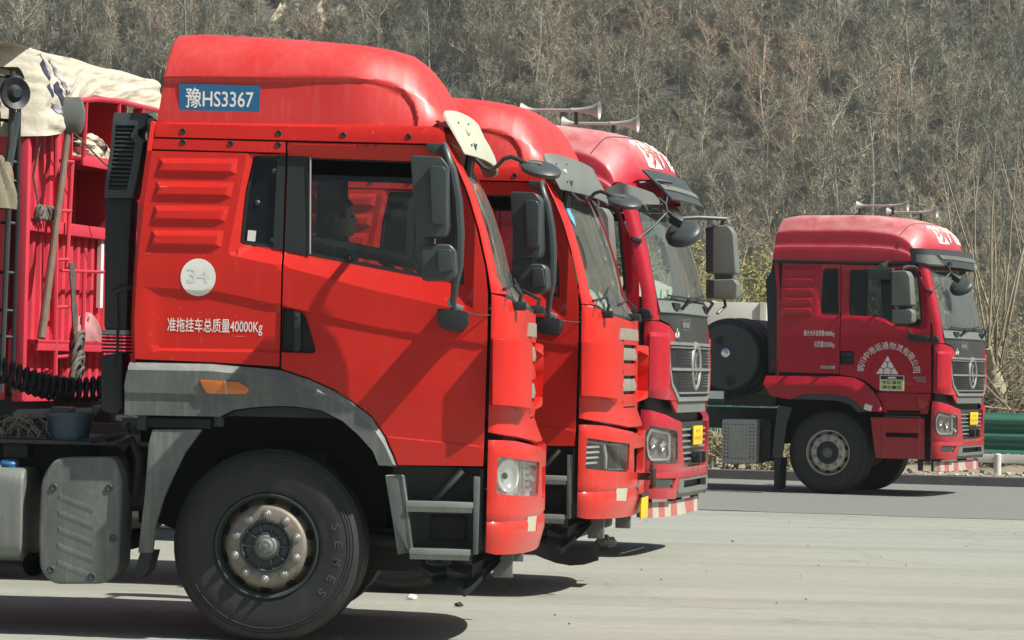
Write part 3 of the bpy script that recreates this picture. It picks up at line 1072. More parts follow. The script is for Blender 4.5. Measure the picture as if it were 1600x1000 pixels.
def front(a, z, xc, L, w, n):
    if a <= 0:
        return Vector((xc + a, -w, z))
    if a >= 2:
        return Vector((xc - (a - 2), w, z))
    far = a > 1
    t = (2 - a if far else a) * math.pi / 2
    x = xc + L * math.sin(t) ** (2 / n)
    y = -w * max(math.cos(t), 0.0) ** (2 / n)
    return Vector((x, -y if far else y, z))
def fA(a, z):
    return front(a, z, lerp(z, GZ, GX) + .012, lerp(z, [.4, 1.1, 1.25, 1.9, 2.05, 2.9], [.275, .275, .21, .20, .07, .06]), WA(z), 2.1)
def sym(poly):
    """mirror a half outline given from the near side to the middle (a<=1), closing it across the front"""
    return list(poly) + [(2 - a, z) for a, z in reversed(poly) if a < .9999]
def far(poly):
    return [(2 - a, z) for a, z in poly][::-1]

KA = Kit()
QUART = [(-.693, 2.716), (.049, 2.712), (.049, 2.501), (.052, 2.144), (.054, 1.531), (-.324, 1.547), (-.751, 1.555), (-.76, 1.772), (-.75, 2.057), (-.728, 2.414)]
QWIN = rounded([(-.124, 2.701), (.043, 2.705), (.044, 2.183), (-.185, 2.207), (-.163, 2.497)], .02)
DOOR = [(.064, 2.78), (.94, 2.777), (.996, 2.668), (1.062, 2.523), (1.132, 2.308), (1.184, 2.096), (1.200, 1.962), (1.203, 1.705), (1.201, 1.462), (1.197, 1.007), (.724, 1.002), (.705, 1.054), (.653, 1.162), (.575, 1.27), (.467, 1.349), (.359, 1.414), (.215, 1.474), (.065, 1.52), (.062, 2.144), (.062, 2.501)]
DWIN = rounded([(.072, 2.700), (.928, 2.688), (.979, 2.561), (1.023, 2.384), (1.054, 2.2), (1.066, 2.005), (.628, 2.078), (.197, 2.151), (.072, 2.172)], .012)
HANDLE = rounded([(.066, 1.857), (.17, 1.834), (.192, 1.814), (.254, 1.624), (.243, 1.609), (.066, 1.612)], .012)
def shift(ln, d):
    return [(x, z + d) for x, z in ln]
lnA = [BELT, WINB, CR2, shift(CR2, -.011), CR3, shift(CR3[:3], .016), CR4, shift(CR4, -.008)]
ribln = []
for tl, tr_, br, bl in RIBS:
    ribln.append([tl, tr_, br, bl, tl])
    ribln.append([(tl[0] + .022, tl[1] - .030), (tr_[0] - .03, tr_[1] - .030), (br[0] - .03, br[1] + .014), (bl[0] + .022, bl[1] + .014), (tl[0] + .022, tl[1] - .030)])
q = KA.both('quarter_panel', panel(QUART, sA, [QWIN], lnA + ribln + [[(-.25, 2.14), (-.155, 2.74)], [(-.20, 2.14), (-.105, 2.74)]], h=.045), MT['redA'], smooth=11)
KA.both('rear_side_window', panel([(x * 1.0, z) for x, z in QWIN], lambda x, z: Vector((x, -WA(z) + .062, z)), h=.1, depth=.005), MT['glassD'], q)
KA.both('window_seal', panel(QWIN, lambda x, z: Vector((x, -WA(z) + .054, z)), [[((p[0] + .06) * .86 - .06, (p[1] - 2.45) * .93 + 2.45) for p in QWIN]], h=.06, depth=.01), MT['black'], q)
d_ = KA.both('door', panel(DOOR, sA, [DWIN, HANDLE], lnA + [[(1.075, 1.9), (1.075, 2.7)], [(1.12, 1.9), (1.12, 2.4)]], h=.045), MT['redA'], smooth=11)
# black pillar trim and window surround of the door
PIL = [(.0655, 2.705), (.178, 2.704), (.194, 2.152), (.0655, 2.174)]
KA.both('pillar_trim', panel(PIL, lambda x, z: Vector((x, -WA(z) + .043, z)), h=.1, depth=.02), MT['black'], d_)
KA.both('pillar_trim', panel([(.005, 2.705), (.050, 2.705), (.0515, 2.178), (-.002, 2.186)], lambda x, z: Vector((x, -WA(z) + .043, z)), h=.1, depth=.02), MT['black'], q)
DGL = [(.196, 2.690), (.918, 2.678), (.966, 2.556), (1.008, 2.384), (1.038, 2.2), (1.048, 2.030), (.628, 2.100), (.208, 2.170)]
KA.both('window_frame', panel(DWIN, lambda x, z: Vector((x, -WA(z) + .056, z)), [DGL], h=.06, depth=.018), MT['black'], d_)
GLO = [(.199, 2.605), (.942, 2.595), (.968, 2.550), (1.006, 2.384), (1.036, 2.2), (1.046, 2.032), (.628, 2.102), (.210, 2.172)]
KA.both('door_glass', panel(GLO, lambda x, z: Vector((x, -WA(z) + .070, z)), h=.15, depth=.005), MT['glassA'], d_)
KA.both('glass_channel', MB().tube([(.190, -1.150, 2.70), (.205, -1.192, 2.16)], .006, 6), MT['alum'], d_)
# handle recess and pull
hr = KA.both('handle_recess', panel(HANDLE, lambda x, z: Vector((x, -WA(z) + .055, z)), h=.06, depth=-.055), MT['black'], d_)
KA.both('handle', MB().prism(rounded([(.125, 1.842), (.165, 1.835), (.172, 1.65), (.166, 1.618), (.128, 1.618), (.135, 1.66)], .008), -1.243, -1.215), MT['black'], d_, bev=.005)
KA.both('lock', MB().lathe([(.012, 0), (.012, .008), (0, .009)], (.146, -1.243, 1.818), (0, -1, 0), 12), MT['greyp'], d_)
# strips above the doors, with their bolts
S1 = [(-.675, 2.882), (.93, 2.885), (.945, 2.786), (-.680, 2.794)]
s1 = KA.both('gutter_strip', panel(S1, lambda x, z: Vector((x, -WA(z) - .006 + .012 * clamp((z - 2.868) / .015), z)), lines=[[(-.7, 2.868), (.96, 2.868)]], h=.06), MT['redA'])
S2 = [(-.684, 2.786), (.053, 2.781), (.053, 2.720), (-.692, 2.726)]
s2 = KA.both('side_strip', panel(S2, lambda x, z: Vector((x, -WA(z) - .002, z)), h=.06), MT['redA'])
for (x, z) in ((-.521, 2.829), (.015, 2.829), (.374, 2.826), (.738, 2.824)):
    KA.both('bolt', MB().lathe([(.017, 0), (.017, .004), (.012, .007), (.010, .004), (0, .004)], (x, -WA(z) - .006, z), (0, -1, 0), 12), MT['dark'], s1)
for (x, z) in ((-.519, 2.768), (-.252, 2.766), (.014, 2.764)):
    KA.both('bolt', MB().lathe([(.017, 0), (.017, .004), (.012, .007), (.010, .004), (0, .004)], (x, -WA(z) - .002, z), (0, -1, 0), 12), MT['dark'], s2)
for (x, z) in ((.505, 2.765), (.555, 2.765)):
    KA.both('stud', MB().lathe([(.006, 0), (.006, .015), (0, .016)], (x, -WA(z), z), (0, -1, 0), 8), MT['dark'], d_)
# roof fairing: stations along the length, a shouldered cross-section at each
ZP = [(-.672, 3.408), (-.5, 3.415), (-.134, 3.405), (.155, 3.390), (.443, 3.370), (.604, 3.345), (.695, 3.320), (.761, 3.274), (.823, 3.202), (.892, 3.075), (.949, 2.96), (.975, 2.89)]
REC = [(-.68, 3.134), (-.125, 3.139), (.449, 3.138), (.611, 3.129), (.694, 3.095), (.75, 3.021), (.796, 2.89)]
CS = [(1.0, 0), (.998, .1), (.995, .2), (.992, .3), (.989, .4), (.988, .44), (.987, .465), (.986, .478), (.985, .488), (.983, .50), (.978, .54), (.966, .60), (.950, .67), (.930, .74), (.905, .81), (.872, .87), (.83, .92), (.77, .958), (.69, .982), (.58, .995), (.4, 1.004), (.2, 1.008), (0, 1.01)]
def roofA():
    rows = []
    us = [-.672, -.668, -.655, -.6, -.5, -.35, -.2, -.05, .1, .25, .38, .48] + [.54 + .009 * k for k in range(34)] + [.86, .88, .895, .915, .93, .945, .955, .965, .975]
    z0 = 2.884
    cs = []
    for a_, b_ in zip(CS[:-1], CS[1:]):
        n_ = max(1, int((b_[1] - a_[1]) / .022)) if b_[1] < .62 else 1
        cs += [(a_[0] + (b_[0] - a_[0]) * k / n_, a_[1] + (b_[1] - a_[1]) * k / n_) for k in range(n_)]
    cs.append(CS[-1])
    for i, u in enumerate(us):
        zt = pl(u, ZP)
        tight = 1.0 if i > 2 else (.985, .995, .999)[i]
        row = []
        full = cs + [(-y, e) for y, e in cs[-2::-1]]
        for yf, e in full:
            z = z0 + (zt - z0) * e * (tight if e > .3 else 1)
            y = -1.172 * yf * (1 - .19 * clamp((u - .45) / .45) * (.25 + .75 * e))
            x = u + .035 * (1 - abs(yf) ** 2.8) * clamp((u - .2) / .5)
            if u < -.3:
                x += .14 * (z - z0) * clamp((-.3 - u) / .37)
            if z < pl(u, REC) - .004 and u < .78 and abs(yf) > .9:
                y += math.copysign(.022, -y) * clamp((pl(u, REC) - z) / lerp(u, [.5, .62], [.012, .035])) * clamp((.80 - u) / .04)
            row.append((x, y, z))
        rows.append(row)
    m = MB().grid(rows)
    n = len(rows[0])
    m.f.append(tuple(range(n)))
    return m
rf = KA.add('roof_fairing', roofA(), MT['redAroof'], smooth=50)
# back wall
RW = [(-.772, 1.50), (-.785, 1.772), (-.776, 2.057), (-.754, 2.414), (-.720, 2.716), (-.700, 2.882)]
KA.add('back_wall', MB().grid([[(x, y, z) for (x, z) in RW] for y in (-1.19, 1.19)]).grid([[(x + .028, -WA(z) + .0, z) for (x, z) in RW], [(x, -1.19, z) for (x, z) in RW]]).grid([[(x + .028, WA(z) - .0, z) for (x, z) in RW], [(x, 1.19, z) for (x, z) in RW]]), MT['redA'])
# corner post, windscreen, front panel, bumper
PILL = [(.004, 1.965), (.004, 2.79), (.29, 2.80), (.31, 2.67), (.345, 2.52), (.375, 2.11), (.365, 2.0), (.36, 1.962)]
KA.add('corner_post', panel(PILL, fA, h=.06), MT['redA'])
KA.add('corner_post', panel(far(PILL), fA, h=.06), MT['redA'])
def scr(d):
    h = [(.372 + d, 1.962 + d * .6), (.385 + d, 2.11), (.355 + d, 2.52), (.32 + d, 2.67), (.30 + d, 2.82 - d * .6)]
    return h + [(2 - a, z) for a, z in reversed(h)] + [(1.43, 1.905 + d * .6), (1.0, 1.89 + d * .6), (.57, 1.905 + d * .6)]
WS = scr(0)
ws = KA.add('windscreen', panel(WS, fA, h=.08, depth=.006, off=-.012), MT['glassW'])
KA.add('windscreen_seal', panel(scr(-.018), fA, [scr(.022)], h=.08, depth=.01, off=-.008), MT['black'], ws)
KA.add('header_panel', panel([(0.0, 2.80), (2.0, 2.80), (2.0, 2.92), (0.0, 2.92)], fA, h=.08), MT['redA'])
FP = [(.006, 1.958), (.30, 1.945), (.57, 1.895), (1, 1.868), (1.43, 1.895), (1.70, 1.945), (1.994, 1.958), (1.994, 1.195), (1.62, 1.172), (1.2, 1.13), (.8, 1.13), (.38, 1.172), (.006, 1.195)]
GRH = [(.72, 1.80), (1.28, 1.80), (1.19, 1.70), (1.18, 1.26), (.82, 1.26), (.81, 1.70)]
fp = KA.add('front_panel', panel(FP, fA, [GRH], h=.05), MT['redA'])
KA.add('grille_back', panel(GRH, fA, h=.08, off=-.03, depth=0), MT['dark'], fp)
for k in range(5):
    z0 = 1.27 + k * .108
    KA.add('grille_slat', panel([(.805, z0), (1.195, z0), (1.205, z0 + .03), (1.195, z0 + .085), (.805, z0 + .085), (.795, z0 + .03)], lambda a, z, z0=z0: fA(a, z) + Vector((.004 - .20 * abs(z - z0 - .03), 0, 0)), h=.06, depth=.03), MT['slatm' if k % 2 else 'redA'], fp)
KA.add('badge_bar', panel([(.70, 1.735), (1.30, 1.735), (1.27, 1.815), (.73, 1.815)], fA, h=.08, off=.006, depth=.02), MT['slatm'], fp)
AD = [(.016, 1.712), (.20, 1.711), (.40, 1.704), (.615, 1.664), (.475, 1.632), (.49, 1.375), (.66, 1.290), (.425, 1.333), (.20, 1.343), (.025, 1.348)]
def fAD(a, z):
    nrm = (fA(a + .004, z) - fA(a - .004, z)).cross(Vector((0, 0, 1))).normalized()
    return fA(a, z) + nrm * (.085 * clamp((.64 - a) / .16) + .002)
for P in (AD, far(AD)):
    fun = fAD if P is AD else (lambda a, z: Vector((1, -1, 1)) * fAD(2 - a, z))
    def fun2(a, z, P=P):
        if P is AD:
            return fAD(a, z)
        p = fAD(2 - a, z)
        return Vector((p.x, -p.y, p.z))
    KA.add('air_deflector', panel(P, fun2, lines=[[(P[2][0], P[2][1]), (P[-3][0], P[-3][1])]], h=.04, depth=.083), MT['redA'], fp, smooth=20)
BU = [(.010, 1.152), (.20, 1.152), (.40, 1.145), (.80, 1.098), (1, 1.06), (1.20, 1.098), (1.60, 1.145), (1.80, 1.152), (1.99, 1.152), (1.985, .53), (1.85, .518), (1.2, .505), (.8, .505), (.15, .518), (.015, .53)]
HL = rounded([(.118, 1.064), (.757, 1.015), (.747, .820), (.108, .857)], .02)
FG = [(.56, .724), (.752, .708), (.732, .621), (.55, .634)]
IN = rounded([(.84, .98), (1.16, .98), (1.14, .80), (.86, .80)], .02)
def fB_(a, z):
    nrm = (fA(a + .004, z) - fA(a - .004, z)).cross(Vector((0, 0, 1))).normalized()
    o = .012 - .03 * clamp((.62 - z) / .12) - .016 * clamp((z - 1.10) / .05) - .012 * clamp(1 - abs(z - .70) / .02)
    return fA(a, z) + nrm * o
bu = KA.add('bumper', panel(BU, fB_, [HL, FG, IN, far(HL), far(FG)], lines=[[(.02, .62), (1.98, .62)], [(.02, .70), (1.98, .70)], [(.02, .68), (1.98, .68)], [(.02, .72), (1.98, .72)], [(.02, 1.10), (1.98, 1.10)]], h=.045, depth=.05), MT['redA'])
KA.add('intake', panel(IN, fA, h=.08, off=-.05, depth=0), MT['dark'], bu)
for P, Q in ((HL, FG), (far(HL), far(FG))):
    s_ = 1 if P is HL else -1
    KA.add('fog_light', panel(Q, fA, h=.05, off=.006, depth=.02), MT['lens'], bu)
    h2 = KA.add('headlight', panel(P, fA, h=.05, off=-.055, depth=-.055), MT['gblack'], tag_='lamp_dark')
    KA.add('lamp_cover', panel(P, fA, h=.06, off=.004, depth=.003), MT['lampg'], h2)
    KA.add('lamp_rim', panel([(x + (x - .42) * .03 if s_ > 0 else x + (x - 1.58) * .03, z + (z - .94) * .05) for x, z in P], fA, [P], h=.08, off=.008, depth=.012), MT['greyp'], h2)
    f_ = (lambda a: a) if s_ > 0 else (lambda a: 2 - a)
    def bar(n_, q_, o_, m_):
        q_ = [(f_(a), z) for a, z in q_]
        KA.add(n_, panel(q_ if s_ > 0 else q_[::-1], fA, h=.06, off=o_, depth=.012), MT[m_], h2)
    for k in range(4):
        zz = .885 + k * .036
        bar('lamp_bar', [(.15, zz), (.30 + .02 * k, zz + .004), (.36 - .015 * abs(k - 1.5), zz + .010), (.30 + .02 * k, zz + .018), (.15, zz + .014)], -.022, 'reflect')
    bar('lamp_divider', [(.40, 1.02), (.425, 1.02), (.46, .94), (.455, .85), (.44, .85), (.435, .93)], -.018, 'reflect')
    bar('lamp_divider', [(.62, 1.0), (.64, 1.0), (.67, .85), (.655, .85)], -.018, 'chrome')
    bar('lamp_divider', [(.14, 1.045), (.70, 1.01), (.70, 1.0), (.14, 1.032)], -.012, 'alum')
    bar('lamp_divider', [(.46, .855), (.70, .845), (.70, .835), (.46, .845)], -.012, 'alum')
    hl = KA.add('headlight', panel(P, fA, h=.05, off=-.055, depth=-.055), MT['reflect'], tag_='lamp_clear')
    KA.add('lamp_cover', panel(P, fA, h=.06, off=.004, depth=.003), MT['lampg'], hl)
    for a, z, r in ((.30, .952, .086),):
        a_ = a if s_ > 0 else 2 - a
        p = fA(a_, z)
        nrm = Vector((.80, -.60 * s_, 0))
        KA.add('reflector', MB().lathe([(r * 1.10, .006), (r * 1.06, .016), (r * .98, .008), (r * .90, -.004), (r * .6, -.018), (r * .3, -.026), (0, -.028)], p - nrm * .030, nrm, 36), MT['reflect'], hl)
        KA.add('bulb', MB().sphere(p - nrm * .040, (.016, .016, .020), 10, 6), MT['greyp'], hl)
    for a, zt_, zb_, o_ in ((.50, 1.03, .85, -.040), (.545, 1.02, .85, -.026), (.585, 1.02, .93, -.034)):
        a_ = a if s_ > 0 else 2 - a
        KA.add('lamp_facet', panel([(a_ - .018, zt_), (a_ + .018, zt_), (a_ + .022, zb_), (a_ - .02, zb_)], fA, h=.05, off=o_, depth=.018), MT['reflect'] if o_ < -.03 else MT['chrome'], hl)
    c0 = .66 if s_ > 0 else 1.34
    KA.add('turn_lamp', panel([(c0 - .055, 1.0), (c0 + .06, .995), (c0 + .055, .85), (c0 - .06, .86)], fA, h=.05, off=-.03, depth=.02), MT['reflect'], hl)
    for k in range(4):
        zz = .875 + k * .035
        KA.add('lamp_bar', panel([(c0 - .05, zz), (c0 + .05, zz), (c0 + .05, zz + .008), (c0 - .05, zz + .008)], fA, h=.05, off=-.022, depth=.008), MT['greyB'], hl)
    KA.add('lamp_rim', panel([(x + (x - .42) * .03 if s_ > 0 else x + (x - 1.58) * .03, z + (z - .94) * .05) for x, z in P], fA, [P], h=.08, off=.008, depth=.012), MT['greyp'], hl)
KA.add('bumper_bracket', MB().box((1.30, -.80, .45), (.11, .06, .16)), MT['greyB'], bev=.006)
KA.add('bumper_bracket', MB().box((1.30, .80, .45), (.11, .06, .16)), MT['greyB'], bev=.006)
# visor over the windscreen
VI = [(0, 2.950), (.08, 2.972), (.3, 2.980), (1.7, 2.980), (1.92, 2.972), (2.0, 2.950), (2.0, 2.82), (1.9, 2.735), (1.6, 2.728), (.4, 2.728), (.1, 2.735), (0, 2.82)]
def fV(a, z):
    return front(a, z, .928 + .40 * (2.965 - z) + .012 * math.sin((z - 2.73) * 20), .15, 1.182, 2.2)
for t_, m_ in (('visor_primed', 'cream'), ('visor_grey', 'greyB')):
    vi = KA.add('sun_visor', panel(rounded(VI, .03, 3), fV, h=.06, depth=.012, back=True), MT[m_], tag_=t_, smooth=60)
    KA.add('visor_lamp', MB().sphere(fV(.33, 2.86), (.02, .02, .022), 10, 8), MT['lens'], vi, tag_=t_)
    for a, z in ((.25, 2.91), (.30, 2.79), (.42, 2.80), (.5, 2.92)):
        KA.add('screw', MB().sphere(fV(a, z), .007, 8, 6), MT['dark'], vi, tag_=t_)
KA.add('visor_strut', MB().tube([(1.00, -1.02, 2.88), (1.08, -.99, 2.78), (1.06, -.97, 2.62)], .03, 8), MT['black'])
# mirrors
for s_ in (-1, 1):
    F_ = (lambda m: m) if s_ < 0 else (lambda m: m.mirror_y())
    hd = KA.add('mirror', F_(MB().prism(rounded([(.789, 2.687), (.955, 2.683), (.991, 2.638), (.999, 2.296), (.985, 2.252), (.849, 2.247), (.826, 2.28)], .02), -1.72, -1.49)), MT['greyp'], bev=.022, seg=3)
    KA.add('mirror_cap', F_(MB().prism(rounded([(.895, 2.635), (.975, 2.628), (.988, 2.60), (.993, 2.34), (.980, 2.315), (.915, 2.32)], .02), -1.75, -1.68)), MT['greyp'], hd, bev=.016, seg=3)
    KA.add('mirror_glass', F_(MB().add([(.796, -1.705, 2.66), (.796, -1.505, 2.66), (.838, -1.505, 2.27), (.838, -1.705, 2.27)], [(0, 1, 2, 3)])), MT['chrome'], hd)
    h2 = KA.add('wide_mirror', F_(MB().prism(rounded([(.85, 2.209), (1.011, 2.215), (1.04, 2.185), (1.05, 2.052), (1.016, 2.017), (.865, 2.013)], .02), -1.70, -1.49)), MT['greyp'], bev=.02, seg=3)
    KA.add('mirror_cap', F_(MB().prism(rounded([(.945, 2.185), (1.02, 2.185), (1.038, 2.07), (.955, 2.06)], .015), -1.725, -1.67)), MT['greyp'], h2, bev=.014, seg=3)
    arm = KA.add('mirror_arm', F_(MB().tube([(.935, -1.19, 2.765), (.945, -1.30, 2.77), (.955, -1.45, 2.752), (.972, -1.48, 2.70), (1.0, -1.48, 2.62), (1.03, -1.475, 2.46), (1.045, -1.47, 2.28), (1.045, -1.46, 2.10), (1.03, -1.44, 2.0), (1.02, -1.41, 1.90), (1.02, -1.38, 1.84)], [.018, .02, .022, .024, .03, .034, .034, .03, .022, .018, .018], 10)), MT['greyp'])
    KA.add('arm_mount', F_(MB().prism(rounded([(.835, 2.790), (.925, 2.785), (.955, 2.74), (.950, 2.715), (.845, 2.742)], .01), -1.215, -1.17)), MT['greyp'], arm, bev=.006)
    KA.add('arm_bracket', F_(MB().prism(rounded([(.931, 1.870), (1.101, 1.859), (1.103, 1.793), (1.072, 1.747), (1.002, 1.749), (.942, 1.772)], .015), -1.42, -1.235)), MT['black'], arm, bev=.018)
    KA.add('clamp', F_(MB().box((1.03, -1.37, 1.885), (.085, .05, .03), (0, .3, 0)).box((1.01, -1.39, 1.905), (.03, .06, .05), (0, -.3, 0))), MT['alum'], arm, bev=.004)
fm = KA.add('front_mirror', MB().lathe([(0, .022), (.06, .024), (.10, .016), (.118, .002), (.112, -.022), (.07, -.035), (0, -.04)], (1.47, -.98, 2.672), (.20, -.36, 1), 32), MT['greyp'], smooth=60)
KA.add('front_mirror_arm', MB().tube([(1.10, -.99, 2.72), (1.15, -.99, 2.672), (1.185, -.985, 2.660), (1.22, -.98, 2.678), (1.26, -.98, 2.722), (1.30, -.98, 2.735), (1.345, -.98, 2.72), (1.39, -.98, 2.695), (1.44, -.985, 2.700)], .0125, 8), MT['black'], fm)
KA.add('swivel', MB().box((1.43, -.995, 2.703), (.09, .03, .016), (0, .1, 0)), MT['alum'], fm, bev=.005)
# wipers and loose wire
for a0, a1 in ((.42, .9), (1.05, 1.55)):
    p0, p1, p2 = fA(a0, 1.93), fA((a0 + a1) / 2, 2.02), fA(a1, 2.10)
    wi = KA.add('wiper', MB().tube([p0 + Vector((.03, 0, -.05)), p0 + Vector((.05, -.01, .03)), p1 + Vector((.03, 0, 0))], .011, 6), MT['black'])
    KA.add('wiper_blade', MB().tube([fA(max(a0 - .12, .25), 1.99) + Vector((.012, 0, 0)), p1 + Vector((.014, 0, 0)), p2 + Vector((.012, 0, 0))], .008, 5), MT['black'], wi)
    KA.add('wiper_pivot', MB().box(p0 + Vector((.03, 0, -.03)), (.10, .06, .05)), MT['black'], wi, bev=.012)
KA.add('wire', MB().tube([(1.03, -1.40, 1.865), (1.10, -1.34, 1.845), (1.19, -1.25, 1.838), (1.25, -1.21, 1.85), (1.29, -1.17, 1.89), (1.30, -1.12, 1.955)], .0035, 5), MT['dark'])
# wheel-arch trim, marker lamp, mud plate
AO = [(-.78, 1.537), (-.324, 1.540), (.06, 1.512), (.215, 1.466), (.359, 1.405), (.467, 1.340), (.575, 1.262), (.648, 1.155), (.700, 1.048), (.719, .998)]
AI = [(.621, .999), (.587, 1.076), (.507, 1.162), (.416, 1.238), (.297, 1.295), (.182, 1.31), (.075, 1.315), (-.068, 1.305), (-.192, 1.287), (-.267, 1.247), (-.798, 1.245), (-.800, 1.415)]
def sF(x, z):
    d = pl(x, AO) - z
    e = .012 * clamp((1.37 - z) / .012) if x < .1 else 0
    return Vector((x, -WA(z) - .034 + .040 * clamp(1 - d / .042) + e * clamp((.1 - x) / .2), z))
ar = KA.both('wheel_arch', panel(AO + AI, sF, lines=[shift(AO, -.042), [(-.78, 1.37), (.1, 1.37)], [(-.78, 1.358), (.1, 1.358)]], h=.04, depth=.03), MT['greyf'], smooth=18)
AM = rounded([(-.382, 1.45), (-.16, 1.441), (-.102, 1.403), (-.123, 1.374), (-.338, 1.373), (-.364, 1.408)], .012)
KA.both('side_marker', MB().prism(AM, -1.285, -1.262), MT['amber'], ar, bev=.006)
KA.both('marker_divider', MB().prism([(-.245, 1.446), (-.238, 1.446), (-.225, 1.374), (-.232, 1.374)], -1.287, -1.28), MT['lens'], ar)
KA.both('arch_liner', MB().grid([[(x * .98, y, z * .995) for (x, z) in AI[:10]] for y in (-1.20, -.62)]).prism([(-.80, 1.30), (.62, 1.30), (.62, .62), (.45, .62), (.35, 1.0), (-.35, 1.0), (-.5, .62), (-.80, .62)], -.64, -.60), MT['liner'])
MU = [(-.645, 1.166), (-.368, 1.173), (-.462, 1.039), (-.540, .87), (-.571, .791), (-.614, .637), (-.628, .483), (-.708, .481), (-.676, .827), (-.665, 1.084)]
KA.both('mud_plate', MB().prism(MU, -1.235, -1.18), MT['greyf'], bev=.006)
KA.both('mud_flap', MB().prism([(-.70, .485), (-.632, .485), (-.66, .37), (-.71, .33), (-.735, .36)], -1.2, -.9), MT['black'])
KA.both('hanger', MB().lathe([(.03, 0), (.03, .09)], (-.285, -1.15, 1.19), (0, 0, 1), 10).box((-.72, -1.1, 1.21), (.05, .05, .1)).box((-.60, -1.0, 1.2), (.5, .04, .05)), MT['frame'])
# steps
SL = [(.653, .946), (.739, .948), (.798, .525), (.735, .506), (.70, .70)]
stp = KA.both('step_frame', MB().prism(SL, -1.235, -1.19).prism([(.739, .948), (.760, .948), (.818, .525), (.798, .525)], -1.235, -1.05), MT['greyf'], bev=.006)
KA.both('step_post', MB().prism([(1.144, .948), (1.183, .949), (1.178, .518), (1.150, .517)], -1.235, -1.19), MT['greyf'], stp, bev=.006)
for za, zb, xa, xb in ((.806, .772, .772, 1.146), (.545, .510, .797, 1.136)):
    KA.both('tread', MB().box(((xa + xb) / 2, -1.13, (za + zb) / 2), (xb - xa, .22, za - zb)), MT['alum'], stp, bev=.006)
    KA.both('tread_lip', MB().box(((xa + xb) / 2, -1.238, zb - .013), (xb - xa - .01, .012, .024)), MT['greyf'], stp)
KA.both('step_well', MB().prism([(.68, .99), (1.19, .99), (1.185, .53), (.76, .53)], -1.02, -1.0).prism([(1.18, .99), (1.195, .99), (1.19, .53), (1.175, .53)], -1.2, -1.0), MT['frame'], stp)
KA.both('step_hatch', MB().box((1.0, -1.03, .65), (.2, .02, .14)), MT['dark'], stp, bev=.01)
KA.both('step_support', MB().tube([(1.08, -1.10, .98), (.92, -1.02, .80)], .02, 6), MT['alum'], stp)
# under the cab: chassis, engine, axle
KA.add('underfloor', MB().box((.95, 0, 1.04), (.46, 2.26, .06)).box((-.40, 0, 1.40), (.72, 2.3, .12)).box((1.20, 0, 1.17), (.2, 2.1, .12)), MT['dark'], bev=.01)
KA.add('engine', MB().box((.55, 0, .95), (1.0, .8, .75)).box((.1, -.5, .85), (.35, .3, .4)).box((1.15, 0, .62), (.10, 2.0, .5)), MT['dark'], bev=.03)
KA.add('frame_rail', MB().box((-2.3, -.43, .93), (6.6, .09, .27)), MT['frame'], bev=.01)
KA.add('frame_rail', MB().box((-2.3, .43, .93), (6.6, .09, .27)), MT['frame'], bev=.01)
KA.add('rail_bolts', MB().add(sum([MB().lathe([(.02, 0), (.02, .02), (0, .022)], (-1.6 + k * .12, -.477, 1.03), (0, -1, 0), 8).v for k in range(8)], []), [tuple(i + 24 * k for i in f) for k in range(8) for f in MB().lathe([(.02, 0), (.02, .02), (0, .022)], (0, 0, 0), (0, -1, 0), 8).f]), MT['dark'])
KA.add('deck_plate', MB().box((-1.35, 0, 1.075), (1.3, 1.9, .02)), MT['frame'])
KA.add('front_axle', MB().tube([(0, -1.0, .52), (0, -.6, .40), (0, .6, .40), (0, 1.0, .52)], .07, 10), MT['dark'])
KA.add('oil_pan', MB().box((.75, -.2, .50), (.6, .7, .25)).box((.55, .45, .5), (.4, .3, .3)).tube([(.3, -.75, .6), (1.1, -.75, .5)], .05, 8), MT['dark'], bev=.03)
KA.add('fifth_wheel', MB().box((-3.9, 0, 1.2), (1.0, .95, .12)), MT['dark'], bev=.02)
KA.both('rear_mudguard', MB().grid([[(-3.2 + .60 * math.cos(R(t)), y, .55 + .60 * math.sin(R(t))) for t in range(20, 161, 10)] for y in (-1.22, -.65)]), MT['black'])
# skirt that hangs torn behind the bumper
KA.add('torn_skirt', MB().grid([[(x, -1.08 + .03 * math.sin(k * 9 + x * 20), z0 + (z1 - z0) * k / 6) for k in range(7)] for x, z0, z1 in ((.84, .50, .42), (.92, .50, .35), (1.0, .52, .36), (1.06, .52, .30), (1.10, .53, .27), (1.14, .53, .30), (1.2, .54, .37), (1.27, .54, .44), (1.3, .54, .48))]), MT['black'])
KA.both('step_lamp', MB().lathe([(.032, 0), (.032, .03), (.026, .03), (.022, .012), (0, .01)], (.912, -1.10, .482), (0, -1, 0), 14).lathe([(.032, 0), (.032, .03), (.026, .03), (.022, .012), (0, .01)], (1.0, -1.10, .480), (0, -1, 0), 14), MT['greyp'])
# battery box, fuel tank, exhaust
BA = rounded([(-1.28, .574), (-1.273, .874), (-1.2, .994), (-.864, 1.006), (-.817, .886), (-.826, .375), (-.893, .299), (-1.197, .29), (-1.268, .363)], .05, 3)
bt = KA.add('battery_box', MB().prism(BA, -1.16, -.72), MT['greyf'], bev=.025, seg=3)
for i in range(5):
    z = .80 - i * .092
    KA.add('cover_rib', MB().add([(-1.17, -1.161, z), (-.97, -1.161, z - .075), (-.975, -1.1635, z - .095), (-1.165, -1.1635, z - .022), (-.98, -1.160, z - .115), (-1.17, -1.160, z - .042)], [(0, 3, 2, 1), (3, 5, 4, 2)]), MT['greyf'], bt, smooth=60)
for x, z in ((-1.2, .83), (-.888, .834), (-1.203, .372), (-.86, .553), (-.974, .339)):
    KA.add('bolt', MB().lathe([(.022, 0), (.022, .006), (.016, .010), (.008, .006), (0, .006)], (x, -1.158, z), (0, -1, 0), 14), MT['greyp'], bt)
TK = rounded([(-1.14, .42), (-1.14, .93), (-.55, .93), (-.55, .42)], .10, 5)
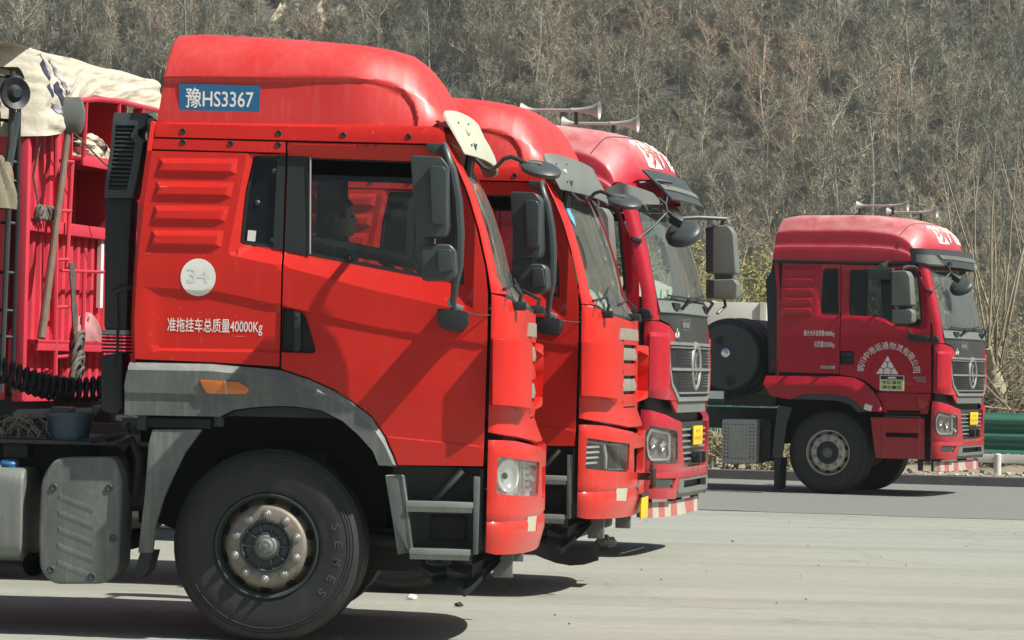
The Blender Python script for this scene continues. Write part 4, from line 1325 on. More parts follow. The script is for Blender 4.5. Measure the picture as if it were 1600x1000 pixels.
tk = KA.add('fuel_tank', MB().prism(TK, -2.9, -1.375, 'x'), MT['tankm'], bev=.03, seg=3)
for x in (-1.55, -2.4):
    KA.add('tank_strap', MB().prism([(p[0] * 1.0 + (.012 if p[0] > -.85 else -.012), p[1] + (.012 if p[1] > .67 else -.012)) for p in TK], x - .03, x + .03, 'x'), MT['alum'], tk, bev=.004)
KA.add('filler_cap', MB().lathe([(.05, 0), (.055, .01), (.055, .035), (.045, .045), (0, .046)], (-1.485, -.98, .925), (0, -.2, 1), 18), MT['blue'], tk)
KA.add('exhaust', MB().lathe([(.065, 0), (.065, .30), (.055, .30), (.055, 0)], (-1.335, -.98, .385), (.1, 1, 0), 18).tube([(-1.33, -.7, .385), (-1.1, -.4, .45), (-.9, 0, .5)], .06, 10), MT['dark'])
KA.add('air_tank', MB().lathe([(0, 0), (.10, .02), (.13, .06), (.13, .5), (.10, .54), (0, .56)], (-.80, -.85, .82), (0, 1, 0), 20), MT['dark'])
KA.add('valve_block', MB().box((-1.47, -.8, 1.02), (.14, .2, .08)), MT['dark'], bev=.008)
KA.add('valve_block', MB().box((-.95, -.6, .98), (.15, .1, .16)), MT['dark'], bev=.008)
for P_, r_ in (([(-.86, -1.0, 1.05), (-.80, -.98, 1.1), (-.76, -.95, 1.0), (-.78, -.9, .8)], .03), ([(-.80, -1.05, 1.15), (-.92, -1.0, 1.12), (-1.02, -.95, 1.09), (-1.1, -.9, 1.09)], .015), ([(-.80, -1.08, 1.19), (-.85, -1.0, 1.12), (-.95, -.9, 1.09)], .012)):
    KA.add('air_pipe', MB().tube(P_, r_, 8), MT['dark'])
# air intake behind the cab
IT = [(-.926, 2.933), (-.736, 2.933), (-.742, 2.868), (-.785, 2.838), (-.784, 2.806), (-.754, 2.774), (-.782, 2.589), (-.808, 2.455), (-.965, 2.452), (-.963, 2.521), (-.939, 2.727)]
IH = [(-.912, 2.860), (-.800, 2.860), (-.828, 2.800), (-.800, 2.760), (-.822, 2.595), (-.842, 2.500), (-.945, 2.500), (-.938, 2.560), (-.918, 2.727)]
sn = KA.add('air_intake', panel(IT, lambda x, z: Vector((x, -1.10 + .02 * clamp((z - 2.9) / .03), z)), [IH], h=.06, depth=.05), MT['greyp'])
KA.add('intake_back', MB().prism(IT, -1.06, -.82), MT['black'], sn, bev=.015)
for k in range(15):
    z = 2.515 + k * .0238
    xa, xb = lerp(z, [2.5, 2.56, 2.727, 2.86], [-.945, -.938, -.918, -.912]), lerp(z, [2.5, 2.595, 2.76, 2.80, 2.86], [-.842, -.822, -.800, -.828, -.800])
    KA.add('slat', MB().box(((xa + xb) / 2, -1.082, z), (xb - xa, .03, .006), (R(35), 0, 0)), MT['greyp'], sn)
KA.add('intake_duct', MB().prism([(-.808, 2.46), (-.818, 2.20), (-.822, 1.71), (-.957, 1.71), (-.962, 2.10), (-.967, 2.46)], -1.08, -.84), MT['black'], sn, bev=.03)
for k in range(6):
    KA.add('bellows_ring', MB().prism(rounded([(-.97, -1.085), (-.81, -1.085), (-.81, -.835), (-.97, -.835)], .04), 1.585 + k * .02, 1.597 + k * .02, 'z'), MT['black'], sn, bev=.004)
KA.add('intake_collar', MB().prism(rounded([(-.97, -1.09), (-.805, -1.09), (-.805, -.83), (-.97, -.83)], .04), 1.69, 1.715, 'z'), MT['alum'], sn)
KA.add('intake_box', MB().prism([(-.842, 1.59), (-.832, 1.28), (-.87, 1.24), (-.955, 1.26), (-.968, 1.57)], -1.1, -.78), MT['black'], sn, bev=.02)
KA.add('intake_strap', MB().tube([(-.90, -1.09, 1.93), (-.86, -1.10, 1.95), (-.80, -1.08, 1.96), (-.77, -1.05, 1.95)], .016, 6).tube([(-.885, -1.095, 1.94), (-.875, -1.10, 1.8), (-.87, -1.095, 1.62), (-.885, -1.10, 1.53)], .008, 5), MT['black'], sn)
# inside the cab
LIN = [(-.74, 1.45), (-.74, 2.05), (-.66, 2.84), (.90, 2.84), (1.05, 2.5), (1.19, 1.98), (1.19, 1.05), (.75, 1.05), (.60, 1.30), (.3, 1.45)]
lf = lambda x, z: Vector((x, -WA(z) + .085, z))
KA.both('door_lining', panel(LIN, lf, [DWIN, QWIN, HANDLE], h=.12, depth=0), MT['inside'])
KA.add('cab_floor', MB().box((.2, 0, 1.28), (1.9, 2.3, .06)).box((-.71, 0, 2.1), (.03, 2.3, 1.6)).box((.1, 0, 2.86), (1.6, 2.28, .02)), MT['inside'])
KA.add('dashboard', MB().prism([(.80, 1.25), (.80, 1.75), (.86, 1.88), (1.05, 1.93), (1.22, 1.90), (1.22, 1.25)], -1.14, 1.14), MT['inside'], bev=.03)
for y in (-.6, .58):
    se = KA.add('seat', MB().box((.12, y, 1.60), (.52, .52, .16), (0, -.08, 0)), MT['insideL'], bev=.05, seg=3)
    KA.add('backrest', MB().box((-.17, y, 2.0), (.14, .50, .72), (0, -.18, 0)), MT['insideL'], se, bev=.05, seg=3)
    KA.add('headrest', MB().box((-.25, y, 2.42), (.10, .30, .18), (0, -.18, 0)), MT['insideL'], se, bev=.04, seg=3)
    KA.add('seat_base', MB().box((.12, y, 1.42), (.40, .40, .26)), MT['inside'], se)
KA.add('bunk', MB().box((-.56, 0, 1.75), (.36, 2.1, .14)), MT['insideL'], bev=.04)
sw = MB()
ring = [(.63 + .235 * math.cos(t) * math.sin(R(30)), .58 + .235 * math.sin(t), 2.02 - .235 * math.cos(t) * math.cos(R(30)) * 1.0) for t in [2 * math.pi * k / 28 for k in range(29)]]
sw.tube([(.63 - .235 * math.cos(t) * .75, .58 + .235 * math.sin(t), 2.04 + .235 * math.cos(t) * .66) for t in [2 * math.pi * k / 28 for k in range(29)]], .014, 8, False)
sw.tube([(.63, .58, 2.04), (.80, .58, 1.80)], .03, 8)
sw.tube([(.63, .36, 2.04), (.63, .80, 2.04)], .014, 6)
KA.add('steering_wheel', sw, MT['inside'])
KA.both('grab_bar', MB().tube([(.20, -1.12, 2.245), (.40, -1.12, 2.215), (.60, -1.12, 2.180), (.73, -1.12, 2.160), (.785, -1.12, 2.135), (.83, -1.12, 2.06), (.85, -1.12, 2.0)], .021, 8).tube([(.44, -1.12, 2.2), (.45, -1.12, 2.05)], .02, 8), MT['insideL'])
for sx_ in (0, -3.2, -4.55):
    for y in (-1.16, 1.16):
        add_wheel(KA, sx_, y, R(-4) if sx_ == 0 else 0, letters=(sx_ == 0))

def put_truck(K, name, label, loc, yaw, skip=(), group=None):
    t = thing(name, label, 'truck', loc, -yaw, group)
    K.place(t, skip)
    return t
T1 = put_truck(KA, 'tractor_truck', 'foremost red tractor truck with blue HS3367 roof sticker and cream visor plate', (-1.2844, 20.139, 0), R(2.4), ('visor_grey', 'lamp_dark'), 'parked red tractor trucks')
T2 = put_truck(KA, 'tractor_truck', 'second red tractor truck in the row, grey visor and rusty tow shackle', (-.559, 24.334, .026), R(8.5), ('visor_primed', 'lamp_clear'), 'parked red tractor trucks')

# ---- lettering on the first truck
pt = MB().prism([(-.553, 3.096), (-.099, 3.093), (-.1, 2.938), (-.551, 2.945)], -1.147, -1.130)
st_ = pt.build('roof_sticker', MT['blue'], T1)
fit_text('豫HS3367', -.515, -.135, 2.962, 3.075, .012).build('lettering', MT['white'], st_, smooth=0)
for v_ in st_.children[0].data.vertices:
    v_.co.y = -1.1485
on_side(fit_text('准拖挂车总质量40000Kg', -.575, -.046, 1.700, 1.790, .004), wA).build('weight_lettering', MT['white'], T1, smooth=0)
ci = panel([(-.409 + .098 * math.cos(R(t)), 2.016 + .104 * math.sin(R(t))) for t in range(0, 360, 12)], sA, lines=[CR2, shift(CR2, -.011)], h=.03, depth=.001, off=.003).build('round_sticker', MT['white'], T1)
MT['faded'] = mat('faded_print', (.70, .70, .665), .5, var=.04)
on_side(fit_text('34', -.468, -.345, 1.985, 2.07, .02), wA, .0045).build('faded_number', MT['faded'], ci, smooth=0)
# ---- on the second truck: tow shackle, yellow plate, hanging fog lamp
p = fA(.97, .78)
sh = MB().box(p + Vector((.05, -.02, 0)), (.10, .05, .05)).box(p + Vector((.11, -.02, .05)), (.03, .10, .03)).box(p + Vector((.11, -.02, -.07)), (.03, .10, .03)).box(p + Vector((.12, -.07, -.01)), (.03, .03, .13)).box(p + Vector((.12, .03, -.01)), (.03, .03, .13)).tube([p + Vector((.11, -.05, .06)), p + Vector((.11, -.05, .10))], .012, 6).tube([p + Vector((.11, .01, .06)), p + Vector((.11, .01, .11))], .014, 6)
sh.build('tow_shackle', mat('rusty_iron', (.06, .03, .02), .8, var=.5, scale=25), T2, bev=.006)
pp = fA(1.1, .55)
pl2 = MB().box(pp + Vector((.03, 0, 0)), (.012, .44, .15)).build('number_plate', MT['yellow'], T2, bev=.003)
MB().box(pp + Vector((.028, 0, .09)), (.02, .46, .02)).build('plate_holder', MT['black'], pl2)
MB().box((1.28, -.72, .455), (.10, .18, .10)).build('fog_lamp', MT['alum'], T2, bev=.01)
MB().box((1.335, -.70, .455), (.012, .08, .08)).build('lamp_glass', MT['lens'], T2, bev=.004)
MB().grid([[(.85 + .1 * i, -1.0 + .05 * math.sin(i), .38 - .09 * math.sin(math.pi * i / 6) - .05 * k) for i in range(6)] for k in range(3)]).build('hanging_hose', MT['black'], T2)
# ---- small things on the glass
MB().box((-.125, -WA(2.25) + .055, 2.255), (.045, .004, .06), (0, .08, 0)).build('window_sticker', MT['white'], T1)
for x_, z_ in ((-.10, 2.44), (-.005, 2.235), (-.012, 2.62)):
    MB().lathe([(.016, 0), (.016, .008), (.010, .014), (0, .015)], (x_, -WA(z_) + .060, z_), (0, -1, 0), 12).build('window_knob', MT['greyp'], T1)
MT['cyan'] = mat('pale_blue_sticker', (.12, .42, .60), .5, var=.6, scale=14)
panel([(.36, 2.66), (.52, 2.68), (.54, 2.56), (.50, 2.50), (.40, 2.54)], fA, h=.05, off=-.006, depth=0).build('windscreen_sticker', MT['cyan'], T2)
for k in range(3):                                     # papers behind the second windscreen
    panel([(.55 + .25 * k, 2.02), (.70 + .25 * k, 2.02), (.69 + .25 * k, 2.10 - .02 * k), (.56 + .25 * k, 2.11)], fA, h=.08, off=-.10, depth=0).build('dash_paper', MT['white'], T2)
# ================================================================ kind B: crimson tractor with round-shouldered roof and chrome grille
def WB(z):
    return lerp(z, [0.4, 1.0, 1.5, 2.05, 2.25, 2.95, 3.3, 3.7], [1.225, 1.235, 1.24, 1.24, 1.23, 1.175, 1.15, 1.1])
BBEL = [(-.20, 2.265), (.25, 2.265), (.577, 2.262), (.70, 2.232), (.80, 2.178), (.915, 2.135), (1.19, 2.125), (1.3, 2.12)]
def wB(x, z):
    w = WB(z)
    zb = pl(x, BBEL)
    if z > zb:
        f = clamp(min((z - zb) / .032, (x + .17) / .04, (1.235 - x) / .03, (2.925 - z) / .02))
        w -= .022 * f
    if x < -.19:
        for zr, xe in ((2.885, -.218), (2.762, -.236), (2.629, -.239), (2.505, -.251), (2.376, -.253)):
            if zr - .10 < z < zr + .012:
                e = clamp((xe - x) / .02) * clamp((x + .67) / .02)
                w += .016 * e * (clamp((zr + .012 - z) / .024) if z > zr - .012 else clamp((z - zr + .10) / .088))
    if z < 1.443 and x > .9:
        w -= .008 * clamp((1.443 - z) / .01) * clamp((x - .9) / .1)
    return w
def sB(x, z):
    return Vector((x, -wB(x, z), z))
def fB(a, z):
    return front(a, z, lerp(z, [.4, 1.0, 1.45, 1.97, 2.2, 2.5, 2.95, 3.2], [1.34, 1.34, 1.355, 1.355, 1.33, 1.26, 1.13, 1.05]),
                 lerp(z, [.4, 1.0, 1.3, 1.7, 1.97, 2.95], [.27, .27, .255, .25, .24, .20]), WB(z), 3.0)
def fBo(o):
    def f(a, z):
        nrm = (fB(a + .004, z) - fB(a - .004, z)).cross(Vector((0, 0, 1)))
        nrm = nrm.normalized() if nrm.length > 1e-9 else Vector((0, -1, 0))
        return fB(a, z) + nrm * (o(a, z) if callable(o) else o)
    return f
KB = Kit()
QB = [(-.653, 2.957), (.111, 2.949), (.137, 2.234), (.146, 1.546), (-.655, 1.553), (-.664, 2.221)]
QBW = rounded([(-.113, 2.894), (.085, 2.901), (.112, 2.300), (-.125, 2.305), (-.124, 2.724)], .04, 5)
DB = [(.121, 2.949), (1.108, 2.944), (1.146, 2.822), (1.201, 2.692), (1.275, 2.498), (1.314, 2.336), (1.331, 1.979), (1.344, 1.33), (.75, 1.323), (.641, 1.353), (.488, 1.464), (.336, 1.518), (.156, 1.53), (.147, 2.235)]
DBW = rounded([(.226, 2.881), (1.076, 2.903), (1.129, 2.838), (1.185, 2.472), (1.211, 2.228), (1.180, 2.163), (.922, 2.169), (.813, 2.205), (.711, 2.261), (.584, 2.291), (.246, 2.296)], .04, 4)
def inner(poly, f):
    cx, cz = sum(p[0] for p in poly) / len(poly), sum(p[1] for p in poly) / len(poly)
    out = []
    for x, z in poly:
        d = math.hypot(x - cx, z - cz)
        out.append((cx + (x - cx) * (1 - f / d), cz + (z - cz) * (1 - f / d)))
    return out
lnB = [BBEL, shift(BBEL, .032), [(1.0, 1.443), (1.34, 1.443)], [(1.0, 1.433), (1.34, 1.433)]]
rl = []
for zr, xe in ((2.885, -.218), (2.762, -.236), (2.629, -.239), (2.505, -.251), (2.376, -.253)):
    rl += [[(-.67, zr + .012), (xe, zr + .012)], [(-.67, zr - .012), (xe, zr - .012)], [(xe - .02, zr + .012), (xe - .02, zr - .1)], [(xe, zr + .012), (xe, zr - .1)]]
qb = KB.both('quarter_panel', panel(QB, sB, [QBW], lnB + rl, h=.05), MT['redB'])
KB.both('window_seal', panel(QBW, lambda x, z: Vector((x, -WB(z) + .026, z)), [inner(QBW, .03)], h=.06, depth=.012), MT['black'], qb)
KB.both('rear_side_window', panel(QBW, lambda x, z: Vector((x, -WB(z) + .036, z)), h=.12, depth=.004), MT['glassD'], qb)
HB = rounded([(.15, 1.841), (.333, 1.838), (.333, 1.668), (.152, 1.665)], .02)
db = KB.both('door', panel(DB, sB, [DBW, HB], lnB, h=.05), MT['redB'])
KB.both('window_frame', panel(DBW, lambda x, z: Vector((x, -WB(z) + .026, z)), [inner(DBW, .028)], h=.06, depth=.014), MT['black'], db)
KB.both('door_glass', panel(DBW, lambda x, z: Vector((x, -WB(z) + .038, z)), h=.12, depth=.004), MT['glassA'], db)
KB.both('handle_recess', panel(HB, lambda x, z: Vector((x, -WB(z) + .05, z)), h=.08, depth=-.05), MT['black'], db)
KB.both('handle', MB().box((.24, -1.225, 1.80), (.16, .03, .05)), MT['black'], db, bev=.01)
KB.both('badge', MB().box((-.008, -1.246, 1.625), (.19, .012, .04)), MT['alum'], qb, bev=.004)
KB.both('drip_rail', MB().prism([(-.80, 2.998), (1.07, 2.985), (1.09, 2.952), (-.78, 2.962)], -1.20, -1.155), MT['black'], bev=.006)
# roof
ZPB = [(-.79, 3.575), (-.6, 3.612), (.3, 3.625), (.5, 3.605), (.65, 3.58), (.78, 3.545), (.88, 3.49), (.96, 3.40), (1.02, 3.28), (1.06, 3.15), (1.085, 2.99)]
CSB = [(1.0, 0), (.998, .1), (.994, .2), (.989, .29), (.986, .30), (.980, .31), (.977, .4), (.973, .5), (.969, .58), (.965, .615), (.955, .645), (.940, .675), (.905, .74), (.87, .805), (.835, .865), (.80, .91), (.76, .94), (.70, .958), (.55, .975), (.4, .987), (.2, .997), (0, 1.0)]
def rBpt(u, yf, e):
    z0 = 2.992
    z = z0 + (pl(u, ZPB) - z0) * e
    y = -1.175 * yf
    x = u + .31 * (1 - abs(yf) ** 2.6) * clamp(u / 1.0) ** 1.5
    if u < -.5:
        x += .10 * (z - z0) * clamp((-.5 - u) / .29)
    return Vector((x, y, z))
def rB(u, yf):
    return rBpt(u, yf, lerp(1 - abs(yf), [1 - c[0] for c in CSB], [c[1] for c in CSB]))
def roofB():
    full = CSB + [(-y, e) for y, e in CSB[-2::-1]]
    us = [-.79, -.785, -.77, -.7, -.55, -.3, -.05, .2, .35, .48, .58, .66, .73, .79, .84, .885, .925, .96, .99, 1.02, 1.045, 1.065, 1.085]
    rows = [[rBpt(u, yf, e * (.985, .995)[i] if i < 2 and e > .4 else e) for yf, e in full] for i, u in enumerate(us)]
    m = MB().grid(rows)
    m.f.append(tuple(range(len(full))))
    return m
rb = KB.add('roof', roofB(), MT['redBroof'], smooth=50)
KB.add('roof_seam', MB().tube([rB(.84, yf) + Vector((.0, 0, .001)) for yf in [1 - k * .025 for k in range(81)]], .005, 4), MT['dark'], rb)
t = fit_text('陕汽重卡', -.54, .80, .875, 1.03, .028)
t.v = [tuple(rB(1.03 - (z - .875), -x) + Vector((.005, 0, .003))) for x, y, z in t.v]
MT['fadew'] = mat('faded_white_print', (.72, .66, .58), .6, var=.35, scale=14)
KB.add('roof_lettering', t, MT['fadew'], rb, smooth=0)
RWB = [(-.70, 1.50), (-.71, 2.2), (-.72, 2.6), (-.76, 2.97), (-.78, 3.0)]
KB.add('back_wall', MB().grid([[(x, y, z) for (x, z) in RWB] for y in (-1.19, 1.19)]).grid([[(x + .05, -WB(z), z) for (x, z) in RWB], [(x, -1.19, z) for (x, z) in RWB]]).grid([[(x + .05, WB(z), z) for (x, z) in RWB], [(x, 1.19, z) for (x, z) in RWB]]), MT['redB'])
# front: posts, windscreen, cowl, black panel
PB = [(.004, 1.962), (.004, 2.93), (.295, 2.95), (.275, 2.6), (.238, 2.17), (.255, 2.035), (.262, 1.962)]
for P in (PB, far(PB)):
    KB.add('corner_post', panel(P, fB, h=.05), MT['redB'])
def wsB(d):
    h = [(.262 + d, 2.13 + d), (.25 + d, 2.2), (.287 + d, 2.6), (.31 + d, 2.96 - d)]
    return h + [(2 - a, z) for a, z in reversed(h)]
wb_ = KB.add('windscreen', panel(wsB(0), fB, h=.08, depth=.005, off=-.01), MT['glassW'])
KB.add('windscreen_seal', panel(wsB(-.014), fB, [wsB(.014)], h=.08, depth=.01, off=-.004), MT['black'], wb_)
KB.add('header_panel', panel([(0.0, 2.93), (2.0, 2.93), (2.0, 3.1), (0.0, 3.1)], fB, h=.08, off=-.01), MT['redB'])
cw = KB.add('cowl', panel([(.262, 2.03), (.262, 2.128), (1.738, 2.128), (1.738, 2.03)], fBo(lambda a, z: .004 + .02 * clamp((2.12 - z) / .1)), h=.06, depth=.02), MT['greyB'])
for a in (.62, 1.2):
    KB.add('cowl_vent', panel([(a - .07, 2.115), (a + .08, 2.11), (a + .05, 2.06), (a, 2.045), (a - .06, 2.07)], fBo(.03), h=.06, depth=.03), MT['black'], cw)
BK = sym([(.27, 2.018), (.27, 1.965), (.48, 1.932), (.595, 1.868), (.607, 1.805), (.44, 1.79)][::1])
BKP = [(.27, 2.022), (.262, 1.975), (.49, 1.935), (.605, 1.868), (.615, 1.805), (.60, 1.785), (1.40, 1.785), (1.385, 1.805), (1.395, 1.868), (1.51, 1.935), (1.738, 1.975), (1.73, 2.022)]
MT['gloss'] = mat('dull_black_paint', (.016, .019, .020), .30, var=.3, scale=5, dust=.15, dustc=(.3, .3, .27), streak=.22)
bk = KB.add('black_panel', panel(BKP, fBo(-.004), h=.05), MT['gloss'])
def frontmarks(poly2, off=.004):
    m = MB()
    for P in poly2:
        m.add([fBo(off)(a, z) for a, z in P], [tuple(range(len(P)))])
    return m
mk = []
for i, (a0, wd) in enumerate(((.765, .016), (.792, .022), (.825, .018), (.852, .02), (.882, .02))):      # worn-off lettering plate
    mk.append([(a0, 1.958), (a0 + wd, 1.958), (a0 + wd, 1.912), (a0, 1.912)])
mk += [[(.748, 1.975), (.925, 1.985), (.925, 1.981), (.748, 1.971)], [(.748, 1.895), (.925, 1.898), (.925, 1.894), (.748, 1.891)], [(.921, 1.985), (.925, 1.985), (.925, 1.894), (.921, 1.894)]]
KB.add('front_mark', frontmarks(mk), MT['alum'], bk, smooth=0)
KB.add('front_mark', frontmarks([[(.66, 1.855), (.675, 1.885), (.69, 1.855), (.675, 1.82)], [(.625, 1.87), (.635, 1.88), (.645, 1.83), (.63, 1.82)], [(.64, 1.90), (.65, 1.905), (.652, 1.88), (.642, 1.875)], [(.60, 1.86), (.612, 1.865), (.616, 1.83), (.604, 1.828)]]), MT['white'], bk, smooth=0)
# red cheek panels
CH = [(.012, 1.956), (.26, 1.952), (.475, 1.920), (.585, 1.862), (.598, 1.805), (.588, 1.778), (.43, 1.757), (.458, 1.588), (.505, 1.44), (.655, 1.334), (.648, 1.300), (.36, 1.312), (.015, 1.331)]
def chk(a, z):
    return .002 + .028 * clamp((1.86 - z) / .03) * clamp((a - .06) / .02) * clamp((z - 1.34) / .03) * clamp((.50 - a) / .08)
for P in (CH, far(CH)):
    f = fBo(chk) if P is CH else (lambda a, z: fBo(chk)(2 - a, z) * 1.0)
    g = f if P is CH else (lambda a, z: Vector((fBo(chk)(2 - a, z).x, -fBo(chk)(2 - a, z).y, z)))
    KB.add('cheek_panel', panel(P, g, lines=[[(.06 if P is CH else 1.94, 1.86), (.5 if P is CH else 1.5, 1.86)], [(.06 if P is CH else 1.94, 1.83), (.5 if P is CH else 1.5, 1.83)], [(.06 if P is CH else 1.94, 1.86), (.06 if P is CH else 1.94, 1.34)], [(.08 if P is CH else 1.92, 1.86), (.08 if P is CH else 1.92, 1.34)]], h=.045, depth=.04), MT['redB'])
# grille
GB = sym([(.44, 1.775), (.47, 1.588), (.518, 1.44), (.668, 1.33), (.68, 1.312)])
gb = KB.add('grille', panel([(.44, 1.775), (1.56, 1.775), (1.53, 1.588), (1.482, 1.44), (1.332, 1.33), (1.32, 1.312), (.68, 1.312), (.668, 1.33), (.518, 1.44), (.47, 1.588)], fB, h=.06), MT['gblack'])
KB.add('grille_trim', panel([(.428, 1.79), (1.572, 1.79), (1.54, 1.588), (1.49, 1.43), (1.338, 1.31), (1.325, 1.295), (.675, 1.295), (.662, 1.31), (.51, 1.43), (.46, 1.588)], fBo(.012), [[(.455, 1.765), (1.545, 1.765), (1.515, 1.588), (1.467, 1.45), (1.32, 1.345), (1.31, 1.33), (.69, 1.33), (.68, 1.345), (.533, 1.45), (.485, 1.588)]], h=.06, depth=.02), MT['alum'], gb)
KB.add('grille_bar', panel([(.49, 1.575), (1.51, 1.575), (1.50, 1.552), (.50, 1.552)], fBo(.02), h=.08, depth=.03), MT['alum'], gb)
KB.add('grille_bar', panel([(.47, 1.752), (1.53, 1.752), (1.525, 1.738), (.475, 1.738)], fBo(.016), h=.08, depth=.03), MT['greyB'], gb)
KB.add('grille_bar', panel([(.66, 1.372), (1.34, 1.372), (1.34, 1.358), (.66, 1.358)], fBo(.02), h=.08, depth=.03), MT['alum'], gb)
for (z0, z1, al) in ((1.60, 1.722, .64), (1.41, 1.53, .67)):
    for s_ in (0, 1):
        m = MB()
        for r in range(5):
            z = z0 + (z1 - z0) * (r + .5) / 5
            for k in range(8):
                a = al + (.955 - al) * (k + (.5 if r % 2 else .1)) / 8
                a_ = a if not s_ else 2 - a
                c = fBo(.006)(a_, z)
                m.add([c + Vector((.012, -.014, .004)), c + Vector((.012, .010, .004)), c + Vector((0, .014, -.005)), c + Vector((0, -.018, -.005)), c + Vector((-.01, -.014, .006)), c + Vector((-.01, .010, .006))], [(0, 3, 2, 1), (0, 1, 5, 4)])
        KB.add('grille_mesh', m, MT['chrome'], gb, smooth=0)
ox = fBo(-.012)(1.0, 1.59).x
em = KB.add('emblem', MB().tube([(ox, .20 * math.cos(t_), 1.59 + .185 * math.sin(t_)) for t_ in [2 * math.pi * k / 36 for k in range(37)]], .028, 8, False), MT['alum'])
KB.add('emblem_bar', MB().prism([(-.05, 1.47), (.05, 1.47), (.05, 1.60), (-.0, 1.62), (.05, 1.71), (-.05, 1.71), (-.05, 1.58), (0, 1.56)], ox - .02, ox + .02, 'x'), MT['chrome'], em, bev=.008)
KB.add('emblem_back', MB().prism([(.19 * math.cos(2 * math.pi * k / 24), 1.59 + .175 * math.sin(2 * math.pi * k / 24)) for k in range(24)], ox - .04, ox - .012, 'x'), MT['gloss'], em)
KB.add('apron', panel([(.69, 1.292), (1.31, 1.292), (1.32, 1.20), (.68, 1.20)], fBo(-.012), h=.06), MT['greyB'])
for P in ([(.655, 1.296), (.682, 1.292), (.672, 1.20), (.62, 1.235), (.55, 1.30)],):
    for Q in (P, far(P)):
        KB.add('apron_corner', panel(Q, fBo(-.004), h=.05), MT['redB'])
KB.add('gap_back', panel([(.02, 1.33), (1.98, 1.33), (1.98, 1.05), (.02, 1.05)], fBo(-.09), h=.1, depth=0), MT['dark'])
# bumper
BUB = [(.008, 1.228), (.172, 1.217), (.423, 1.186), (.588, 1.148), (.70, 1.131), (.735, 1.12), (.745, .95), (.815, .742), (1.185, .742), (1.255, .95), (1.265, 1.12), (1.30, 1.131), (1.412, 1.148), (1.577, 1.186), (1.828, 1.217), (1.992, 1.228), (1.99, .49), (1.8, .495), (1.33, .483), (1.30, .655), (.70, .655), (.67, .483), (.2, .495), (.01, .49)]
HLB = rounded([(.109, 1.048), (.159, 1.086), (.605, 1.047), (.633, 1.015), (.644, .813), (.603, .792), (.195, .792), (.119, .828), (.078, .911), (.074, 1.006)], .012)
FGB = [(.235, .665), (.638, .658), (.573, .576), (.182, .581)]
def bo(a, z):
    return .016 * clamp((1.2 - z) / .06) - .02 * clamp((.55 - z) / .08) - .01 * clamp(1 - abs(z - .71) / .03)
bb = KB.add('bumper', panel(BUB, fBo(bo), [HLB, FGB, far(HLB), far(FGB)], lines=[[(.02, .71), (.8, .71)], [(.02, .74), (.8, .74)], [(.02, .68), (.8, .68)], [(1.2, .71), (1.98, .71)], [(.02, .55), (1.98, .55)], [(.02, 1.14), (1.98, 1.14)]], h=.045, depth=.05), MT['redB'])
for P, Q in ((HLB, FGB), (far(HLB), far(FGB))):
    s_ = 1 if P is HLB else -1
    hl = KB.add('headlight', panel(P, fBo(-.05), h=.06, depth=-.05), MT['boxm'])
    KB.add('lamp_cover', panel(P, fBo(.012), h=.06, depth=.004), MT['lampg'], hl)
    KB.add('lamp_rim', panel([(x + (x - (.36 if s_ > 0 else 1.64)) * .08, z + (z - .93) * .08) for x, z in P], fBo(.018), [P], h=.08, depth=.02), MT['greyp'], hl)
    for a, z, r in ((.26, .955, .055), (.44, .93, .055)):
        a_ = a if s_ > 0 else 2 - a
        nrm = Vector((.8, -.6 * s_, 0)) if a < .3 else Vector((.95, -.3 * s_, 0))
        KB.add('reflector', MB().lathe([(r * 1.1, 0), (r, .012), (r * .85, -.004), (r * .5, -.02), (0, -.028)], fB(a_, z) - nrm * .028, nrm, 24), MT['chrome'], hl)
    KB.add('light_strip', panel([((x - (.36 if s_ > 0 else 1.64)) * .9 + (.36 if s_ > 0 else 1.64), (z - .93) * .9 + .93) for x, z in P], fBo(-.03), [[((x - (.36 if s_ > 0 else 1.64)) * .78 + (.36 if s_ > 0 else 1.64), (z - .93) * .76 + .93) for x, z in P]], h=.08, depth=.01), MT['reflect'], hl)
    KB.add('fog_light', panel(Q, fBo(-.015), h=.06, depth=-.03), MT['alum'], bb)
    for k in range(2):
        zc = .60 + .035 * k
        c0 = .42 if s_ > 0 else 1.58
        KB.add('fog_bar', panel([(c0 - .2, zc), (c0 + .18, zc), (c0 + .18, zc + .014), (c0 - .2, zc + .014)], fBo(.004), h=.08, depth=.02), MT['greyp'], bb)
lw = KB.add('lower_grille', panel([(.74, 1.12), (1.26, 1.12), (1.25, .95), (1.18, .75), (.82, .75), (.75, .95)], fBo(-.02), h=.06), MT['gloss'])
for k in range(6):
    z = .80 + k * .05
    KB.add('grille_slat', panel([(.80 - .01 * k, z), (1.20 + .01 * k, z), (1.20 + .01 * k, z + .016), (.80 - .01 * k, z + .016)], fBo(.0), h=.08, depth=.03), MT['alum'], lw)
npl = KB.add('number_plate', MB().box((fBo(.02)(1, 1).x, .02, 1.005), (.012, .46, .16)), MT['yellow'], bev=.003)
px_ = fBo(.02)(1, 1).x + .007
pm_ = MB()
for r, zz in ((0, 1.045), (1, .985)):
    for k in range(5 - 2 * (r == 0)):
        yy = -.17 + .075 * k + (.075 if r == 0 else 0)
        pm_.add([(px_, yy, zz - .018), (px_, yy + .04, zz - .018), (px_, yy + .04, zz + .012), (px_, yy, zz + .012)], [(0, 1, 2, 3)])
KB.add('worn_characters', pm_, mat('faded_plate_print', (.40, .22, .02), .5), npl, smooth=0)
KB.add('tow_bar', MB().box((fB(1, .84).x + .01, 0, .84), (.05, .34, .06)).box((fB(1, .84).x + .04, -.13, .82), (.08, .06, .10)).box((fB(1, .84).x + .04, .13, .82), (.08, .06, .10)), MT['black'], bev=.012)
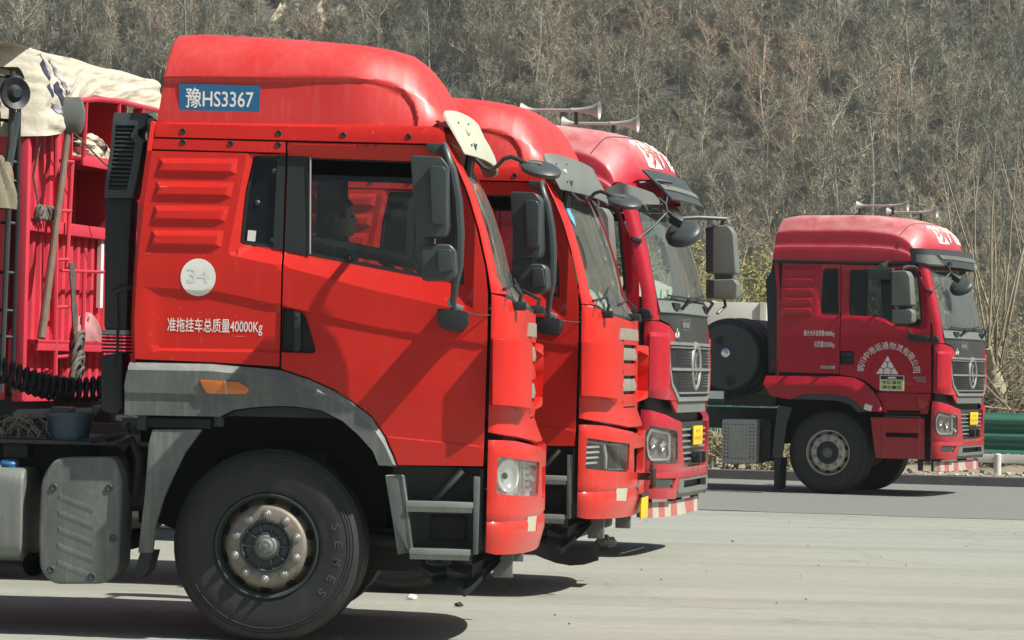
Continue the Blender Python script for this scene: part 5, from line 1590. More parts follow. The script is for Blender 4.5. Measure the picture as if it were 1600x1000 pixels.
sk = KB.add('skid_plate', panel([(.712, .65), (1.288, .65), (1.325, .56), (1.325, .49), (.675, .49), (.675, .56)], fBo(lambda a, z: .02 - .05 * clamp((.53 - z) / .05)), [[(.80, .632), (1.2, .632), (1.21, .565), (.79, .565)]], lines=[[(.68, .53), (1.32, .53)]], h=.045, depth=.05), MT['greyB'])
KB.add('skid_hole', panel([(.79, .64), (1.21, .64), (1.22, .555), (.78, .555)], fBo(-.05), h=.08, depth=0), MT['dark'], sk)
# red and white striped flap under the bumper
MT['flapw'] = mat('grubby_white_sheet', (.44, .41, .35), .7, var=.25, scale=8, dust=.2)
MT['flapr'] = mat('faded_red_sheet', (.40, .12, .10), .7, var=.25, scale=8, dust=.2)
for k in range(14):
    a0 = .06 + 1.88 * k / 14
    a1 = .06 + 1.88 * (k + 1) / 14
    KB.add('flap_stripe', panel([(a0 - .02, .462), (a1 - .02, .462), (a1 + .0, .335), (a0 + .0, .335)], fBo(-.06), h=.07, depth=.006), MT['flapr' if k % 2 else 'flapw'])
# visor
VB = [(-.03, 3.165), (2.03, 3.165), (2.02, 2.975), (1.80, 2.945), (.20, 2.945), (-.02, 2.975)]
def fVB(a, z):
    return front(a, z, 1.045 + .15 * (3.16 - z), .42, 1.205, 2.6)
LV = [(.03, 3.085), (.36, 3.08), (.50, 2.965), (.22, 2.965), (.02, 2.995)]
vb = KB.add('sun_visor', panel(rounded(VB, .03, 3), fVB, lines=[[(-.02, 3.09), (2.02, 3.09)]], h=.06, depth=.014, back=True), MT['greyp'], tag_='visor_whole')
KB.add('visor_band', panel([(.42, 3.09), (1.58, 3.09), (1.52, 3.04), (.48, 3.04)], lambda a, z: fVB(a, z) + Vector((.012, 0, 0)), h=.07, depth=.012), MT['greyB'], vb, tag_='visor_whole')
for P in (LV, far(LV)):
    KB.add('visor_lamp', panel(P, lambda a, z: fVB(a, z) + (Vector((.006, -.006, 0)) if a < 1 else Vector((.006, .006, 0))), h=.06, depth=.01), MT['greyB'], vb, tag_='visor_whole')
# the same visor broken: the corner droops, the middle plate is bent up
VL = [(.0, 3.06), (.08, 3.09), (.46, 3.02), (.60, 2.93), (.16, 2.91), (-.03, 2.97), (-.05, 3.03)]
v1 = KB.add('broken_visor_corner', panel(VL, lambda a, z: fVB(a, z) + Vector((0, .01 * math.sin(a * 30), 0)), h=.05, depth=.012, back=True), MT['greyB'], tag_='visor_broken')
VM = [(.46, 3.20), (.52, 3.21), (1.55, 3.18), (1.60, 3.16), (1.60, 2.96), (.60, 2.97)]
v2 = KB.add('bent_visor_plate', panel(VM, lambda a, z: fVB(a, z) + Vector((.60 * (3.10 - z), 0, .01)), h=.06, depth=.014, back=True), MT['greyp'], tag_='visor_broken')
KB.add('visor_band', panel([(.54, 3.09), (1.52, 3.07), (1.50, 3.03), (.56, 3.05)], lambda a, z: fVB(a, z) + Vector((.014 + .60 * (3.10 - z), 0, .01)), h=.07, depth=.012), MT['greyB'], v2, tag_='visor_broken')
KB.add('visor_strut', MB().tube([(1.25, -.95, 3.10), (1.38, -.85, 3.13), (1.48, -.7, 3.12)], .014, 6), MT['black'], tag_='visor_broken')
# lamp hook on the visor, front mirror with its rods
KB.add('visor_hook', MB().box(fVB(.62, 2.98) + Vector((.02, 0, 0)), (.04, .05, .05)).tube([fVB(.62, 2.98) + Vector((.03, 0, .02)), fVB(.60, 3.03) + Vector((.05, 0, 0)), fVB(.56, 2.93) + Vector((.04, 0, 0))], .008, 5), MT['black'])
fm = KB.add('front_mirror', MB().lathe([(0, .03), (.10, .028), (.14, .012), (.155, -.01), (.150, -.05), (.10, -.07), (0, -.075)], (1.60, -.78, 2.71), (-.15, -.62, .72), 32), MT['greyp'], smooth=60)
KB.add('mirror_knuckle', MB().box((1.555, -.86, 2.80), (.11, .05, .09), (.7, .5, 0)), MT['black'], fm, bev=.008)
KB.add('mirror_rod', MB().tube([(1.56, -.86, 2.83), (1.48, -.88, 2.87), (1.465, -.87, 2.93), (1.40, -.86, 2.98)], .014, 8).tube([(1.475, -.885, 2.86), (1.40, -1.02, 2.75), (1.29, -1.19, 2.625)], .010, 6), MT['black'], fm)
KB.add('rod_foot', MB().box((1.285, -1.20, 2.62), (.09, .05, .035), (0, .3, .4)), MT['black'], fm, bev=.006)
# side mirrors
def mirB(F_, dx, dy, tg=None, fw=.025):
    hd = KB.add('mirror', F_(MB().prism(rounded([(.89 + dx, 2.86), (1.09 + dx, 2.865), (1.135 + dx, 2.80), (1.17 + dx, 2.44), (1.15 + dx, 2.425), (.90 + dx, 2.425)], .03), -1.66 - dy, -1.42 - dy)), MT['greyB'], bev=.02, seg=3, tag_=tg)
    KB.add('mirror_face', F_(MB().prism([(.885 + dx, 2.84), (.885 + fw + dx, 2.84), (.89 + fw + dx, 2.44), (.895 + dx, 2.44)], -1.665 - dy, -1.415 - dy)), MT['black'], hd)
    KB.add('lower_mirror', F_(MB().prism(rounded([(.905 + dx, 2.375), (1.15 + dx, 2.385), (1.185 + dx, 2.34), (1.18 + dx, 2.225), (1.155 + dx, 2.20), (.91 + dx, 2.20)], .025), -1.66 - dy, -1.42 - dy)), MT['greyB'], hd, bev=.02, seg=3)
    KB.add('lower_face', F_(MB().prism([(.90 + dx, 2.37), (.90 + fw + dx, 2.37), (.90 + fw + dx, 2.21), (.90 + dx, 2.21)], -1.665 - dy, -1.415 - dy)), MT['black'], hd)
    KB.add('mirror_neck', F_(MB().box((1.05 + dx, -1.5 - dy, 2.40), (.16, .12, .06))), MT['greyp'], hd)
    arm = KB.add('mirror_arm', F_(MB().tube([(1.13, -1.19, 2.90), (1.11 + dx * .5, -1.30 - dy * .5, 2.925), (1.06 + dx, -1.45 - dy, 2.925), (1.02 + dx, -1.53 - dy, 2.905), (1.01 + dx, -1.54 - dy, 2.82)], .018, 8)), MT['greyp'], tag_=tg)
    KB.add('arm_foot', F_(MB().tube([(1.05 + dx, -1.5 - dy, 2.22), (1.07 + dx, -1.48 - dy, 2.14), (1.12 + dx * .8, -1.40 - dy * .8, 2.07)], .014, 8)), MT['greyp'], arm)
    KB.add('arm_box', F_(MB().prism(rounded([(1.04, 2.075), (1.31, 2.055), (1.315, 1.965), (1.06, 1.98)], .02), -1.33, -1.24)), MT['black'], arm, bev=.012)
    KB.add('arm_box_front', F_(MB().prism(rounded([(1.335, 2.06), (1.42, 2.05), (1.45, 1.975), (1.335, 1.965)], .02), -1.30, -1.16)), MT['black'], arm, bev=.012)
mirB(lambda m: m, 0, 0)
mirB(lambda m: m.mirror_y(), .54, .06, 'mirror_forward', .07)
mirB(lambda m: m.mirror_y(), 0, 0, 'mirror_level')
km = KB.add('kerb_mirror', MB().prism(rounded([(.545, 2.895), (.885, 2.90), (.875, 2.76), (.56, 2.745)], .03), -1.50, -1.40), MT['greyp'], bev=.02, seg=3)
KB.add('kerb_mirror_arm', MB().box((.72, -1.38, 2.92), (.09, .20, .05), (.3, 0, 0)).tube([(.72, -1.44, 2.93), (.74, -1.19, 2.99)], .02, 8), MT['black'], km, bev=.01)
# wipers
for a0, a1 in ((.72, 1.1), (1.18, 1.5)):
    p0, p1 = fBo(.03)(a0, 2.06), fBo(.05)((a0 + a1) / 2, 2.16)
    wi = KB.add('wiper', MB().tube([p0, p0 + Vector((.05, 0, .08)), p1], .013, 6), MT['black'])
    KB.add('wiper_blade', MB().tube([fBo(.02)(a0 - .25, 2.17), p1, fBo(.02)(a1 + .05, 2.2)], .009, 5), MT['black'], wi)
# wheel arch
FN = [(-.824, 1.5), (.143, 1.514), (.336, 1.502), (.489, 1.431), (.608, 1.32), (.686, 1.208), (.73, 1.078), (.529, 1.073), (.418, 1.168), (.282, 1.255), (.114, 1.284), (-.267, 1.282), (-.494, 1.203), (-.742, 1.241), (-.848, 1.392)]
FC = [(-.848, 1.392), (.145, 1.415), (.339, 1.371), (.492, 1.26), (.596, 1.083)]
FT = [(-.824, 1.5), (.143, 1.514), (.336, 1.502), (.489, 1.431), (.608, 1.32), (.686, 1.208), (.73, 1.078)]
def sFB(x, z):
    t_ = clamp((pl(x, FT) - z) / max(.02, pl(x, FT) - pl(x, FC)))
    return Vector((x, -WB(z) - .005 - .045 * t_, z))
fb = KB.both('wheel_arch', panel(FN, sFB, lines=[FC], h=.04, depth=.06), MT['redB'])
LB = [(-.494, 1.203), (-.267, 1.282), (.114, 1.284), (.282, 1.255), (.418, 1.168), (.513, 1.065), (.404, 1.062), (.31, 1.149), (.132, 1.202), (-.265, 1.209)]
KB.both('arch_lip', panel(LB, lambda x, z: Vector((x, -WB(z) - .02, z)), h=.06, depth=.06), MT['greyp'], fb)
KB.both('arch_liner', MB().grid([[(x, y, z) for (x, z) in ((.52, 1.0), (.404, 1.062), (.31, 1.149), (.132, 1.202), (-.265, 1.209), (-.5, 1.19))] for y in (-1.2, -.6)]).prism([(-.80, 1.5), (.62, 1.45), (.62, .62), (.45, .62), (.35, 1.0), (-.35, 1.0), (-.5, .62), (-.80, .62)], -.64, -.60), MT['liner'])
KB.both('arch_sticker', MB().box((.545, -1.288, 1.125), (.10, .004, .075), (0, .25, 0)), MT['white'], fb)
SPB = [(.564, 1.003), (1.261, 1.003), (1.27, .488), (.64, .481), (.602, .732)]
spb = KB.both('step_panel', panel(SPB, lambda x, z: Vector((x, -WB(z) + .01 - .02 * clamp((x - .70) / .02 if x < .73 else (1.22 - x) / .02), z)), [[(.768, .815), (1.201, .815), (1.201, .752), (.768, .752)]], lines=[[(.70, .5), (.70, 1.0)], [(.72, .5), (.72, 1.0)], [(1.2, .5), (1.2, 1.0)], [(1.22, .5), (1.22, 1.0)]], h=.05, depth=.05), MT['redB'])
KB.both('step', MB().box((.985, -1.16, .752), (.43, .14, .02)), MT['greyp'], spb, bev=.005)
KB.both('step_recess', MB().box((.985, -1.10, .785), (.45, .02, .10)), MT['dark'], spb)
KB.both('step', MB().box((.985, -1.13, 1.02), (.45, .22, .02)), MT['greyp'], spb, bev=.005)
KB.both('step_recess', MB().box((.98, -1.06, 1.08), (.50, .02, .16)).box((.98, -1.15, 1.02), (.5, .15, .02)), MT['dark'], spb)
KB.both('sill_panel', panel([(.62, 1.318), (1.34, 1.322), (1.30, 1.06), (.73, 1.06), (.73, 1.08), (.69, 1.21)], lambda x, z: Vector((x, -WB(z) + .035, z)), [[(.768, 1.10), (1.20, 1.10), (1.20, 1.065), (.768, 1.065)]], h=.06), MT['redB'], spb)
KB.both('bumper_link', MB().prism([(1.15, 1.31), (1.33, 1.31), (1.31, 1.2), (1.26, 1.12), (1.20, 1.12), (1.18, 1.22)], -1.245, -1.20), MT['redB'], spb, bev=.006)
KB.both('mud_plate', MB().prism([(-.672, 1.095), (-.63, 1.12), (-.476, 1.10), (-.54, .9), (-.60, .45), (-.726, .446), (-.70, .8)], -1.22, -1.17), MT['greyp'], bev=.006)
KB.both('mud_flap', MB().prism([(-.70, .45), (-.615, .45), (-.63, .06), (-.68, .03), (-.70, .06)], -1.2, -.88), MT['black'])
# behind the cab: ribbed duct, gas tank, box
sk_ = KB.add('air_duct', MB().prism([(-.791, 2.989), (-.66, 2.957), (-.66, 1.545), (-.817, 1.541), (-.84, 2.1), (-.883, 2.739), (-.819, 2.839)], -1.16, -.75), MT['black'], bev=.015)
for k in range(26):
    z = 2.05 + k * .026
    KB.add('rib', MB().box((-.775 - .01 * (z - 2.05), -1.163, z), (.15, .012, .009), (0, R(-24), 0)), MT['greyp'], sk_)
KB.add('duct_lamp', MB().lathe([(.05, 0), (.045, .015), (0, .02)], (-.73, -1.163, 1.66), (0, -1, 0), 16), mat('red_lens', (.10, .01, .012), .2), sk_)
gt = KB.add('gas_tank', MB().lathe([(0, 0), (.34, .0), (.44, -.005), (.46, -.03), (.47, -.07), (.50, -.10), (.505, -.16), (.50, -.17), (.505, -.18), (.505, -.60), (.515, -.61), (.515, -.68), (.505, -.69), (.505, -1.9), (.44, -2.0), (0, -2.0)], (-1.40, -1.10, 1.735), (0, -1, 0), 56), MT['black'])
KB.add('end_cover', MB().lathe([(.425, 0), (.42, .012), (0, .014)], (-1.40, -1.10, 1.735), (0, -1, 0), 48), MT['frame'], gt)
for x, z, r, m_ in ((-1.50, 1.945, .055, 'dark'), (-1.41, 1.785, .062, 'chrome'), (-1.335, 1.43, .065, 'dark')):
    KB.add('port', MB().lathe([(r, 0), (r * .95, .012), (r * .7, .02 if m_ == 'chrome' else .004), (0, .024 if m_ == 'chrome' else .003)], (x, -1.112, z), (0, -1, 0), 20), MT[m_], gt)
KB.add('maker_label', MB().box((-1.52, -1.13, 1.235), (.20, .01, .10)), MT['white'], gt)
KB.add('tank_cradle', MB().box((-1.3, -.7, 1.18), (.95, .10, .16)).box((-1.3, .7, 1.18), (.95, .10, .16)).box((-1.55, -1.02, 1.22), (.30, .2, .16)), MT['frame'], gt, bev=.01)
bx = KB.add('perforated_box', MB().prism(rounded([(-1.43, .925), (-.955, .935), (-.950, .36), (-1.415, .345)], .04), -1.16, -.70), MT['boxm'], bev=.02)
hm_ = MB()
for k in range(9):
    for x, z in ((-1.39 + .048 * k, .86), (-1.38 + .048 * k, .42), (-1.385, .44 + .046 * k), (-1.34, .44 + .046 * k), (-.995, .45 + .046 * k), (-1.04, .45 + .046 * k)):
        hm_.lathe([(.010, 0), (.009, .003), (0, .0035)], (x, -1.159, z), (0, -1, 0), 8)
KB.add('perforation', hm_, MT['dark'], bx)
KB.add('pressed_ring', MB().tube([(-1.19 + .125 * math.cos(t_), -1.16, .65 + .125 * math.sin(t_)) for t_ in [2 * math.pi * k / 28 for k in range(29)]], .009, 6, False).box((-1.19, -1.162, .67), (.09, .012, .015)).box((-1.225, -1.162, .64), (.015, .012, .10)).box((-1.18, -1.162, .60), (.11, .012, .015)), MT['boxm'], bx)
KB.add('muffler', MB().prism(rounded([(-.93, .92), (-.80, .92), (-.80, .40), (-.94, .38)], .03), -1.05, -.7), MT['dark'], bev=.01)
for y in (-.43, .43):
    KB.add('frame_rail', MB().box((-2.3, y, .93), (6.8, .09, .27)), MT['frame'], bev=.01)
KB.add('engine', MB().box((.55, 0, .95), (1.1, .8, .8)).box((1.18, 0, .75), (.10, 2.0, .6)).box((1.0, 0, 1.28), (.6, 2.2, .06)).box((-.25, 0, 1.45), (.9, 2.2, .08)), MT['dark'], bev=.02)
KB.add('front_axle', MB().tube([(0, -1.0, .52), (0, -.6, .40), (0, .6, .40), (0, 1.0, .52)], .07, 10), MT['dark'])
KB.add('tow_leg', MB().box((1.32, -.75, .42), (.12, .06, .2)).box((1.32, .75, .42), (.12, .06, .2)).box((1.15, -.9, .42), (.06, .06, .18)), MT['greyp'], bev=.006)
KB.add('fifth_wheel', MB().box((-3.6, 0, 1.2), (1.0, .95, .12)), MT['dark'], bev=.02)
# inside
lb = [(-.66, 1.5), (-.66, 2.93), (1.07, 2.93), (1.25, 2.5), (1.32, 2.0), (1.33, 1.35), (.7, 1.35), (.3, 1.5)]
KB.both('door_lining', panel(lb, lambda x, z: Vector((x, -WB(z) + .08, z)), [DBW, QBW], h=.12, depth=0), MT['inside'])
KB.add('cab_floor', MB().box((.3, 0, 1.36), (1.95, 2.3, .06)).box((-.66, 0, 2.2), (.03, 2.3, 1.6)).box((.2, 0, 2.96), (1.7, 2.25, .02)), MT['inside'])
KB.add('dashboard', MB().prism([(.95, 1.4), (.95, 1.85), (1.02, 2.0), (1.2, 2.05), (1.42, 2.03), (1.42, 1.4)], -1.05, 1.05), MT['insideL'], bev=.03)
for y in (-.6, .58):
    se = KB.add('seat', MB().box((.12, y, 1.72), (.52, .52, .16), (0, -.08, 0)), MT['insideL'], bev=.05, seg=3)
    KB.add('backrest', MB().box((-.20, y, 2.12), (.14, .50, .72), (0, -.18, 0)), MT['insideL'], se, bev=.05, seg=3)
    KB.add('headrest', MB().box((-.29, y, 2.56), (.10, .30, .18), (0, -.18, 0)), MT['insideL'], se, bev=.04, seg=3)
KB.add('steering_wheel', MB().tube([(.78 - .235 * math.cos(t_) * .75, .58 + .235 * math.sin(t_), 2.12 + .235 * math.cos(t_) * .66) for t_ in [2 * math.pi * k / 28 for k in range(29)]], .014, 8, False).tube([(.78, .36, 2.12), (.78, .80, 2.12)], .014, 6).tube([(.78, .58, 2.12), (.98, .58, 1.9)], .03, 8), MT['inside'])
for sx_ in (0, -3.2, -4.55):
    for y in (-1.16, 1.16):
        add_wheel(KB, sx_, y, R(-3) if sx_ == 0 else 0, 'B')
# roof horns: a long pair of trumpets on feet
def horn(x0, x1, y, z, r=.078):
    m = MB().lathe([(r * .80, 0), (r * .66, .02), (r * .42, .05), (r * .32, .07), (r * .20, .10), (r * .17, .14)], (x0, y, z), (1, 0, 0), 18)
    L = x1 - x0
    m.lathe([(r * .17, .14), (r * .19, L * .62), (r * .27, L * .63), (r * .27, L * .67), (r * .24, L * .68), (r * .34, L * .80), (r * .52, L * .90), (r * .78, L * .96), (r * 1.0, L), (r * .94, L), (r * .70, L * .955), (r * .3, L * .88), (0, L * .86)], (x0, y, z), (1, 0, 0), 20)
    m.lathe([(0, .004), (r * .80, 0)], (x0, y, z), (1, 0, 0), 18)
    return m
MT['hornm'] = mat('dull_horn_metal', (.36, .385, .355), .5, .05, var=.15, scale=10, dust=.25)
ha = KB.add('air_horn', horn(.12, .80, -.42, 3.742), MT['hornm'])
KB.add('horn_foot', MB().box((.16, -.42, 3.67), (.03, .03, .14)).box((.60, -.42, 3.68), (.03, .03, .12)).box((.16, -.42, 3.625), (.14, .06, .02)), MT['greyp'], ha, bev=.004)
hb_ = KB.add('air_horn', horn(.24, .92, .75, 3.715), MT['hornm'])
KB.add('horn_foot', MB().box((.28, .75, 3.66), (.03, .03, .14)).box((.70, .75, 3.63), (.03, .03, .16)).box((.28, .75, 3.615), (.14, .06, .02)), MT['greyp'], hb_, bev=.004)

T3 = put_truck(KB, 'tractor_truck', 'crimson tractor truck third in the row with bent visor and chrome grille', (.0116, 29.51, 0), R(12.43), ('visor_whole', 'mirror_level'), 'parked red tractor trucks')
T4 = put_truck(KB, 'tractor_truck', 'crimson tractor truck parked apart at the right by the green rail', (4.4897, 44.890, 0), R(20), ('visor_broken', 'mirror_forward'), 'parked red tractor trucks')
# ---- lettering on the doors of the fourth truck
on_side(fit_text('最大允许总质量40000kg', -.334, .070, 2.012, 2.098, .012), wB).build('weight_lettering', MT['white'], T4, smooth=0)
on_side(fit_text('总质量25000kg', -.195, .074, 1.868, 1.962, .012), wB).build('weight_lettering', MT['white'], T4, smooth=0)
cx_, cz_, rr_ = .788, 1.575, .345
for k, ch in enumerate('铜川中港运通物流有限公司'):
    a = R(172 - k * 164 / 11)
    t = fit_text(ch, -.042, .042, -.046, .046, .008)
    t.v = [(cx_ + rr_ * math.cos(a) * 1.06 + x * math.sin(a) + z * math.cos(a), 0, cz_ + rr_ * math.sin(a) + z * math.sin(a) - x * math.cos(a)) for x, y, z in t.v]
    on_side(t, wB).build('door_character', MT['white'], T4, smooth=0)
tri = MB()
cells = [[(0, 1), (-.145, .745), (0, .65), (.145, .745)], [(-.17, .70), (-.025, .60), (-.025, .41), (-.20, .30), (-.365, .385)], [(.17, .70), (.025, .60), (.025, .41), (.20, .30), (.365, .385)],
         [(-.395, .34), (-.225, .255), (-.225, .0), (-.62, .0)], [(.395, .34), (.225, .255), (.225, .0), (.62, .0)], [(0, .37), (.18, .26), (.18, 0), (-.18, 0), (-.18, .26)]]
for P in cells:
    P = P if sum(P[i][0] * P[(i + 1) % len(P)][1] - P[(i + 1) % len(P)][0] * P[i][1] for i in range(len(P))) > 0 else P[::-1]
    tri.add([(.774 + u * .236, 0, 1.557 + w * .232) for u, w in P], [tuple(range(len(P)))])
on_side(tri, wB).build('door_emblem', MT['white'], T4, smooth=0)
sg = MB().box((.839, -1.250, 1.444), (.318, .006, .196)).build('warning_sign', MT['white'], T4)
MB().box((.839, -1.2545, 1.420), (.296, .004, .126)).build('sign_field', MT['greenY'], sg)
MB().box((.839, -1.2545, 1.511), (.296, .004, .044)).build('sign_band', MT['black'], sg)
for s_, za, zb in (('车辆盲区', 1.430, 1.475), ('请勿靠近', 1.368, 1.413)):
    tt = fit_text(s_, .712, .966, za, zb, .02)
    tt.v = [(x, -1.2575, z) for x, y, z in tt.v]
    tt.build('lettering', MT['black'], sg, smooth=0)
MB().prism([(.78, 1.505), (.80, 1.523), (.88, 1.523), (.90, 1.500), (.80, 1.498)], -1.2585, -1.2545).build('sign_picture', MT['white'], sg)
on_side(fit_text('460', 1.113, 1.277, 1.497, 1.537, .02), wB).build('model_number', MT['alum'], T4, smooth=0)
MB().box((1.215, -1.243, 1.475), (.12, .004, .016)).build('model_line', MT['alum'], T4)
from mathutils import noise as mnoise
# ---------------------------------------------------------------- red semi-trailer behind the first truck
TR = thing('semi_trailer', 'red corrugated semi-trailer under a cream tarpaulin at the left edge', 'trailer', (-3.156, 24.7198, 0), R(-12))
MT['redT'] = mat('trailer_red', (.62, .045, .075), .5, var=.22, scale=3, dust=.10, streak=.22, dustc=(.20, .06, .05), speck=.25)
MT['tarp'] = mat('cream_tarpaulin', (.54, .51, .40), .7, var=.22, scale=5, streak=.30, dustc=(.30, .27, .19), bump=.9, bscale=13, speck=.2)
def corr(y0, y1, z0, z1, x, pitch=.155, dep=.045):
    """corrugated sheet facing +x"""
    ys = []
    y = y0
    while y < y1 - 1e-6:
        for a, b in ((0, 0), (.42, 0), (.52, -dep), (.9, -dep)):
            if y + a * pitch < y1:
                ys.append((y + a * pitch, b))
        y += pitch
    ys.append((y1, 0))
    return MB().grid([[(x + b, yy, z) for yy, b in ys] for z in (z0, z1)])
def wallp(n, y0, y1, z0, z1, x):
    corr(y0, y1, z0, z1, x).build(n, MT['redT'], TR, smooth=15)
wallp('front_sheet', -1.25, 1.25, 1.25, 2.47, 0)
wallp('front_sheet', -1.25, -.17, 2.47, 3.52, 0)
wallp('niche_sheet', -.17, 1.25, 2.47, 3.52, -.42)
MB().box((-.21, -.17, 2.99), (.42, .02, 1.05)).build('niche_side', MT['redT'], TR)
MB().box((-.16, .54, 2.985), (.46, 1.42, .03)).box((.075, .54, 2.975), (.02, 1.42, .08)).build('niche_shelf', MT['redT'], TR, bev=.004)
MB().box((.03, 0, 2.465), (.07, 2.5, .085)).build('front_beam', MT['redT'], TR, bev=.006)
for y, hh_ in ((-1.235, 1.80), (1.235, 2.20)):
    MB().box((.03, y, 1.25 + hh_ / 2), (.08, .07, hh_)).build('corner_post', MT['redT'], TR, bev=.006)
MB().box((.055, -.25, 1.655), (.11, 1.75, .03)).box((.10, -.25, 1.63), (.02, 1.75, .07)).build('lower_shelf', MT['redT'], TR, bev=.004)
MB().box((.02, 0, 1.30), (.06, 2.5, .12)).build('bottom_beam', MT['redT'], TR, bev=.006)
MB().box((-3.0, 0, 1.20), (6.0, 2.48, .16)).box((-2.6, -.45, 1.05), (5.5, .12, .3)).box((-2.6, .45, 1.05), (5.5, .12, .3)).build('deck', MT['dark'], TR, bev=.01)
for y in (-1.22, 1.22):
    MB().box((-3.02, y, 2.38), (5.9, .05, 2.26)).build('side_wall', MT['redT'], TR)
for k in range(8):
    MB().box((-.3 - .75 * k, -1.26, 2.38), (.09, .04, 2.26)).build('side_rib', MT['redT'], TR)
# ladder up the front
MB().tube([(.10, -.705, 1.42), (.10, -.80, 3.16)], .020, 8).build('ladder_rail', MT['redT'], TR)
MB().tube([(.10, -.515, 2.17), (.10, -.45, 2.96)], .017, 8).build('ladder_rail', MT['redT'], TR)
for z, y0, y1 in ((1.55, -.71, -.46), (1.90, -.73, -.48), (2.235, -.75, -.49), (2.58, -.77, -.47), (2.93, -.79, -.45)):
    MB().tube([(.10, y0, z), (.105, y1, z + .01)], .014, 6).build('rung', MT['redT'], TR)
MB().tube([(.13, -.72, 2.16), (.13, .35, 2.18)], .013, 6).build('guard_bar', MT['redT'], TR)
MB().tube([(.13, -.22, 2.17), (.13, -.22, 1.67)], .014, 6).build('guard_post', MT['redT'], TR)
MB().box((.02, .45, 2.2), (.03, .06, .56)).build('white_batten', MT['white'], TR)
# rail round the top niche
MB().tube([(.13, -.75, 3.32), (.15, -.45, 3.38), (.15, -.05, 3.42), (.15, .39, 3.44), (.15, 1.3, 3.445)], .020, 8).build('top_rail', MT['redT'], TR)
for y, zt in ((-.33, 3.39), (.40, 3.44), (.95, 3.445)):
    MB().tube([(.15, y, zt), (.12, y + .06, 2.99)], .018, 8).build('rail_post', MT['redT'], TR)
# tarpaulin over the load: draped sheet with fine folds
def tarp_pt(s, t_):
    """s across the front (0..1), t: 0 hem .. 1 ridge"""
    y = -1.80 + 3.32 * s
    hem = lerp(s, [0, .14, .31, .375, .42, .52, 1.0], [3.02, 3.06, 3.12, 3.16, 3.36, 3.45, 3.46])
    top = 3.665 + .02 * s + .008 * math.sin(s * 19)
    z = hem + (top - hem) * t_
    lo_ = (1 - t_)
    n1 = mnoise.noise(Vector((s * 9 - t_ * 3.0, t_ * 2.2 + s * 4, 3.1)))
    n2 = mnoise.noise(Vector((s * 26 - t_ * 9, t_ * 5 + s * 9, 7.7)))
    n3 = mnoise.noise(Vector((s * 6, t_ * 16 + s * 8, 1.3)))
    fold = .020 * n1 + .007 * n2 + .020 * n3 * clamp((.44 - s) / .1)
    return Vector((.13 + fold - .05 * t_ * t_ + .04 * lo_ * clamp((.42 - s) / .3) - .38 * clamp((.185 - s) / .10), y, z))
NS, NTT = 110, 30
m = MB().grid([[tarp_pt(i / NS, j / NTT) for i in range(NS + 1)] for j in range(NTT + 1)])
rows = []
for k in range(16):
    x = .04 - 5.8 * (k / 15) ** 1.2
    rows.append([Vector((x, -1.80 + 3.32 * i / NS, tarp_pt(i / NS, 1).z + .015 * math.sin(k * 1.4 + i * .07) + .10 * math.sin(math.pi * i / NS) * min(1, k / 3))) for i in range(NS + 1)])
m.grid([[tarp_pt(i / NS, 1) for i in range(NS + 1)]] + rows)
m.grid([[Vector((-.25 - 5.9 * (k / 60), -1.805 - .05 * mnoise.noise(Vector((k * .55, j * .25, 2))) * (j / 12) - .02 * (j / 12), 3.66 - .46 * j / 12 + .03 * mnoise.noise(Vector((k * .4, 5, 2))))) for k in range(61)] for j in range(13)])
tp_ = m.build('tarpaulin', MT['tarp'], TR, smooth=80)
MT['ink'] = mat('dark_blue_print', (.035, .045, .085), .7, var=.5, scale=20)
MT['inkp'] = mat('faded_violet_print', (.34, .32, .38), .7, var=.3, scale=20)
def print_on(poly, m_, name):
    mm = panel(poly, lambda s, t_: tarp_pt(clamp(s), clamp(t_)), h=.03, depth=0)
    mm.v = [(v_[0] + .006, v_[1], v_[2]) for v_ in mm.v]
    mm.build(name, m_, tp_, smooth=80)
for poly in ([(0.189, .86), (0.208, .92), (0.227, .80), (0.243, .72), (0.227, .66), (0.208, .74)], [(0.250, .62), (0.274, .67), (0.297, .57), (0.328, .43), (0.343, .33), (0.320, .31), (0.289, .45), (0.258, .53)], [(0.212, .59), (0.227, .63), (0.243, .55), (0.250, .47), (0.235, .47)]):
    print_on(poly, MT['ink'], 'printed_mark')
for poly in ([(0.177, .93), (0.196, .98), (0.258, .76), (0.247, .75), (0.196, .95)], [(0.250, .94), (0.266, .94), (0.374, .40), (0.359, .38)], [(0.235, .40), (0.289, .36), (0.335, .24), (0.281, .26)]):
    print_on(poly, MT['inkp'], 'printed_mark')
# pipe rack on the near corner
MB().tube([(.02, -1.345, 1.30), (.03, -1.345, 2.4), (.02, -1.345, 3.45)], .016, 8).build('rack_post', MT['dark'], TR)
MB().tube([(-.02, -1.45, 1.30), (.0, -1.44, 2.6), (0, -1.43, 3.5)], .020, 8).build('rack_post', MT['frame'], TR)
MB().tube([(-.03, -1.48, 2.62), (.02, -1.38, 3.22)], .035, 8).build('rack_brace', MT['frame'], TR)
for z in (1.68, 1.86, 2.12, 2.46, 2.75, 2.88, 3.16, 3.46):
    MB().tube([(.02, -1.345, z), (-.2, -1.62, z + .01)], .013, 6).build('rack_bar', MT['dark'], TR)
MB().grid([[(.03 - w_, -1.42 + .20 * math.cos(R(g)), 3.33 + .20 * math.sin(R(g))) for g in range(-50, 101, 10)] for w_ in (0, .16)]).build('rubber_guard', MT['frame'], TR)
MB().lathe([(.115, 0), (.108, .03), (.06, .01), (.03, .04), (0, .04)], (.05, -1.52, 3.34), (.75, -.66, 0), 24).build('work_lamp', MT['black'], TR)
tw = MB().tube([(-.7, -.4, 1.1), (-.7, -.4, .35)], .06, 8).build('landing_leg', MT['dark'], TR)
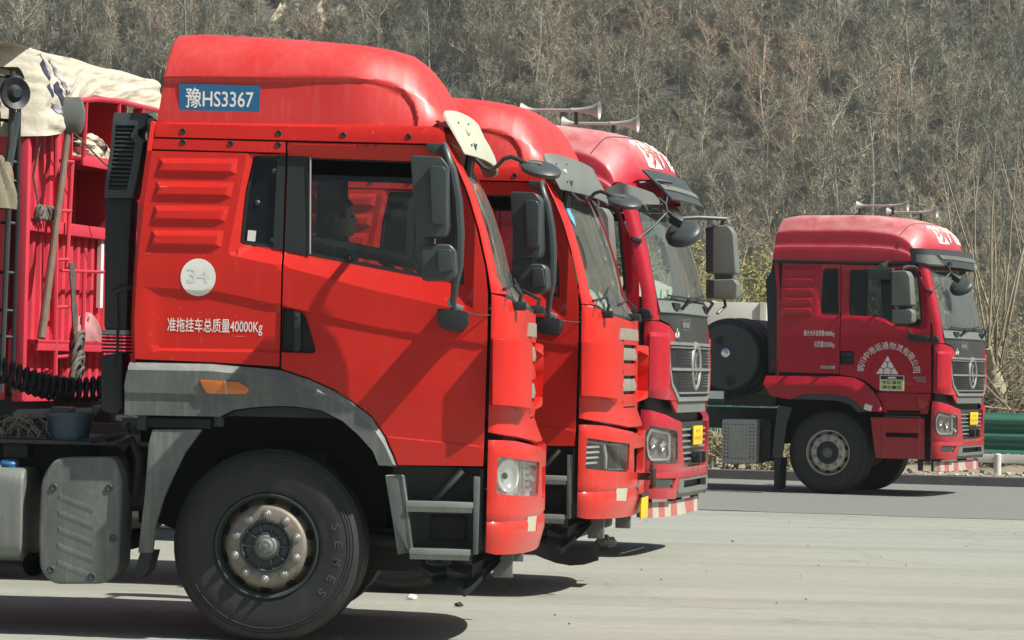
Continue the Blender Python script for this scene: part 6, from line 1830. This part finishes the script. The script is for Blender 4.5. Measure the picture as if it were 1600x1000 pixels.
for x in (-4.2, -5.4):
    for y in (-1.16, 1.16):
        w_ = bpy.data.objects.new('wheel', None)
        col.objects.link(w_)
        w_.parent = TR
        w_.location = (x, y, RT - .004)
        w_.rotation_euler = (0, 0, 0 if y < 0 else math.pi)
        for n_, k_ in (('tyre', 'tyre'), ('rim', 'rim'), ('hub', 'hub')):
            link(n_, W_ME[k_], w_)
def tr(x, y, z):
    """trailer point in the world"""
    c_, s_ = math.cos(R(12)), math.sin(R(12))
    return Vector((-3.156 + x * c_ + y * s_, 24.7198 - x * s_ + y * c_, z))
def t1(x, y, z):
    c_, s_ = math.cos(R(2.4)), math.sin(R(2.4))
    return Vector((-1.2844 + x * c_ + y * s_, 20.139 - x * s_ + y * c_, z))
MT['sack'] = mat('olive_sacking', (.20, .18, .12), .9, var=.4, scale=9)
# shovel leaning on the ladder
sv = thing('shovel', 'long shovel with grey blade up leaning on the red trailer ladder', 'shovel', tr(.15, -1.14, 1.69))
def rel(p, o):
    return p - o.location
MB().tube([rel(tr(.15, -1.14, 1.68), sv), rel(tr(.15, -.92, 2.40), sv), rel(tr(.15, -.69, 3.16), sv)], [.030, .026, .024], 10).build('handle', MT['wood'], sv)
bl = []
for j in range(8):
    v_ = j / 7
    row = []
    for i in range(7):
        u_ = i / 6 * 2 - 1
        w_ = .10 * lerp(v_, [0, .08, .25, .6, .85, 1.0], [.35, .75, 1.0, .95, .72, .30])
        row.append(rel(tr(.24 - .09 * (u_ * u_) + .03 * math.sin(v_ * 3) + .05 * u_, -.70 - .03 * v_ + u_ * w_ * .6, 3.13 + .25 * v_), sv))
    bl.append(row)
MB().grid(bl).build('blade', MT['greyB'], sv)
br = MB()
q = random.Random(31)
for k in range(8):
    yy = -1.20 + .045 * k
    br.tube([tr(.10 + .02 * math.sin(g), yy + .05 * math.cos(g) + .01 * i, 2.55 + .045 * math.sin(g + k)) for i, g in enumerate([2 * math.pi * i / 14 for i in range(15)])], .013, 6, False)
tag(br.build('sacking_roll', MT['rope']), 'dark twisted sacking lying on the red trailer beam', 'sacking')
def bundle(name, c, ax, ay, az, m_, seed, label, cat, fr):
    q = random.Random(seed)
    rows = []
    for j in range(13):
        t_ = math.pi / 2 * j / 12
        row = []
        for i in range(44):
            g = 2 * math.pi * i / 44
            k = 1 + .10 * math.sin(g * 5 + seed + j * .8) + .06 * math.sin(g * 11 + j * 1.3)
            row.append(fr(c[0] + ax * math.cos(g) * math.cos(t_) ** .6 * k, c[1] + ay * math.sin(g) * math.cos(t_) ** .6 * k, c[2] + az * math.sin(t_) ** .8 * (1 + .15 * math.sin(g * 3 + seed) + .08 * math.sin(g * 9 + j))))
        rows.append(row)
    o = MB().grid(rows, True).build(name, m_, smooth=50)
    return tag(o, label, cat)
cm, nt, b = NT('camouflage_cloth')
v = coords(nt, (3, 3, 9))
nt.links.new(ramp(nt, noise(nt, v, 2.2, 3, .5), [(.42, (.05, .045, .035)), (.48, (.20, .16, .10)), (.56, (.62, .55, .42))]), b.inputs['Base Color'])
b.inputs['Roughness'].default_value = .9
bundle('folded_sheet', (-.12, .34, 3.0), .18, .46, .17, cm, 2, 'crumpled brown and cream sheet on the upper red trailer shelf', 'cloth', tr)
bg_ = mat('pink_white_bag', (.42, .20, .20), .6, var=.9, scale=5)
bundle('plastic_bag', (.055, .10, 1.672), .055, .24, .17, bg_, 7, 'pink and white plastic bag on the lower red trailer shelf', 'bag', tr)
rp = MB()
q = random.Random(8)
for k in range(7):
    y0 = -.53 + .03 * q.uniform(-1, 1)
    rp.tube([tr(.14, y0 + .02 * math.sin(i * 1.7 + k) + .02 * i, 2.22 - .08 * i) for i in range(9)], .009, 5)
for k in range(12):
    c = Vector((.15, -.38 + q.uniform(-.06, .06), 1.52 + q.uniform(-.13, .16)))
    r_ = q.uniform(.04, .085)
    rp.tube([tr(c.x + .03 * math.sin(g), c.y + r_ * math.cos(g), c.z + r_ * math.sin(g) * 1.3) for g in [2 * math.pi * i / 12 for i in range(13)]], .013, 5, False)
tag(rp.build('rope_hank', MT['rope']), 'knotted old rope hanging from the red trailer ladder', 'rope')
tag(MB().tube([tr(.16, -.72, 3.17), tr(.25, -.2, 2.95), tr(.5, .25, 2.72)], .007, 5).build('guy_line', MT['rope']), 'thin slanting line from the tarpaulin hem across the red trailer front', 'line')
tag(MB().tube([tr(.12, -1.15, 3.1), tr(.06, -1.13, 2.8), tr(.08, -1.02, 2.52)], .009, 5).build('slack_cord', MT['rope']), 'thin cord hanging down the red trailer wall near its left corner', 'cord')
# coiled air hoses
def coil(p0, p1, r, n, lab, wire=.012):
    pts = []
    ax = (p1 - p0)
    u = ax.normalized().cross(Vector((0, 0, 1))).normalized()
    for i in range(n * 12 + 1):
        t_ = i / (n * 12)
        g = 2 * math.pi * i / 12
        sag = -.10 * math.sin(math.pi * t_)
        pts.append(p0 + ax * t_ + u * r * math.cos(g) + Vector((0, 0, r * math.sin(g) + sag)))
    tag(MB().tube(pts, wire, 6, False).build('coiled_hose', MT['dark']), lab, 'hose', 'coiled air hoses')
coil(t1(-1.72, -.62, 1.52), t1(-.92, -.25, 1.42), .065, 22, 'black coiled air hose stretched nearest the camera behind the cab')
coil(t1(-1.70, -.35, 1.50), t1(-.90, .05, 1.44), .06, 20, 'black coiled air hose stretched farther back behind the cab')
# bucket with its lid on the deck
MT['pail'] = mat('dull_blue_plastic', (.035, .07, .10), .5, var=.3, scale=6, dust=.4, dustc=(.2, .21, .2))
bk_ = thing('bucket', 'dull blue lidded bucket standing on the chassis deck', 'bucket', t1(-1.185, -.80, 1.086))
MB().lathe([(0, 0), (.112, 0), (.128, .135), (.136, .136), (.136, .142)], (0, 0, 0), (0, 0, 1), 32).build('pail', MT['pail'], bk_)
MB().lathe([(.139, .130), (.139, .155), (.130, .160), (.120, .152), (0, .152)], (0, 0, 0), (0, 0, 1), 32).build('lid', MT['pail'], bk_)
MB().tube([(.136 * math.cos(R(g)), -.136 * math.sin(R(g)) + .01, .10 - .05 * math.sin(R(g - 180))) for g in range(180, 361, 15)], .004, 5).build('bail', MT['alum'], bk_)
# old net heaped on the deck
nq = random.Random(6)
nt_ = MB()
for k in range(70):
    a = t1(-1.62 + nq.uniform(-.1, .33), -.75 + nq.uniform(-.2, .3), 1.10)
    e = a + Vector((nq.uniform(-.25, .25), nq.uniform(-.1, .1), nq.uniform(-.01, .02)))
    hh_ = nq.uniform(.03, .12)
    nt_.tube([a.lerp(e, k_ / 9) + Vector((nq.uniform(-.02, .02), nq.uniform(-.02, .02), hh_ * math.sin(math.pi * k_ / 9))) for k_ in range(10)], .005, 4)
tag(nt_.build('rope_net', MT['rope']), 'heap of dark netting on the chassis deck beside the bucket', 'net')
# green roll on top of the load at the left edge
gm = mat('green_canvas', (.14, .30, .13), .7, var=.2, scale=5)
o = MB().tube([tr(-.30, -1.85, 3.60), tr(-.28, -1.75, 3.68), tr(-.26, -1.62, 3.69), tr(-.24, -1.50, 3.62)], [.08, .13, .12, .06], 14).build('green_roll', gm)
tag(o, 'rolled green canvas at the top left corner of the load', 'canvas')
# jerry sack hanging on the rack
bundle('hanging_sack', (-.02, -1.62, 2.55), .12, .16, .30, MT['sack'], 5, 'dusty olive sack hung on the pipe rack at the left edge', 'sack', tr)

# ---------------------------------------------------------------- white trailer on the far carriageway
WT = thing('white_trailer', 'white dropside trailer with tarpaulined load beyond the rail', 'trailer', (1.4, 62.0, 0), R(-6))
MT['wpaint'] = mat('cream_white_paint', (.66, .65, .58), .5, var=.12, scale=2, dust=.2, streak=.15)
for k in range(4):
    MB().box((-2.6 + k * 1.65, -1.22, 2.45), (1.60, .05, .62)).build('side_board', MT['wpaint'], WT, bev=.01)
    MB().box((-2.6 + k * 1.65, 1.22, 2.45), (1.60, .05, .62)).build('side_board', MT['wpaint'], WT, bev=.01)
for k in range(5):
    MB().box((-3.43 + k * 1.65, -1.25, 2.3), (.07, .06, .95)).build('stake', MT['wpaint'], WT)
MB().box((3.22, 0, 2.45), (.05, 2.4, .62)).build('front_board', MT['wpaint'], WT)
MB().box((-.1, 0, 2.02), (6.7, 2.44, .2)).box((-.1, -.45, 1.75), (6.5, .12, .35)).box((-.1, .45, 1.75), (6.5, .12, .35)).build('bed', MT['greyB'], WT, bev=.01)
rows = []
for i in range(30):
    x = -3.3 + 6.0 * i / 29
    rows.append([(x, -1.2 + 2.4 * j / 12, 2.7 + (.38 + .12 * math.sin(x * 2.1)) * math.sin(math.pi * j / 12) ** .6 * min(1, (29 - i) / 7, i / 4) + .02 * math.sin(i * j)) for j in range(13)])
lo = MB().grid(rows).build('load_sheet', MT['tarp'], WT, smooth=80)
gp = mat('green_print', (.02, .22, .13), .6)
mm = MB()
for k, (dx, w_, h_) in enumerate(((0, .03, .16), (.07, .10, .03), (.12, .03, .16), (.30, .12, .03), (.34, .03, .17), (.42, .03, .10), (.62, .14, .025), (.66, .03, .13), (.86, .03, .12), (.93, .03, .14))):
    mm.add([(1.35 + dx, -1.205, 2.80), (1.35 + dx + w_, -1.205, 2.80), (1.35 + dx + w_, -1.16, 2.80 + h_), (1.35 + dx, -1.16, 2.80 + h_)], [(0, 1, 2, 3)])
mm.build('green_strokes', gp, lo, smooth=0)
for x in (-2.2, -1.0):
    for y in (-1.16, 1.16):
        w_ = bpy.data.objects.new('wheel', None)
        col.objects.link(w_)
        w_.parent = WT
        w_.location = (x, y, RT - .004)
        w_.rotation_euler = (0, 0, 0 if y < 0 else math.pi)
        for n_, k_ in (('tyre', 'tyre'), ('rim', 'rimB'), ('hub', 'hub')):
            link(n_, W_ME[k_], w_)
MB().box((2.4, -.45, 1.0), (.14, .14, 1.9)).build('support_leg', MT['greyB'], WT)
MB().box((2.4, .45, 1.0), (.14, .14, 1.9)).build('support_leg', MT['greyB'], WT)
MB().box((-1.6, 0, 1.2), (2.2, .9, .8)).build('axle_frame', MT['dark'], WT)

# ---------------------------------------------------------------- driver of the first truck
DR = thing('person', 'person in dark jacket with short black hair sitting at the wheel of the foremost truck', 'person', t1(.10, .56, 1.62), R(-2.4))
MT['skin'] = mat('skin', (.36, .21, .15), .55, var=.1)
MT['jacket'] = mat('dark_jacket', (.020, .022, .026), .8, var=.3, scale=8)
MT['hair'] = mat('black_hair', (.012, .011, .010), .6, var=.3, scale=30)
MT['trouser'] = mat('dark_trousers', (.025, .025, .03), .85, var=.2)
def skin_body():
    # joints (x forward, y to the truck's left, z up from the seat cushion), radius
    J = [((0, 0, .10), .15), ((.0, 0, .26), .145), ((-.01, 0, .42), .155), ((-.0, 0, .54), .13), ((.02, 0, .62), .062), ((.055, 0, .70), .058),
         ((.02, -.19, .53), .068), ((.16, -.25, .36), .052), ((.38, -.16, .42), .040), ((.47, -.15, .44), .036),
         ((.02, .19, .53), .068), ((.16, .25, .36), .052), ((.38, .16, .42), .040), ((.47, .15, .44), .036),
         ((.10, -.10, .07), .10), ((.46, -.14, .10), .072), ((.58, -.14, -.25), .050), ((.66, -.14, -.27), .04),
         ((.10, .10, .07), .10), ((.46, .14, .10), .072), ((.58, .14, -.25), .050), ((.66, .14, -.27), .04)]
    E = [(0, 1), (1, 2), (2, 3), (3, 4), (4, 5), (3, 6), (6, 7), (7, 8), (8, 9), (3, 10), (10, 11), (11, 12), (12, 13), (0, 14), (14, 15), (15, 16), (16, 17), (0, 18), (18, 19), (19, 20), (20, 21)]
    me = bpy.data.meshes.new('body')
    me.from_pydata([j[0] for j in J], E, [])
    o = bpy.data.objects.new('body', me)
    col.objects.link(o)
    md = o.modifiers.new('skin', 'SKIN')
    for k, j in enumerate(J):
        me.skin_vertices[0].data[k].radius = (j[1], j[1])
    me.skin_vertices[0].data[0].use_root = True
    sb = o.modifiers.new('sub', 'SUBSURF')
    sb.levels = sb.render_levels = 2
    bpy.context.view_layer.update()
    out = bpy.data.meshes.new_from_object(o.evaluated_get(bpy.context.evaluated_depsgraph_get()))
    bpy.data.objects.remove(o)
    return out
bm_ = skin_body()
bm_.materials.clear()
for n_ in ('jacket', 'trouser', 'skin'):
    bm_.materials.append(MT[n_])
for p in bm_.polygons:
    c = p.center
    p.use_smooth = True
    p.material_index = 2 if (c.z > .63 and abs(c.y) < .12) or c.x > .44 and c.z > .33 else (1 if c.z < .16 and (c.x > .05) else 0)
body = link('body', bm_, DR)
# head: rings from chin to crown, profile with brow, nose and chin
hd = MB()
rings = [(-.115, .055, .045, .030), (-.095, .075, .055, .015), (-.07, .088, .064, .006), (-.045, .093, .070, 0), (-.02, .096, .073, -.002), (.0, .098, .075, -.004), (.03, .100, .077, -.006), (.06, .098, .076, -.008), (.09, .086, .068, -.012), (.112, .060, .048, -.016), (.122, .02, .016, -.018)]
rows = []
for z, rx, ry, ox_ in rings:
    row = []
    for k in range(24):
        g = 2 * math.pi * k / 24
        x = ox_ + rx * math.cos(g)
        y = ry * math.sin(g)
        if math.cos(g) > .93:
            x += {-.02: .024, -.045: .012, 0.0: .012, -.07: .006, -.095: .008}.get(z, 0) * (1 if math.cos(g) > .98 else .5)
        row.append((.095 + x, y, .82 + z))
    rows.append(row)
hd.grid(rows, True)
for s_ in (-1, 1):
    hd.sphere((.085, .078 * s_, .815), (.022, .010, .032), 8, 6)
head = hd.build('head', MT['skin'], DR, smooth=80)
hr = MB()
rows = []
for z, rx, ry, ox_ in rings[4:]:
    rows.append([(.088 + ox_ + (rx + .008) * math.cos(R(g)), (ry + .008) * math.sin(R(g)), .826 + z + .01) for g in range(55 if z < .06 else 0, 306 if z < .06 else 360, 10)][:26] if z < .06 else [(.088 + ox_ + (rx + .008) * math.cos(R(g)), (ry + .008) * math.sin(R(g)), .826 + z + .006) for g in range(0, 361, 14)][:26])
hr.grid(rows)
hr.build('hair', MT['hair'], head, smooth=80)
for s_ in (-1, 1):
    MB().sphere((.095 + .088, .034 * s_, .825), (.010, .014, .008), 8, 6).build('eye', MT['hair'], head)
def hand(s_):
    m_ = MB()
    c = Vector((.50, .15 * s_, .445))
    m_.sphere(c, (.05, .022, .04), 12, 8)
    for k in range(4):
        z = .025 - .018 * k
        L = (.07, .08, .075, .06)[k]
        p0 = c + Vector((.03, -.008 * s_, z))
        m_.tube([p0, p0 + Vector((L * .5, -.012 * s_, .0)), p0 + Vector((L * .75, -.035 * s_, -.004)), p0 + Vector((L * .6, -.055 * s_, -.006))], [.010, .0095, .009, .007], 8)
    m_.tube([c + Vector((-.01, -.01 * s_, .03)), c + Vector((.02, -.03 * s_, .055)), c + Vector((.05, -.045 * s_, .05))], [.012, .011, .008], 8)
    return m_
hand(-1).build('hand', MT['skin'], body, smooth=80)
hand(1).build('hand', MT['skin'], body, smooth=80)

# ---------------------------------------------------------------- litter on the lot
def crumple(name, loc, r, m_, seed, label):
    q = random.Random(seed)
    m = MB().sphere((0, 0, r * .5), (r, r * .7, r * .55), 14, 9)
    m.v = [(x * q.uniform(.8, 1.15), y * q.uniform(.8, 1.15), max(0.004, z * q.uniform(.75, 1.15))) for x, y, z in m.v]
    o = m.build(name, m_, smooth=15)
    o.location = loc
    return tag(o, label, 'litter', 'litter on the lot')
crumple('plastic_litter', (.86, 29.6, 0), .10, MT['white'], 3, 'crumpled white plastic on the ground in front of the second truck')
crumple('paper_scrap', (-.62, 22.6, 0), .035, MT['white'], 4, 'small white scrap on the ground behind the first front wheel')
crumple('dark_scrap', (-.30, 22.05, 0), .03, MT['dark'], 5, 'small dark scrap lying under the foremost truck bumper')
crumple('pale_scrap', (1.05, 46.0, .004), .05, MT['white'], 6, 'small pale scrap on the asphalt by the third truck')
gq = random.Random(12)
gs = MB()
for k in range(60):
    p = Vector((gq.uniform(-1.5, 6.0), gq.uniform(20, 37), .004))
    r = gq.uniform(.004, .011) * (2 if k % 17 == 0 else 1)
    gs.box(p, (r, r * 1.3, r * .7), (gq.random(), gq.random(), gq.random() * 3))
tag(gs.build('lot_grit', mat('dark_grit', (.12, .115, .10), .9, var=.5, scale=40), smooth=0), 'scattered grit and pebbles over the concrete lot', 'grit', kind='stuff')
